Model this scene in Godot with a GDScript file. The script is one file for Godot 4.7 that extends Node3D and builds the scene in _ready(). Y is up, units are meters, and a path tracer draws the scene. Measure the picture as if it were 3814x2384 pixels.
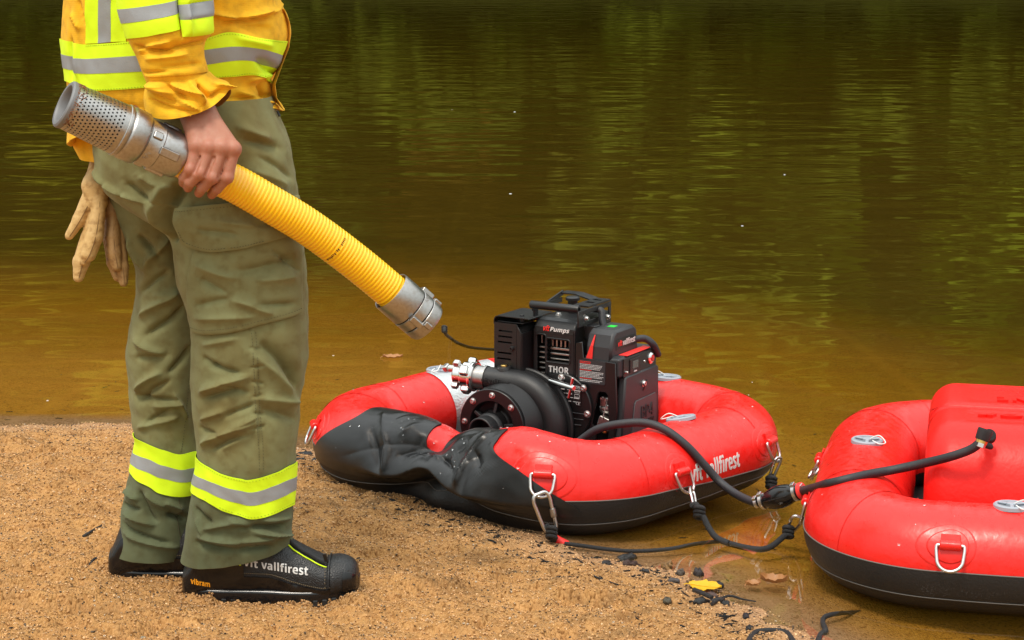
extends Node3D
# A riverside scene: a firefighter with a suction hose stands on a sandy bank beside two red inflatable rafts.

var M := {}
var used := {}
var rng := RandomNumberGenerator.new()
var noise_a := FastNoiseLite.new()
var noise_b := FastNoiseLite.new()
const WATER := -0.04


func _ready() -> void:
	# camera
	var cam := Camera3D.new()
	cam.name = "camera"
	cam.fov = 18.0
	cam.near = 0.05
	cam.far = 400.0
	cam.position = Vector3(0, 1.22, 0)
	cam.rotation_degrees = Vector3(-10.9, 0, 0)
	var lens := CameraAttributesPractical.new()
	cam.attributes = lens
	add_child(cam)
	cam.current = true
	# sky
	var sm := ProceduralSkyMaterial.new()
	sm.sky_top_color = Color(0.98, 1.0, 1.0)
	sm.sky_horizon_color = Color(0.58, 0.60, 0.58)
	sm.sky_curve = 0.6
	sm.ground_bottom_color = Color(0.22, 0.2, 0.15)
	sm.ground_horizon_color = Color(0.5, 0.5, 0.45)
	sm.sky_energy_multiplier = 1.0
	var sky := Sky.new()
	sky.sky_material = sm
	var env := Environment.new()
	env.background_mode = Environment.BG_SKY
	env.sky = sky
	env.tonemap_mode = Environment.TONE_MAPPER_LINEAR
	env.tonemap_exposure = 2.15
	env.sdfgi_enabled = true
	env.ssao_enabled = true
	env.ssil_enabled = true
	var we := WorldEnvironment.new()
	we.name = "world_environment"
	we.environment = env
	add_child(we)
	# overcast sun, high and a little behind the camera's left shoulder
	var sun := DirectionalLight3D.new()
	sun.name = "sun"
	sun.light_energy = 0.4
	sun.light_color = Color(1.0, 0.965, 0.91)
	sun.light_angular_distance = 14.0
	sun.shadow_enabled = true
	sun.rotation_degrees = Vector3(-62, -28, 0)
	add_child(sun)
	rng.seed = 7
	noise_a.seed = 3
	noise_a.frequency = 1.0
	noise_a.fractal_octaves = 3
	noise_b.seed = 11
	noise_b.frequency = 1.0
	noise_b.fractal_octaves = 2
	make_materials()
	build_ground()
	build_water()
	build_woods()
	build_near_raft()
	build_pump()
	build_far_raft()
	build_fuel_tank()
	build_fuel_line()
	build_tethers()
	build_person()
	build_suction_hose()
	build_gloves()
	build_litter()


# ---------------------------------------------------------------- naming
func numbered(called: String) -> String:
	if not used.has(called):
		used[called] = 0
		return called
	used[called] += 1
	return "%s_%03d" % [called, used[called]]


func tag(o: Node3D, label: String, category: String, group := "", kind := "") -> Node3D:
	o.set_meta("label", label)
	o.set_meta("category", category)
	if group != "":
		o.set_meta("group", group)
	if kind != "":
		o.set_meta("kind", kind)
	return o


func thing(called: String, label: String, category: String, group := "", at := Vector3.ZERO, turn := 0.0) -> Node3D:
	var o := Node3D.new()
	o.name = numbered(called)
	o.position = at
	o.rotation.y = turn
	add_child(o, true)
	tag(o, label, category, group)
	return o


func part(parent: Node3D, called: String, b: B, m: Material) -> MeshInstance3D:
	var o := MeshInstance3D.new()
	o.name = called if parent != self else numbered(called)
	o.mesh = b.mesh() if b != null else null
	o.material_override = m
	parent.add_child(o, true)
	return o


func structure(called: String, b: B, m: Material) -> MeshInstance3D:
	var o := part(self, called, b, m)
	o.set_meta("kind", "structure")
	return o


func scatter(parent: Node3D, called: String, mesh: Mesh, m: Material, places: Array, tints := PackedColorArray()) -> MultiMeshInstance3D:
	var mm := MultiMesh.new()
	mm.transform_format = MultiMesh.TRANSFORM_3D
	mm.use_colors = tints.size() > 0
	mm.mesh = mesh
	mm.instance_count = places.size()
	for i in places.size():
		mm.set_instance_transform(i, places[i])
		if tints.size() > 0:
			mm.set_instance_color(i, tints[i])
	var o := MultiMeshInstance3D.new()
	o.name = called if parent != self else numbered(called)
	o.multimesh = mm
	o.material_override = m
	o.set_meta("kind", "stuff")
	parent.add_child(o, true)
	return o


# ---------------------------------------------------------------- mesh builder
class B:
	var v := PackedVector3Array()
	var n := PackedVector3Array()
	var uv := PackedVector2Array()
	var c := PackedColorArray()
	var ix := PackedInt32Array()
	var tint := Color(1, 1, 1)

	func vert(p: Vector3, q: Vector3, t := Vector2.ZERO) -> int:
		v.append(p)
		n.append(q)
		uv.append(t)
		c.append(tint)
		return v.size() - 1

	func tri(a: int, b: int, d: int) -> void:
		var k := (v[b] - v[a]).cross(v[d] - v[a])
		if k.dot(n[a] + n[b] + n[d]) > 0.0:
			ix.append_array(PackedInt32Array([a, d, b]))
		else:
			ix.append_array(PackedInt32Array([a, b, d]))

	func flat(a: Vector3, b: Vector3, d: Vector3) -> void:
		var k := (b - a).cross(d - a).normalized()
		tri(vert(a, k), vert(b, k), vert(d, k))

	func quad(a: Vector3, b: Vector3, d: Vector3, e: Vector3, out := Vector3.ZERO) -> void:
		var k := (b - a).cross(e - a).normalized()
		if out != Vector3.ZERO and k.dot(out) < 0:
			k = -k
		var i := vert(a, k, Vector2(0, 0))
		vert(b, k, Vector2(1, 0))
		vert(d, k, Vector2(1, 1))
		vert(e, k, Vector2(0, 1))
		tri(i, i + 1, i + 2)
		tri(i, i + 2, i + 3)

	# rows of nu points; cu / cv close the sheet; toward: side that is the outside (zero: away from each row's middle)
	func grid(p: PackedVector3Array, nu: int, nv: int, cu := false, cv := false, toward := Vector3.ZERO, uvs := Vector2.ONE) -> int:
		var base := v.size()
		var q := PackedVector3Array()
		q.resize(nu * nv)
		var sum := 0.0
		for j in nv:
			var j0 := (j - 1 + nv) % nv if cv else maxi(j - 1, 0)
			var j1 := (j + 1) % nv if cv else mini(j + 1, nv - 1)
			var mid := Vector3.ZERO
			if toward == Vector3.ZERO:
				for i in nu:
					mid += p[j * nu + i]
				mid /= nu
			for i in nu:
				var i0 := (i - 1 + nu) % nu if cu else maxi(i - 1, 0)
				var i1 := (i + 1) % nu if cu else mini(i + 1, nu - 1)
				var k := (p[j * nu + i1] - p[j * nu + i0]).cross(p[j1 * nu + i] - p[j0 * nu + i])
				q[j * nu + i] = k.normalized()
				sum += k.normalized().dot(toward if toward != Vector3.ZERO else (p[j * nu + i] - mid).normalized())
		var s := -1.0 if sum < 0 else 1.0
		for j in nv:
			for i in nu:
				vert(p[j * nu + i], q[j * nu + i] * s, Vector2(float(i) / nu, float(j) / nv) * uvs)
		var a := base
		for j in (nv if cv else nv - 1):
			for i in (nu if cu else nu - 1):
				var i1 := (i + 1) % nu
				var j1 := (j + 1) % nv
				var w := [a + j * nu + i, a + j * nu + i1, a + j1 * nu + i1, a + j1 * nu + i]
				if s > 0:
					ix.append_array(PackedInt32Array([w[0], w[2], w[1], w[0], w[3], w[2]]))
				else:
					ix.append_array(PackedInt32Array([w[0], w[1], w[2], w[0], w[2], w[3]]))
		return base

	# a sheet with thickness: outer points, inner points, and closed rims
	func shell(p: PackedVector3Array, q: PackedVector3Array, nu: int, nv: int, toward := Vector3.ZERO) -> void:
		var t := toward
		if t == Vector3.ZERO:
			t = p[nu * (nv / 2) + nu / 2] - q[nu * (nv / 2) + nu / 2]
		grid(p, nu, nv, false, false, t)
		grid(q, nu, nv, false, false, -t)
		var rim := func(a: int, b: int, mid: Vector3):
			quad(p[a], p[b], q[b], q[a], p[a] - mid)
		var m := p[nu * (nv / 2) + nu / 2]
		for i in nu - 1:
			rim.call(i, i + 1, m)
			rim.call((nv - 1) * nu + i, (nv - 1) * nu + i + 1, m)
		for j in nv - 1:
			rim.call(j * nu, (j + 1) * nu, m)
			rim.call(j * nu + nu - 1, (j + 1) * nu + nu - 1, m)

	# box with rounded edges
	func box(x: Transform3D, size: Vector3, r := 0.002) -> void:
		var h := size * 0.5
		r = minf(r, minf(h.x, minf(h.y, h.z)) * 0.9)
		var base := v.size()
		for ax in 3:
			for s in [-1.0, 1.0]:
				for k in 4:
					var u := (ax + 1) % 3
					var w := (ax + 2) % 3
					var p := Vector3.ZERO
					var q := Vector3.ZERO
					p[ax] = s * h[ax]
					q[ax] = s
					p[u] = (-1.0 if k == 0 or k == 3 else 1.0) * (h[u] - r)
					p[w] = (-1.0 if k < 2 else 1.0) * (h[w] - r)
					vert(x * p, (x.basis * q).normalized(), Vector2(p[u], p[w]))
				var b := v.size() - 4
				tri(b, b + 1, b + 2)
				tri(b, b + 2, b + 3)
		var find := func(ax: int, sg: Vector3) -> int:
			var u := (ax + 1) % 3
			var w := (ax + 2) % 3
			var k := (0 if sg[u] < 0 else 1) if sg[w] < 0 else (3 if sg[u] < 0 else 2)
			return base + (ax * 2 + (1 if sg[ax] > 0 else 0)) * 4 + k
		for ax in 3:
			var u := (ax + 1) % 3
			var w := (ax + 2) % 3
			for su in [-1.0, 1.0]:
				for sw in [-1.0, 1.0]:
					var g0 := Vector3.ZERO
					g0[ax] = -1
					g0[u] = su
					g0[w] = sw
					var g1 := g0
					g1[ax] = 1
					var a0: int = find.call(u, g0)
					var a1: int = find.call(u, g1)
					var b0: int = find.call(w, g0)
					var b1: int = find.call(w, g1)
					tri(a0, a1, b1)
					tri(a0, b1, b0)
		for sx in [-1.0, 1.0]:
			for sy in [-1.0, 1.0]:
				for sz in [-1.0, 1.0]:
					var g := Vector3(sx, sy, sz)
					tri(find.call(0, g), find.call(1, g), find.call(2, g))

	func cube(at: Vector3, size: Vector3, r := 0.002, turn := Vector3.ZERO) -> void:
		box(Transform3D(Basis.from_euler(turn), at), size, r)

	# a bar of box section from a to b
	func bar(a: Vector3, b: Vector3, w: float, h: float, up := Vector3.UP, r := 0.001) -> void:
		var y := (b - a).normalized()
		var x := y.cross(up).normalized() if absf(y.dot(up)) < 0.99 else y.cross(Vector3.RIGHT).normalized()
		box(Transform3D(Basis(x, y, x.cross(y)), (a + b) * 0.5), Vector3(w, (b - a).length(), h), r)

	# profile of (radius, height) turned round x's y axis
	func lathe(prof: Array, x := Transform3D.IDENTITY, segs := 32, sharp := 0.8) -> void:
		var m := prof.size()
		var dirs := []
		for k in m - 1:
			var d: Vector2 = (prof[k + 1] - prof[k])
			dirs.append(Vector2(d.y, -d.x).normalized())
		for k in m - 1:
			var na: Vector2 = dirs[k]
			var nb: Vector2 = dirs[k]
			if k > 0 and dirs[k - 1].dot(dirs[k]) > sharp:
				na = (dirs[k - 1] + dirs[k]).normalized()
			if k < m - 2 and dirs[k + 1].dot(dirs[k]) > sharp:
				nb = (dirs[k + 1] + dirs[k]).normalized()
			var b := v.size()
			for i in segs + 1:
				var t := TAU * i / segs
				var e := Vector3(cos(t), 0, sin(t))
				for w in 2:
					var pr: Vector2 = prof[k + w]
					var nn: Vector2 = na if w == 0 else nb
					vert(x * (e * pr.x + Vector3.UP * pr.y), (x.basis * (e * nn.x + Vector3.UP * nn.y)).normalized(), Vector2(float(i) / segs, pr.y))
			for i in segs:
				var a := b + i * 2
				tri(a, a + 1, a + 3)
				tri(a, a + 3, a + 2)

	# lathe whose axis runs from a towards b
	func turned(a: Vector3, b: Vector3, prof: Array, segs := 32) -> void:
		var y := (b - a).normalized()
		var s := Vector3.UP if absf(y.y) < 0.95 else Vector3.RIGHT
		var xx := s.cross(y).normalized()
		lathe(prof, Transform3D(Basis(xx, y, xx.cross(y)), a), segs)

	func rod(a: Vector3, b: Vector3, r: float, segs := 16, bev := 0.0) -> void:
		var l := (b - a).length()
		var e := bev if bev > 0 else r * 0.15
		turned(a, b, [Vector2(0.0001, 0), Vector2(r - e, 0), Vector2(r, e), Vector2(r, l - e), Vector2(r - e, l), Vector2(0.0001, l)], segs)

	func ball(at: Vector3, r: Vector3, segs := 16, turn := Basis.IDENTITY) -> void:
		var p := []
		for k in segs / 2 + 1:
			var t := -PI / 2 + PI * k / (segs / 2)
			p.append(Vector2(maxf(cos(t), 0.001), sin(t)))
		lathe(p, Transform3D(turn * Basis.from_scale(r), at), segs)

	# round bar along points (already smooth); radii is a number or one per point
	func tube(pts: PackedVector3Array, radii, segs := 12, closed := false, flatten := 1.0) -> void:
		var m := pts.size()
		var p := PackedVector3Array()
		var t0 := (pts[1] - pts[0]).normalized()
		var up := Vector3.UP if absf(t0.y) < 0.9 else Vector3.RIGHT
		var x := up.cross(t0).normalized()
		for k in m:
			var t := (pts[(k + 1) % m] - pts[(k - 1 + m) % m]).normalized() if closed else (pts[mini(k + 1, m - 1)] - pts[maxi(k - 1, 0)]).normalized()
			x = (x - t * x.dot(t)).normalized()
			var y := t.cross(x)
			var r: float = radii if radii is float else radii[k]
			for i in segs:
				var a := TAU * i / segs
				p.append(pts[k] + (x * cos(a) + y * sin(a) * flatten) * r)
		grid(p, segs, m, true, closed)
		if not closed:
			for e in 2:
				var k := 0 if e == 0 else m - 1
				var nn := (pts[0] - pts[1]).normalized() if e == 0 else (pts[m - 1] - pts[m - 2]).normalized()
				var ctr := vert(pts[k], nn)
				var b := v.size()
				for i in segs:
					vert(p[k * segs + i], nn)
				for i in segs:
					tri(ctr, b + i, b + (i + 1) % segs)

	# outline (x, y) given thickness along z, with a small bevel
	func prism(poly: PackedVector2Array, depth: float, x := Transform3D.IDENTITY, bev := 0.001) -> void:
		var m := poly.size()
		var area := 0.0
		for i in m:
			area += poly[i].cross(poly[(i + 1) % m])
		if area < 0:
			poly.reverse()
		var inner := PackedVector2Array()
		var nrm := PackedVector2Array()
		for i in m:
			var a := (poly[i] - poly[(i - 1 + m) % m]).normalized()
			var b := (poly[(i + 1) % m] - poly[i]).normalized()
			var na := Vector2(a.y, -a.x)
			var nb := Vector2(b.y, -b.x)
			var q := (na + nb).normalized()
			nrm.append(q)
			inner.append(poly[i] - q * bev / maxf(0.4, q.dot(na)))
		var tr := Geometry2D.triangulate_polygon(inner)
		for s in [1.0, -1.0]:
			var b := v.size()
			for i in m:
				vert(x * Vector3(inner[i].x, inner[i].y, s * depth * 0.5), (x.basis * Vector3(0, 0, s)).normalized(), inner[i])
			for k in range(0, tr.size(), 3):
				tri(b + tr[k], b + tr[k + 1], b + tr[k + 2])
			for i in m:
				var j := (i + 1) % m
				var a0 := vert(x * Vector3(inner[i].x, inner[i].y, s * depth * 0.5), (x.basis * Vector3(nrm[i].x, nrm[i].y, s)).normalized())
				vert(x * Vector3(inner[j].x, inner[j].y, s * depth * 0.5), (x.basis * Vector3(nrm[j].x, nrm[j].y, s)).normalized())
				vert(x * Vector3(poly[j].x, poly[j].y, s * (depth * 0.5 - bev)), (x.basis * Vector3(nrm[j].x, nrm[j].y, s * 0.3)).normalized())
				vert(x * Vector3(poly[i].x, poly[i].y, s * (depth * 0.5 - bev)), (x.basis * Vector3(nrm[i].x, nrm[i].y, s * 0.3)).normalized())
				tri(a0, a0 + 1, a0 + 2)
				tri(a0, a0 + 2, a0 + 3)
		for i in m:
			var j := (i + 1) % m
			var e := (poly[j] - poly[i]).normalized()
			var k := Vector3(e.y, -e.x, 0)
			quad(x * Vector3(poly[i].x, poly[i].y, depth * 0.5 - bev), x * Vector3(poly[j].x, poly[j].y, depth * 0.5 - bev), x * Vector3(poly[j].x, poly[j].y, -depth * 0.5 + bev), x * Vector3(poly[i].x, poly[i].y, -depth * 0.5 + bev), x.basis * k)

	func mesh() -> ArrayMesh:
		var a := []
		a.resize(Mesh.ARRAY_MAX)
		a[Mesh.ARRAY_VERTEX] = v
		a[Mesh.ARRAY_NORMAL] = n
		a[Mesh.ARRAY_TEX_UV] = uv
		a[Mesh.ARRAY_COLOR] = c
		a[Mesh.ARRAY_INDEX] = ix
		var m := ArrayMesh.new()
		m.add_surface_from_arrays(Mesh.PRIMITIVE_TRIANGLES, a)
		return m


static func smooth_path(ctrl: Array, per := 8, closed := false) -> PackedVector3Array:
	var r := PackedVector3Array()
	var m := ctrl.size()
	for k in (m if closed else m - 1):
		var a: Vector3 = ctrl[(k - 1 + m) % m] if closed else ctrl[maxi(k - 1, 0)]
		var b: Vector3 = ctrl[k]
		var d: Vector3 = ctrl[(k + 1) % m]
		var e: Vector3 = ctrl[(k + 2) % m] if closed else ctrl[mini(k + 2, m - 1)]
		for i in per:
			r.append(b.cubic_interpolate(d, a, e, float(i) / per))
	if not closed:
		r.append(ctrl[m - 1])
	return r


static func round_rect(w: float, h: float, r: float, segs := 5) -> PackedVector2Array:
	var p := PackedVector2Array()
	for k in 4:
		var cx := (w / 2 - r) * (1 if k == 0 or k == 3 else -1)
		var cy := (h / 2 - r) * (1 if k < 2 else -1)
		for i in segs + 1:
			var a := PI / 2 * k + PI / 2 * i / segs
			p.append(Vector2(cx + cos(a) * r, cy + sin(a) * r))
	return p


# lettering: TextMesh letters h high whose points (x, y, z from the face) are carried on to a surface by place
func lettering(parent: Node3D, called: String, s: String, h: float, m: Material, place: Callable, font := "Droid Sans", weight := 700, thick := 0.0012, width := 0.0, slant := 0.0) -> MeshInstance3D:
	var f := SystemFont.new()
	f.font_names = PackedStringArray([font])
	f.font_weight = weight
	var t := TextMesh.new()
	t.font = f
	t.text = s
	t.font_size = 64
	t.pixel_size = 0.01
	t.curve_step = 2.0
	t.depth = 0.05
	t.horizontal_alignment = HORIZONTAL_ALIGNMENT_LEFT
	t.vertical_alignment = VERTICAL_ALIGNMENT_BOTTOM
	var a := t.get_mesh_arrays()
	var src: PackedVector3Array = a[Mesh.ARRAY_VERTEX]
	var nsrc: PackedVector3Array = a[Mesh.ARRAY_NORMAL]
	var idx: PackedInt32Array = a[Mesh.ARRAY_INDEX] if a[Mesh.ARRAY_INDEX] != null else PackedInt32Array(range(src.size()))
	var lo := Vector3(1e9, 1e9, 1e9)
	var hi := -lo
	for p in src:
		lo = lo.min(p)
		hi = hi.max(p)
	# finer faces, so that long strokes follow a bent surface
	for times in (2 if h > 0.0125 else 0):
		var src2 := PackedVector3Array()
		var n2 := PackedVector3Array()
		for i in range(0, idx.size(), 3):
			var q := [src[idx[i]], src[idx[i + 1]], src[idx[i + 2]]]
			var w := [nsrc[idx[i]], nsrc[idx[i + 1]], nsrc[idx[i + 2]]]
			var e := [(q[0] + q[1]) / 2, (q[1] + q[2]) / 2, (q[2] + q[0]) / 2]
			for cut in [[q[0], e[0], e[2]], [e[0], q[1], e[1]], [e[2], e[1], q[2]], [e[0], e[1], e[2]]]:
				for g in 3:
					src2.append(cut[g])
					n2.append(w[0])
		src = src2
		nsrc = n2
		idx = PackedInt32Array(range(src.size()))
	var k := h / (hi.y - lo.y)
	var stretch := width / ((hi.x - lo.x) * k) if width > 0.0 else 1.0
	var b := B.new()
	for i in src.size():
		var q := (src[i] - lo) * k
		q.x = q.x * stretch + q.y * slant
		var front := src[i].z > (lo.z + hi.z) * 0.5
		var p0: Vector3 = place.call(q.x, q.y, thick if front else -0.001)
		var p1: Vector3 = place.call(q.x + 0.002, q.y, thick if front else -0.001)
		var p2: Vector3 = place.call(q.x, q.y + 0.002, thick if front else -0.001)
		var ex := (p1 - p0).normalized()
		var ey := (p2 - p0).normalized()
		var ez := ex.cross(ey).normalized()
		var nn := nsrc[i]
		b.vert(p0, (ex * nn.x + ey * nn.y + ez * nn.z).normalized())
	for i in range(0, idx.size(), 3):
		b.tri(idx[i], idx[i + 1], idx[i + 2])
	return part(parent, called, b, m)


func plane_place(o: Vector3, ex: Vector3, ey: Vector3) -> Callable:
	var ez := ex.cross(ey).normalized()
	return func(x: float, y: float, z: float) -> Vector3: return o + ex * x + ey * y + ez * z


# ---------------------------------------------------------------- a body as one surface: capsules joined softly, meshed as surface nets
# bones: [a, b, radius a, radius b, softness, (flatten direction, factor)]
func nets(bones: Array, cell: float, b: B, carve := []) -> void:
	var lo := Vector3(1e9, 1e9, 1e9)
	var hi := -lo
	for q in bones:
		for k in 2:
			var r: float = q[2 + k]
			lo = lo.min(q[k] - Vector3.ONE * (r + cell * 3))
			hi = hi.max(q[k] + Vector3.ONE * (r + cell * 3))
	var dim := Vector3i(((hi - lo) / cell).ceil()) + Vector3i.ONE
	var f := PackedFloat32Array()
	f.resize(dim.x * dim.y * dim.z)
	f.fill(10.0)
	var sx := dim.x
	var sxy := dim.x * dim.y
	for pass_no in 2:
		for q in (bones if pass_no == 0 else carve):
			var a: Vector3 = q[0]
			var e: Vector3 = q[1]
			var ra: float = q[2]
			var rb: float = q[3]
			var soft: float = q[4]
			var flat: Vector3 = q[5] if q.size() > 5 else Vector3.ZERO
			var fk: float = q[6] if q.size() > 6 else 1.0
			var ext := maxf(ra, rb) * maxf(1.0, 1.0 / fk) + soft + cell * 2.5
			var c0 := Vector3i(((a.min(e) - Vector3.ONE * ext - lo) / cell).floor()).clamp(Vector3i.ZERO, dim - Vector3i.ONE)
			var c1 := Vector3i(((a.max(e) + Vector3.ONE * ext - lo) / cell).ceil()).clamp(Vector3i.ZERO, dim - Vector3i.ONE)
			var ae := e - a
			var l2 := maxf(ae.length_squared(), 1e-9)
			for z in range(c0.z, c1.z + 1):
				for y in range(c0.y, c1.y + 1):
					var row := z * sxy + y * sx
					for x in range(c0.x, c1.x + 1):
						var p := lo + Vector3(x, y, z) * cell - a
						var t := clampf(p.dot(ae) / l2, 0.0, 1.0)
						var w := p - ae * t
						if fk != 1.0:
							w += flat * (w.dot(flat) * (1.0 / fk - 1.0))
						var d := (w.length() - (ra + (rb - ra) * t)) * minf(1.0, fk * 1.0 if fk < 1.0 else 1.0)
						var o := f[row + x]
						if pass_no == 0:
							var hh := maxf(soft - absf(d - o), 0.0)
							f[row + x] = minf(d, o) - (hh * hh / (4.0 * soft) if soft > 0 else 0.0)
						else:
							var hh := maxf(soft - absf(-d - o), 0.0)
							f[row + x] = maxf(-d, o) + (hh * hh / (4.0 * soft) if soft > 0 else 0.0)
	# one vertex in each cell that the surface crosses
	var at := PackedInt32Array()
	at.resize(f.size())
	at.fill(-1)
	var base := b.v.size()
	var offs := [0, 1, sx, sx + 1, sxy, sxy + 1, sxy + sx, sxy + sx + 1]
	for z in dim.z - 1:
		for y in dim.y - 1:
			for x in dim.x - 1:
				var i := z * sxy + y * sx + x
				var inside := 0
				for k in 8:
					if f[i + offs[k]] < 0.0:
						inside += 1
				if inside == 0 or inside == 8:
					continue
				var s := Vector3.ZERO
				var cnt := 0
				for k in 8:
					for ax in 3:
						var k2 := k | (1 << ax)
						if k2 == k:
							continue
						var d0 := f[i + offs[k]]
						var d1 := f[i + offs[k2]]
						if (d0 < 0.0) != (d1 < 0.0):
							var p := Vector3(k & 1, (k >> 1) & 1, (k >> 2) & 1)
							p[ax] += d0 / (d0 - d1)
							s += p
							cnt += 1
				s /= cnt
				var g := Vector3(f[i + 1] - f[i] + f[i + sx + 1] - f[i + sx] + f[i + sxy + 1] - f[i + sxy] + f[i + sxy + sx + 1] - f[i + sxy + sx], f[i + sx] - f[i] + f[i + sx + 1] - f[i + 1] + f[i + sxy + sx] - f[i + sxy] + f[i + sxy + sx + 1] - f[i + sxy + 1], f[i + sxy] - f[i] + f[i + sxy + 1] - f[i + 1] + f[i + sxy + sx] - f[i + sx] + f[i + sxy + sx + 1] - f[i + sx + 1])
				at[i] = b.vert(lo + (Vector3(x, y, z) + s) * cell, g.normalized())
	for z in range(1, dim.z - 1):
		for y in range(1, dim.y - 1):
			for x in range(1, dim.x - 1):
				var i := z * sxy + y * sx + x
				var d0 := f[i]
				if absf(d0) > cell * 2.0:
					continue
				for ax in 3:
					var st: int = [1, sx, sxy][ax]
					if (d0 < 0.0) == (f[i + st] < 0.0):
						continue
					var u: int = [sx, sxy, 1][ax]
					var w: int = [sxy, 1, sx][ax]
					var q := [at[i], at[i - u], at[i - u - w], at[i - w]]
					if q[0] < 0 or q[1] < 0 or q[2] < 0 or q[3] < 0:
						continue
					b.tri(q[0], q[1], q[2])
					b.tri(q[0], q[2], q[3])


# ---------------------------------------------------------------- materials
static func lin(r: float, g: float, b: float) -> Color:
	return Color(r, g, b).linear_to_srgb()


func noise_tex(kind: String, size: int, freq: float, octaves: int, seed_no: int, bump := 0.0, ramp: Gradient = null, cell_ret := -1) -> NoiseTexture2D:
	var f := FastNoiseLite.new()
	f.noise_type = {"simplex": FastNoiseLite.TYPE_SIMPLEX_SMOOTH, "cell": FastNoiseLite.TYPE_CELLULAR, "perlin": FastNoiseLite.TYPE_PERLIN}[kind]
	f.frequency = freq
	f.seed = seed_no
	f.fractal_octaves = octaves
	if octaves <= 1:
		f.fractal_type = FastNoiseLite.FRACTAL_NONE
	if cell_ret >= 0:
		f.cellular_return_type = cell_ret
	var t := NoiseTexture2D.new()
	t.width = size
	t.height = size
	t.seamless = true
	t.noise = f
	t.generate_mipmaps = false
	if bump > 0.0:
		t.as_normal_map = true
		t.bump_strength = bump
	if ramp != null:
		t.color_ramp = ramp
	return t


static func ramp(stops: Array) -> Gradient:
	var g := Gradient.new()
	var o := PackedFloat32Array()
	var c := PackedColorArray()
	for s in stops:
		o.append(s[0])
		c.append(s[1])
	g.offsets = o
	g.colors = c
	return g


func mat(called: String, color: Color, rough: float, metal := 0.0) -> StandardMaterial3D:
	var m := StandardMaterial3D.new()
	m.resource_name = called
	m.albedo_color = color
	m.roughness = rough
	m.metallic = metal
	M[called] = m
	return m


func tri_map(m: StandardMaterial3D, per_metre: float, world := false) -> void:
	m.uv1_triplanar = true
	m.uv1_world_triplanar = world
	m.uv1_scale = Vector3.ONE * per_metre


func bumpy(m: StandardMaterial3D, t: Texture2D, cm: float) -> void:
	m.heightmap_enabled = true
	m.heightmap_texture = t
	m.heightmap_scale = cm


# woven cloth: threads over and under, computed pixel by pixel
func weave_image(size: int, threads: int) -> ImageTexture:
	var im := Image.create(size, size, false, Image.FORMAT_L8)
	var r := RandomNumberGenerator.new()
	r.seed = 5
	for y in size:
		for x in size:
			var u := float(x) / size * threads
			var w := float(y) / size * threads
			var over := (int(u) + int(w)) % 3 == 0
			var h := absf(sin(u * PI)) * 0.6 if over else absf(sin(w * PI)) * 0.8
			im.set_pixel(x, y, Color(1, 1, 1) * clampf(h * 0.8 + r.randf() * 0.25, 0, 1))
	return ImageTexture.create_from_image(im)


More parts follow.
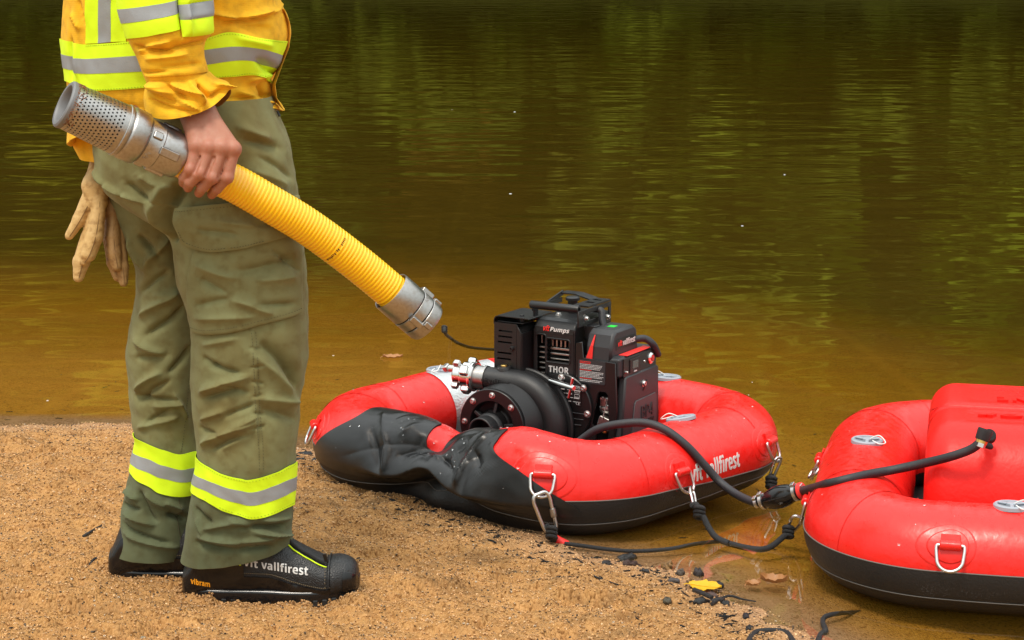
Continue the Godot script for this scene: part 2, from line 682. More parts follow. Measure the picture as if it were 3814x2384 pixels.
func make_materials() -> void:
	var cloth := weave_image(256, 48)
	var patchy := noise_tex("simplex", 512, 0.012, 5, 21, 0.0, ramp([[0.0, lin(0.62, 0.58, 0.5)], [0.5, lin(0.9, 0.9, 0.88)], [1.0, lin(1.0, 1.0, 1.0)]]))
	var micro := noise_tex("simplex", 512, 0.06, 4, 31)
	var fine := noise_tex("simplex", 512, 0.35, 2, 33)
	var smear := noise_tex("simplex", 512, 0.02, 4, 37, 0.0, ramp([[0.0, Color(0.25, 0.25, 0.25)], [0.45, Color(0.45, 0.45, 0.45)], [1.0, Color(0.85, 0.85, 0.85)]]))
	var m: StandardMaterial3D
	# cloth
	m = mat("trousers", lin(0.188, 0.188, 0.080), 0.9)
	tri_map(m, 5.0)
	m.albedo_texture = noise_tex("simplex", 1024, 0.006, 6, 23, 0.0, ramp([[0.15, lin(0.78, 0.70, 0.58)], [0.5, lin(0.96, 0.95, 0.92)], [0.85, lin(1, 1, 1)]]))
	m.vertex_color_use_as_albedo = true
	bumpy(m, noise_tex("simplex", 1024, 0.22, 3, 24), 0.05)
	m.rim_enabled = true
	m.rim = 0.25
	m = mat("jacket", lin(0.88, 0.475, 0.006), 0.85)
	tri_map(m, 6.0)
	m.albedo_texture = patchy
	m.vertex_color_use_as_albedo = true
	bumpy(m, cloth, 0.03)
	m.rim_enabled = true
	m.rim = 0.2
	mat("lining", lin(0.18, 0.075, 0.01), 0.95)
	m = mat("lime_tape", lin(0.66, 0.92, 0.004), 0.75)
	tri_map(m, 9.0)
	bumpy(m, cloth, 0.012)
	m = mat("silver_tape", lin(0.27, 0.285, 0.30), 0.5, 0.0)
	tri_map(m, 9.0)
	bumpy(m, micro, 0.02)
	m = mat("stitch", lin(0.35, 0.5, 0.02), 0.9)
	m = mat("dark_stitch", lin(0.06, 0.055, 0.025), 0.9)
	# skin
	m = mat("skin", lin(0.39, 0.175, 0.11), 0.5)
	tri_map(m, 14.0)
	m.albedo_texture = noise_tex("simplex", 512, 0.01, 4, 41, 0.0, ramp([[0.0, lin(0.95, 0.72, 0.66)], [0.5, lin(1, 0.92, 0.88)], [1.0, lin(1, 1, 1)]]))
	m.vertex_color_use_as_albedo = true
	m.subsurf_scatter_enabled = true
	m.subsurf_scatter_strength = 0.12
	bumpy(m, noise_tex("cell", 512, 0.09, 2, 42), 0.025)
	mat("hair", lin(0.03, 0.02, 0.012), 0.6)
	mat("eye", lin(0.8, 0.78, 0.75), 0.2)
	# leather and boots
	m = mat("boot_leather", lin(0.009, 0.009, 0.010), 0.30)
	tri_map(m, 12.0)
	bumpy(m, noise_tex("simplex", 512, 0.05, 4, 51), 0.16)
	m = mat("boot_rubber", lin(0.009, 0.009, 0.009), 0.55)
	tri_map(m, 8.0)
	m.albedo_texture = noise_tex("simplex", 512, 0.02, 5, 52, 0.0, ramp([[0.0, lin(1, 0.98, 0.95)], [0.55, lin(1, 1, 1)], [0.85, lin(1.7, 1.4, 1.1)]]))
	bumpy(m, micro, 0.05)
	m = mat("gloss_rubber", lin(0.006, 0.006, 0.007), 0.2)
	m = mat("glove_leather", lin(0.60, 0.40, 0.16), 0.7)
	tri_map(m, 9.0)
	m.vertex_color_use_as_albedo = true
	m.albedo_texture = noise_tex("simplex", 512, 0.012, 5, 53, 0.0, ramp([[0.15, lin(0.55, 0.46, 0.36)], [0.38, lin(0.88, 0.84, 0.78)], [0.55, lin(1, 1, 1)]]))
	bumpy(m, noise_tex("simplex", 512, 0.04, 5, 54), 0.07)
	mat("boot_stitch", lin(0.16, 0.12, 0.07), 0.8)
	mat("glove_seam", lin(0.20, 0.115, 0.04), 0.9)
	# rafts
	m = mat("red_rubber", lin(0.76, 0.014, 0.010), 0.40)
	m.metallic_specular = 0.46
	tri_map(m, 4.0)
	m.roughness_texture = smear
	m.roughness = 0.75
	bumpy(m, noise_tex("simplex", 1024, 0.012, 4, 61), 0.05)
	m.clearcoat_enabled = true
	m.clearcoat = 0.12
	m.clearcoat_roughness = 0.25
	m = mat("black_rubber", lin(0.010, 0.009, 0.009), 0.5)
	tri_map(m, 4.0)
	m.albedo_texture = noise_tex("simplex", 512, 0.015, 5, 62, 0.0, ramp([[0.0, lin(1, 1, 1)], [0.6, lin(1.0, 1.0, 1.0)], [0.85, lin(2.2, 1.8, 1.4)]]))
	bumpy(m, micro, 0.06)
	m = mat("black_flap", lin(0.0095, 0.0098, 0.0105), 0.30)
	m.metallic_specular = 0.5
	tri_map(m, 6.0)
	bumpy(m, fine, 0.03)
	m = mat("seam", lin(0.12, 0.11, 0.10), 0.6)
	m = mat("white_print", lin(0.62, 0.61, 0.60), 0.5)
	m = mat("valve_grey", lin(0.30, 0.33, 0.38), 0.45)
	m = mat("valve_dark", lin(0.16, 0.18, 0.21), 0.5)
	m = mat("cord_white", lin(0.75, 0.75, 0.72), 0.6)
	m = mat("foil", lin(0.72, 0.73, 0.74), 0.34, 0.85)
	tri_map(m, 9.0)
	bumpy(m, noise_tex("simplex", 512, 0.03, 5, 63), 0.14)
	m = mat("red_plastic", lin(0.76, 0.012, 0.008), 0.42)
	m.metallic_specular = 0.38
	tri_map(m, 6.0)
	bumpy(m, noise_tex("simplex", 512, 0.02, 4, 64), 0.06)
	mat("dull_metal", lin(0.20, 0.20, 0.205), 0.6, 0.5)
	# metals and plastics
	m = mat("steel", lin(0.62, 0.61, 0.60), 0.32, 1.0)
	m = mat("chrome", lin(0.78, 0.77, 0.76), 0.12, 1.0)
	m = mat("aluminium", lin(0.44, 0.43, 0.42), 0.34, 1.0)
	tri_map(m, 12.0)
	m.albedo_texture = noise_tex("simplex", 512, 0.02, 5, 71, 0.0, ramp([[0.2, lin(0.84, 0.80, 0.76)], [0.6, lin(1, 1, 1)]]))
	bumpy(m, micro, 0.02)
	m = mat("rust", lin(0.33, 0.13, 0.045), 0.9)
	tri_map(m, 20.0)
	bumpy(m, micro, 0.1)
	m = mat("hole", lin(0.012, 0.01, 0.008), 0.8)
	m = mat("hose_yellow", lin(0.97, 0.53, 0.001), 0.32)
	m.clearcoat_enabled = true
	m.clearcoat = 0.5
	m.clearcoat_roughness = 0.15
	m.subsurf_scatter_enabled = true
	m.subsurf_scatter_strength = 0.2
	m = mat("hose_helix", lin(0.92, 0.42, 0.001), 0.4)
	m = mat("hose_black", lin(0.016, 0.016, 0.020), 0.48)
	tri_map(m, 30.0)
	bumpy(m, cloth, 0.03)
	m = mat("powder_black", lin(0.008, 0.008, 0.009), 0.40)
	tri_map(m, 10.0)
	bumpy(m, fine, 0.02)
	m = mat("cast_black", lin(0.011, 0.011, 0.012), 0.45)
	tri_map(m, 8.0)
	bumpy(m, fine, 0.04)
	m = mat("plate_black", lin(0.006, 0.006, 0.0065), 0.35)
	m = mat("grey_plastic", lin(0.024, 0.025, 0.028), 0.5)
	m = mat("grey_inset", lin(0.055, 0.057, 0.062), 0.5)
	m = mat("dark_void", lin(0.004, 0.004, 0.004), 0.9)
	m = mat("print_grey", lin(0.5, 0.5, 0.5), 0.6)
	m = mat("print_red", lin(0.75, 0.03, 0.025), 0.5)
	m = mat("print_green", lin(0.01, 0.55, 0.04), 0.5)
	m = mat("print_orange", lin(0.85, 0.33, 0.01), 0.5)
	m = mat("print_black", lin(0.03, 0.02, 0.01), 0.7)
	m = mat("brass", lin(0.65, 0.42, 0.13), 0.3, 1.0)
	m = mat("red_glass", lin(0.5, 0.01, 0.01), 0.15)
	m = mat("screen", lin(0.10, 0.11, 0.10), 0.12)
	m = mat("rope_black", lin(0.008, 0.008, 0.009), 0.55)
	tri_map(m, 40.0)
	bumpy(m, cloth, 0.08)
	# water drops
	m = mat("drop", Color(1, 1, 1, 0.02), 0.03)
	m.refraction_enabled = true
	m.refraction_scale = 0.033
	# ground
	var sand := mat("sand", lin(1, 1, 1), 0.85)
	sand.vertex_color_use_as_albedo = true
	sand.metallic_specular = 0.12
	var gr := noise_tex("cell", 1024, 0.22, 1, 81, 0.0, ramp([[0.0, lin(0.40, 0.34, 0.29)], [0.12, lin(0.78, 0.72, 0.66)], [0.35, lin(1.0, 1.0, 1.0)], [0.62, lin(0.80, 0.76, 0.70)], [0.9, lin(1.3, 1.3, 1.3)], [1.0, lin(0.45, 0.38, 0.32)]]), FastNoiseLite.RETURN_CELL_VALUE)
	sand.albedo_texture = gr
	bumpy(sand, noise_tex("cell", 1024, 0.22, 1, 81, 0.0, null, FastNoiseLite.RETURN_DISTANCE), -0.45)
	sand.uv1_scale = Vector3.ONE
	m = mat("grain", lin(1, 1, 1), 0.75)
	m.vertex_color_use_as_albedo = true
	m = mat("char", lin(0.009, 0.0085, 0.009), 0.4)
	tri_map(m, 25.0)
	bumpy(m, micro, 0.25)
	m = mat("stone", lin(1, 1, 1), 0.4)
	m.vertex_color_use_as_albedo = true
	tri_map(m, 20.0)
	m.albedo_texture = patchy
	bumpy(m, micro, 0.2)
	m = mat("yellow_leaf", lin(0.70, 0.42, 0.006), 0.5)
	m.backlight_enabled = true
	m.backlight = lin(0.4, 0.25, 0.0)
	m = mat("brown_leaf", lin(0.34, 0.15, 0.045), 0.5)
	m.backlight_enabled = true
	m.backlight = lin(0.2, 0.08, 0.02)
	m = mat("bark", lin(0.07, 0.045, 0.028), 0.9)
	m = mat("leaf", lin(1, 1, 1), 0.8)
	m.metallic_specular = 0.15
	m.vertex_color_use_as_albedo = true
	m.backlight_enabled = true
	m.backlight = lin(0.25, 0.4, 0.05)
	# water: a thin clear sheet with tea-coloured murk
	m = mat("water", Color(lin(0.062, 0.034, 0.0005), 0.24), 0.03)
	m.transparency = BaseMaterial3D.TRANSPARENCY_ALPHA
	m.metallic_specular = 0.5
	bumpy(m, noise_tex("simplex", 1024, 0.010, 3, 91), 0.5)
	m.uv1_scale = Vector3.ONE


# ---------------------------------------------------------------- ground, water, far bank
var shore := PackedVector2Array([Vector2(-150, -14), Vector2(-20, -7.2), Vector2(-5, -5.4), Vector2(-1.33, -5.11), Vector2(-0.99, -5.12), Vector2(-0.75, -5.03), Vector2(-0.54, -4.90), Vector2(-0.2, -4.52), Vector2(0.115, -4.05), Vector2(0.234, -3.963), Vector2(0.331, -3.879), Vector2(0.407, -3.786), Vector2(0.473, -3.648), Vector2(0.533, -3.508), Vector2(0.64, -3.25), Vector2(0.95, -2.4), Vector2(3, -0.5), Vector2(20, 4), Vector2(150, 12)])


# metres from the waterline: positive on the bank, negative in the pond
func from_shore(x: float, z: float) -> float:
	var p := Vector2(x, z)
	var best := 1e9
	var side := 1.0
	for k in shore.size() - 1:
		var a := shore[k]
		var e := shore[k + 1] - a
		var t := clampf((p - a).dot(e) / e.length_squared(), 0, 1)
		var w := p - a - e * t
		var d := w.length_squared()
		if d < best:
			best = d
			side = 1.0 if e.cross(w) > 0 else -1.0
	return sqrt(best) * side


func ground_y(x: float, z: float, d := 1e9) -> float:
	if d > 1e8:
		d = from_shore(x, z)
	var wob := noise_a.get_noise_2d(x * 2.2, z * 2.2)
	d += wob * 0.07 + noise_a.get_noise_2d(x * 9.0 + 40.0, z * 9.0) * 0.035
	var h: float
	if d > 0:
		h = WATER + 0.045 * (1.0 - exp(-d / 0.40)) + maxf(d - 2.5, 0.0) * 0.03
		var rough := clampf(d / 0.25, 0.0, 1.0)
		h += rough * (wob * 0.006 + noise_a.get_noise_2d(x * 7.0, z * 11.0) * 0.007 + noise_b.get_noise_2d(x * 24.0, z * 34.0) * 0.0055 + noise_b.get_noise_2d(x * 64.0 + 7.0, z * 80.0) * 0.0022)
		# trodden hollows and little heaps
		h += rough * 0.014 * (smoothstep(0.1, 0.5, noise_b.get_noise_2d(x * 4.5 + 9.0, z * 7.0)) - smoothstep(0.15, 0.5, noise_b.get_noise_2d(x * 5.5 + 70.0, z * 8.0)))
	else:
		h = WATER - 1.6 * (1.0 - exp(d * 0.075)) + noise_a.get_noise_2d(x * 1.5, z * 1.5) * 0.02 * clampf(-d, 0.0, 1.0)
	# the boots press into the sand and push it up round them
	for q in [Vector3(-0.45, -3.645, 0.0), Vector3(-0.60, -3.79, 0.0)]:
		var w := Vector2((x - q.x) / 0.24, (z - q.y) / 0.11).length()
		h += 0.004 * exp(-pow((w - 1.05) / 0.25, 2.0)) - 0.007 * exp(-w * w * 1.2)
	# older prints and scuffs in the sand
	for q in [Vector3(-1.12, -3.86, 0.3), Vector3(-0.98, -4.32, -0.4), Vector3(-0.16, -3.62, 0.5), Vector3(0.04, -3.78, 0.2), Vector3(-1.20, -4.62, 0.7), Vector3(-0.30, -4.02, -0.5), Vector3(-0.86, -3.52, 0.1)]:
		var v := Vector2(x - q.x, z - q.y).rotated(q.z)
		if absf(v.x) < 0.3 and absf(v.y) < 0.2:
			var w := Vector2(v.x / 0.14, v.y / 0.055).length() + 0.25 * noise_a.get_noise_2d(x * 14.0, z * 14.0)
			h += 0.005 * exp(-pow((w - 1.15) / 0.28, 2.0)) - 0.009 * smoothstep(1.05, 0.7, w)
	if z < -44.0:
		h = maxf(h, -1.6 + (-44.0 - z) * 0.5) if z > -48.0 else 0.4 + (-48.0 - z) * 0.10
	return h


func spaced(from: float, to: float, step: float, far_lo: float, far_hi: float) -> PackedFloat32Array:
	var r := PackedFloat32Array()
	var s := step
	var x := from
	while x > far_lo:
		s *= 1.13
		x -= s
		r.append(x)
	r.reverse()
	x = from
	while x < to:
		r.append(x)
		x += step
	s = step
	while x < far_hi:
		r.append(x)
		s *= 1.13
		x += s
	r.append(x)
	return r


func build_ground() -> void:
	var xs := spaced(-1.6, 1.3, 0.0085, -140, 140)
	var zs := spaced(-5.6, -3.1, 0.0085, -140, 40)
	var b := B.new()
	var p := PackedVector3Array()
	var cols := PackedColorArray()
	for z in zs:
		for x in xs:
			var d := from_shore(x, z)
			p.append(Vector3(x, ground_y(x, z, d), z))
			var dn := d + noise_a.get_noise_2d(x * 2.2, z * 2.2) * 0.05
			var t := 0.5 + 0.5 * noise_a.get_noise_2d(x * 3.0 + 5.0, z * 5.0)
			var c := Color(0.52, 0.283, 0.112).lerp(Color(0.43, 0.230, 0.090), t)
			var dark := smoothstep(0.05, 0.5, noise_b.get_noise_2d(x * 24.0, z * 52.0)) * 0.30 + 0.35 * smoothstep(0.1, 0.5, noise_a.get_noise_2d(x * 5.0 + 80.0, z * 12.0)) * smoothstep(1.1, 0.2, d) + 0.22 * smoothstep(0.45, 0.1, d) * smoothstep(-0.75, -0.35, x) * (0.5 + noise_a.get_noise_2d(x * 8.0, z * 14.0))
			c = c.lerp(Color(0.11, 0.075, 0.045), clampf(dark, 0.0, 0.8))
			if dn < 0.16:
				c = c.lerp(Color(0.42, 0.25, 0.135), smoothstep(0.16, 0.02, dn))  # pinkish sky sheen of the wet edge, painted into the vertex colour
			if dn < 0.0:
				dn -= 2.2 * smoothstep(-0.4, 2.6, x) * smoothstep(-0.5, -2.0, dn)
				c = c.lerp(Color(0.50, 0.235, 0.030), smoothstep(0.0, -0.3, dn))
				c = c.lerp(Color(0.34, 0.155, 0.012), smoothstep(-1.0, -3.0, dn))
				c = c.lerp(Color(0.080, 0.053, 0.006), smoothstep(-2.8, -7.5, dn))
			if z < -46.0:
				c = Color(0.025, 0.03, 0.006)
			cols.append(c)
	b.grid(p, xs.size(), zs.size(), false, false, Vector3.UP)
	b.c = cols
	for i in p.size():
		b.uv[i] = Vector2(p[i].x, p[i].z) / 0.9
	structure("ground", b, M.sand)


func build_water() -> void:
	var xs := spaced(-3.0, 4.0, 0.1, -120, 120)
	var zs := spaced(-12.0, -2.4, 0.1, -47.5, -1.0)
	var b := B.new()
	var p := PackedVector3Array()
	for z in zs:
		for x in xs:
			p.append(Vector3(x, WATER, z))
	b.grid(p, xs.size(), zs.size(), false, false, Vector3.UP)
	for i in p.size():
		b.uv[i] = Vector2(p[i].x / 13.0, p[i].z / 6.5)
	structure("water", b, M.water)


func build_woods() -> void:
	# the wood on the far bank, which the water mirrors
	var r := RandomNumberGenerator.new()
	r.seed = 40
	var root := thing("woods", "dense green wood on the far bank mirrored in the pond", "woods")
	root.set_meta("kind", "stuff")
	var clump := B.new()
	for k in 9:
		var o := Vector3(r.randf_range(-1, 1), r.randf_range(-0.7, 0.7), r.randf_range(-1, 1)) * 0.55
		var q := Basis.from_euler(Vector3(r.randf_range(-0.9, 0.9), r.randf() * TAU, r.randf_range(-0.9, 0.9)))
		var s := r.randf_range(0.28, 0.5)
		clump.quad(o + q * Vector3(-s, 0, -s * 0.7), o + q * Vector3(s, 0.1, -s * 0.7), o + q * Vector3(s * 0.8, 0, s * 0.7), o + q * Vector3(-s * 0.8, 0.1, s * 0.7), q * Vector3.UP)
	var trunks := B.new()
	var places := []
	var tints := PackedColorArray()
	for k in 84:
		var row := k % 4
		var z := -50.0 - 4.5 * row - r.randf() * 3.0
		var x := lerpf(-38, 38, (k + 0.5) / 84.0) + r.randf_range(-1.5, 1.5)
		var h := r.randf_range(19, 25) + 2.5 * row
		if x > 1.2 and x < 7.6:
			h = r.randf_range(13, 15) + 1.0 * row
		var y0 := ground_y(x, z)
		var lean := r.randf_range(-1.2, 1.2)
		trunks.tube(smooth_path([Vector3(x, y0 - 0.5, z), Vector3(x + lean * 0.3, y0 + h * 0.4, z), Vector3(x + lean, y0 + h * 0.9, z)], 5), PackedFloat32Array([0.38, 0.34, 0.32, 0.3, 0.28, 0.26, 0.22, 0.18, 0.14, 0.1, 0.05]), 8)
		var hue := Color(0.038, 0.044, 0.003).lerp(Color(0.080, 0.088, 0.004), r.randf())
		if x > 9.0:
			hue = Color(0.085, 0.13, 0.006).lerp(Color(0.06, 0.085, 0.006), r.randf())
		elif x > 7.0:
			hue = Color(0.035, 0.045, 0.005)
		elif x > 1.6:
			hue = Color(0.075, 0.105, 0.006).lerp(Color(0.055, 0.065, 0.006), r.randf())
		elif x > -2.0:
			hue = Color(0.080, 0.050, 0.005).lerp(Color(0.05, 0.045, 0.005), r.randf())
		elif x > -6.0:
			hue = Color(0.045, 0.065, 0.006)
		for i in 460:
			var t := pow(r.randf(), 0.85)
			var rad := (0.8 + 2.0 * sin(clampf(t * 1.02, 0.0, 1.0) * PI)) * r.randf_range(0.3, 1.0)
			var a := r.randf() * TAU
			var pos := Vector3(x + lean * t + cos(a) * rad, y0 + 0.3 + h * t, z + sin(a) * rad)
			places.append(Transform3D(Basis.from_euler(Vector3(0, r.randf() * TAU, 0)).scaled(Vector3.ONE * r.randf_range(0.9, 1.7)), pos))
			var v := r.randf_range(0.75, 1.3)
			tints.append(Color(hue.r * v * 2.25, hue.g * v * 1.95, hue.b * v * 2.2))
	# undergrowth closes the gaps between the stems along the water
	for i in 3600:
		var pos := Vector3(r.randf_range(-40, 40), 0, -48.5 - 8.0 * r.randf())
		pos.y = ground_y(pos.x, pos.z) + 3.2 * pow(r.randf(), 1.5)
		places.append(Transform3D(Basis.from_euler(Vector3(0, r.randf() * TAU, 0)).scaled(Vector3.ONE * r.randf_range(0.8, 1.5)), pos))
		var v := r.randf_range(0.5, 1.4)
		tints.append(Color(0.080 * v, 0.095 * v, 0.007 * v))
	# the slope behind is wooded too
	for i in 14000:
		var pos := Vector3(r.randf_range(-60, 60), 0, -70.0 - 12.0 * r.randf())
		pos.y = ground_y(pos.x, pos.z) + (40.0 if pos.x < 1.5 or pos.x > 10.0 else 17.0) * pow(r.randf(), 1.1)
		places.append(Transform3D(Basis.from_euler(Vector3(0, r.randf() * TAU, 0)).scaled(Vector3.ONE * r.randf_range(1.6, 3.0)), pos))
		var v := r.randf_range(0.5, 1.3)
		tints.append(Color(0.080 * v, 0.092 * v, 0.007 * v))
	part(root, "trunk", trunks, M.bark).set_meta("kind", "stuff")
	scatter(root, "foliage", clump.mesh(), M.leaf, places, tints)


# ---------------------------------------------------------------- inflatable rafts
var hooks := []


# the middle line of the tube: a rounded rectangle, s from 0 to 1, starting at the left of the +z side
func ring_at(rf: Dictionary, s: float) -> Vector4:
	var a: float = rf.a
	var b: float = rf.b
	var k: float = rf.corner
	var l1 := 2 * (a - k)
	var l2 := 2 * (b - k)
	var q := PI / 2 * k
	var d := fposmod(s, 1.0) * (2 * l1 + 2 * l2 + 4 * q)
	if d < l1:
		return Vector4(-(a - k) + d, b, 0, 1)
	d -= l1
	if d < q:
		return Vector4(a - k + k * sin(d / k), b - k + k * cos(d / k), sin(d / k), cos(d / k))
	d -= q
	if d < l2:
		return Vector4(a, b - k - d, 1, 0)
	d -= l2
	if d < q:
		return Vector4(a - k + k * cos(d / k), -(b - k) - k * sin(d / k), cos(d / k), -sin(d / k))
	d -= q
	if d < l1:
		return Vector4(a - k - d, -b, 0, -1)
	d -= l1
	if d < q:
		return Vector4(-(a - k) - k * sin(d / k), -(b - k) - k * cos(d / k), -sin(d / k), -cos(d / k))
	d -= q
	if d < l2:
		return Vector4(-a, -(b - k) + d, -1, 0)
	d -= l2
	return Vector4(-(a - k) - k * cos(d / k), b - k + k * sin(d / k), -cos(d / k), sin(d / k))


func bell(x: float, mid: float, w: float) -> float:
	return exp(-pow((x - mid) / w, 2.0))


func tent(x: float, w: float) -> float:
	return exp(-(sqrt(x * x + 0.004 * w * w) - 0.063 * w) / w)


# a point on the tube: s along it, phi degrees (0 outwards, 90 up, 180 inwards), off metres proud of the skin
func skin(rf: Dictionary, s: float, phi: float, off := 0.0) -> Vector3:
	var c := ring_at(rf, s)
	var t := deg_to_rad(phi)
	var r: float = rf.r + off
	# cloth that is pumped up is not quite even
	r += 0.0010 * sin(s * 62.8318) + 0.0008 * noise_a.get_noise_3d(c.x * 7.0, cos(t) * 1.2, c.y * 7.0 + sin(t) * 1.2)
	var y := sin(t) * r
	if rf.slack:
		var sw := fposmod(s + 0.5, 1.0) - 0.5
		var w := smoothstep(-0.02, 0.045, sw) * smoothstep(0.215, 0.165, sw)
		if sw > -0.03 and sw < 0.30:
			var pp := fposmod(phi + 180.0, 360.0) - 180.0
			# the slack front: a hard fold like a lip, the skin drawn in beneath it, and a sagging saddle above
			var lip := -6.0 + 22.0 * bell(sw, 0.092, 0.020)
			var up := pp - lip
			var corner := tent(sw - 0.047, 0.016) + tent(sw - 0.141, 0.016)
			r += w * 0.016 * (tent(up, 16.0) if up > 0.0 else bell(up, 0.0, 5.0)) * (0.6 + 0.8 * corner)
			r -= w * 0.046 * bell(up, -34.0, 21.0) * (0.25 + bell(sw, 0.095, 0.045))
			# the lit panel between lip and notch lies hollow
			r -= w * 0.022 * bell(up, 36.0, 24.0) * bell(sw, 0.088, 0.040)
			# sharp ridges and furrows of the slack sheet
			if pp > -12.0 and pp < 125.0:
				r += w * furrows(rf.folds, Vector2(sw * 2.64, pp * 0.00171)) * smoothstep(-12.0, 2.0, pp)
			r += w * 0.005 * noise_a.get_noise_2d(sw * 17.0, pp * 0.014) * smoothstep(-15.0, 10.0, pp) * smoothstep(150.0, 100.0, pp)
			y = sin(t) * r
			y -= (w * 0.020 * bell(sw, 0.090, 0.018) - 0.030 * bell(sw, 0.172, 0.036)) * maxf(sin(t), 0.0)
	return Vector3(c.x + c.z * cos(t) * r, y, c.y + c.w * cos(t) * r)


func skin_normal(rf: Dictionary, s: float, phi: float) -> Vector3:
	var c := ring_at(rf, s)
	var t := deg_to_rad(phi)
	return Vector3(c.z * cos(t), sin(t), c.w * cos(t))


func skin_sheet(rf: Dictionary, s0: float, s1: float, p0: float, p1: float, ns: int, np: int, off: float) -> B:
	var p := PackedVector3Array()
	for j in ns:
		for i in np:
			p.append(skin(rf, lerpf(s0, s1, float(j) / (ns - 1)), lerpf(p0, p1, float(i) / (np - 1)), off))
	var b := B.new()
	b.grid(p, np, ns, false, false, skin_normal(rf, (s0 + s1) / 2, (p0 + p1) / 2) if s1 - s0 < 0.5 else Vector3.ZERO)
	return b


func furrows(list: Array, q: Vector2) -> float:
	var k := 0.0
	for f in list:
		var e: Vector2 = f[1] - f[0]
		var v: Vector2 = q - f[0]
		var t := v.dot(e) / e.length_squared()
		if t < -0.3 or t > 1.3:
			continue
		var tc := clampf(t, 0.0, 1.0)
		var w: float = f[2]
		var dd := (v - e * tc).length_squared() / (w * w)
		if dd > 9.0:
			continue
		k += f[3] * exp(-1.3 * (sqrt(dd + 0.01) - 0.1)) * (1.0 - 0.6 * pow(2.0 * tc - 1.0, 4.0))
	return k


# where the black hull meets the red skin, degrees
func rim_at(rf: Dictionary, s: float) -> float:
	return rf.rim - (18.0 * smoothstep(0.20, 0.42, s) * smoothstep(0.95, 0.6, s) if rf.slack else 0.0)


func length_of(rf: Dictionary) -> float:
	return 4 * (rf.a - rf.corner) + 4 * (rf.b - rf.corner) + TAU * rf.corner


# a round patch glued on the skin
func disc(rf: Dictionary, b: B, s: float, phi: float, rad: float, off: float, squash := 1.0) -> void:
	var per := length_of(rf)
	var put := func(x: float, y: float, o: float) -> Vector3:
		return skin(rf, s + x / per, phi + rad_to_deg(y / rf.r), o)
	var rings := [0.0, 0.5, 0.93, 1.0, 1.02]
	var p := PackedVector3Array()
	for q in rings.size():
		for i in 32:
			var a := TAU * i / 32
			p.append(put.call(cos(a) * rad * maxf(rings[q], 0.01), sin(a) * rad * maxf(rings[q], 0.01) * squash, off * (1.0 if q < 3 else (0.6 if q == 3 else -0.3))))
	b.grid(p, 32, rings.size(), true, false, skin_normal(rf, s, phi))


# sewn-on anchor: two round patches, a sleeve and a steel D-ring that hangs from it
func anchor(rf: Dictionary, root: Node3D, s: float, phi: float, hang := 0.0) -> Vector3:
	var per := length_of(rf)
	var b := B.new()
	disc(rf, b, s, phi, 0.047, 0.0016, 0.95)
	disc(rf, b, s, phi, 0.034, 0.0034, 0.95)
	var holder := part(root, "anchor_patch", b, M.red_rubber)
	var n := skin_normal(rf, s, phi)
	var at := skin(rf, s, phi, 0.008)
	var c := ring_at(rf, s)
	var along := Vector3(c.w, 0, -c.z)
	var sl := B.new()
	sl.rod(at - along * 0.020, at + along * 0.020, 0.0095, 14, 0.002)
	var down := (along.cross(n)).normalized()
	if down.y > 0:
		down = -down
	sl.bar(at - n * 0.004 - down * 0.022, at - n * 0.004 + down * 0.002, 0.036, 0.004, n)
	part(holder, "sleeve", sl, M.red_rubber)
	# D-ring in its own plane: leaves the sleeve both sides and hangs straight down
	var drop := (down * 0.9 + Vector3.DOWN * 0.35 + n * 0.16 + along * hang).normalized()
	var d := []
	for k in 9:
		var a := PI * k / 8
		d.append(at + along * 0.0240 * cos(a) + drop * (0.026 + 0.023 * sin(a)))
	d.append(at - along * 0.0255 + drop * 0.004)
	d.append(at - along * 0.018)
	d.append(at + along * 0.018)
	d.append(at + along * 0.0255 + drop * 0.004)
	var ring := B.new()
	ring.tube(smooth_path(d, 4, true), 0.0034, 10, true)
	part(holder, "d_ring", ring, M.steel)
	return root.transform * (at + drop * 0.046 + n * 0.004)


# inflation valve: grey dish with a three-spoked cap and a white cord loop
func valve(rf: Dictionary, root: Node3D, s: float, phi: float, cord_turn := 0.0) -> void:
	var n := skin_normal(rf, s, phi)
	var at := skin(rf, s, phi, 0.0)
	var x := Vector3(n.z, 0, -n.x).normalized() if absf(n.y) < 0.999 else Vector3.RIGHT
	x = (Vector3(0, 0, 1).cross(n)).normalized()
	var fr := Transform3D(Basis(x, n, x.cross(n)), at)
	var b := B.new()
	b.lathe([Vector2(0.034, -0.004), Vector2(0.034, 0.003), Vector2(0.031, 0.0055), Vector2(0.027, 0.005), Vector2(0.0255, 0.001)], fr, 40)
	var v := part(root, "valve", b, M.valve_grey)
	var dish := B.new()
	dish.lathe([Vector2(0.0255, 0.0018), Vector2(0.0001, 0.0012)], fr, 32)
	part(v, "dish", dish, M.valve_dark)
	var sp := B.new()
	for k in 3:
		var a := TAU * k / 3 + 0.5
		var e := Vector3(cos(a), 0, sin(a))
		sp.box(fr * Transform3D(Basis(Vector3.UP, -a), e * 0.014 + Vector3(0, 0.004, 0)), Vector3(0.026, 0.004, 0.008), 0.0015)
	sp.lathe([Vector2(0.010, 0.001), Vector2(0.010, 0.006), Vector2(0.008, 0.0075), Vector2(0.0001, 0.0075)], fr, 20)
	part(v, "cap", sp, M.valve_grey)
	var cd := B.new()
	var q := Basis(Vector3.UP, cord_turn)
	cd.tube(smooth_path([fr * (q * Vector3(0.006, 0.006, 0)), fr * (q * Vector3(0.025, 0.016, -0.006)), fr * (q * Vector3(0.046, 0.006, 0.0)), fr * (q * Vector3(0.040, 0.004, 0.014)), fr * (q * Vector3(0.020, 0.007, 0.010))], 6), 0.0013, 6)
	part(v, "cord_loop", cd, M.cord_white)


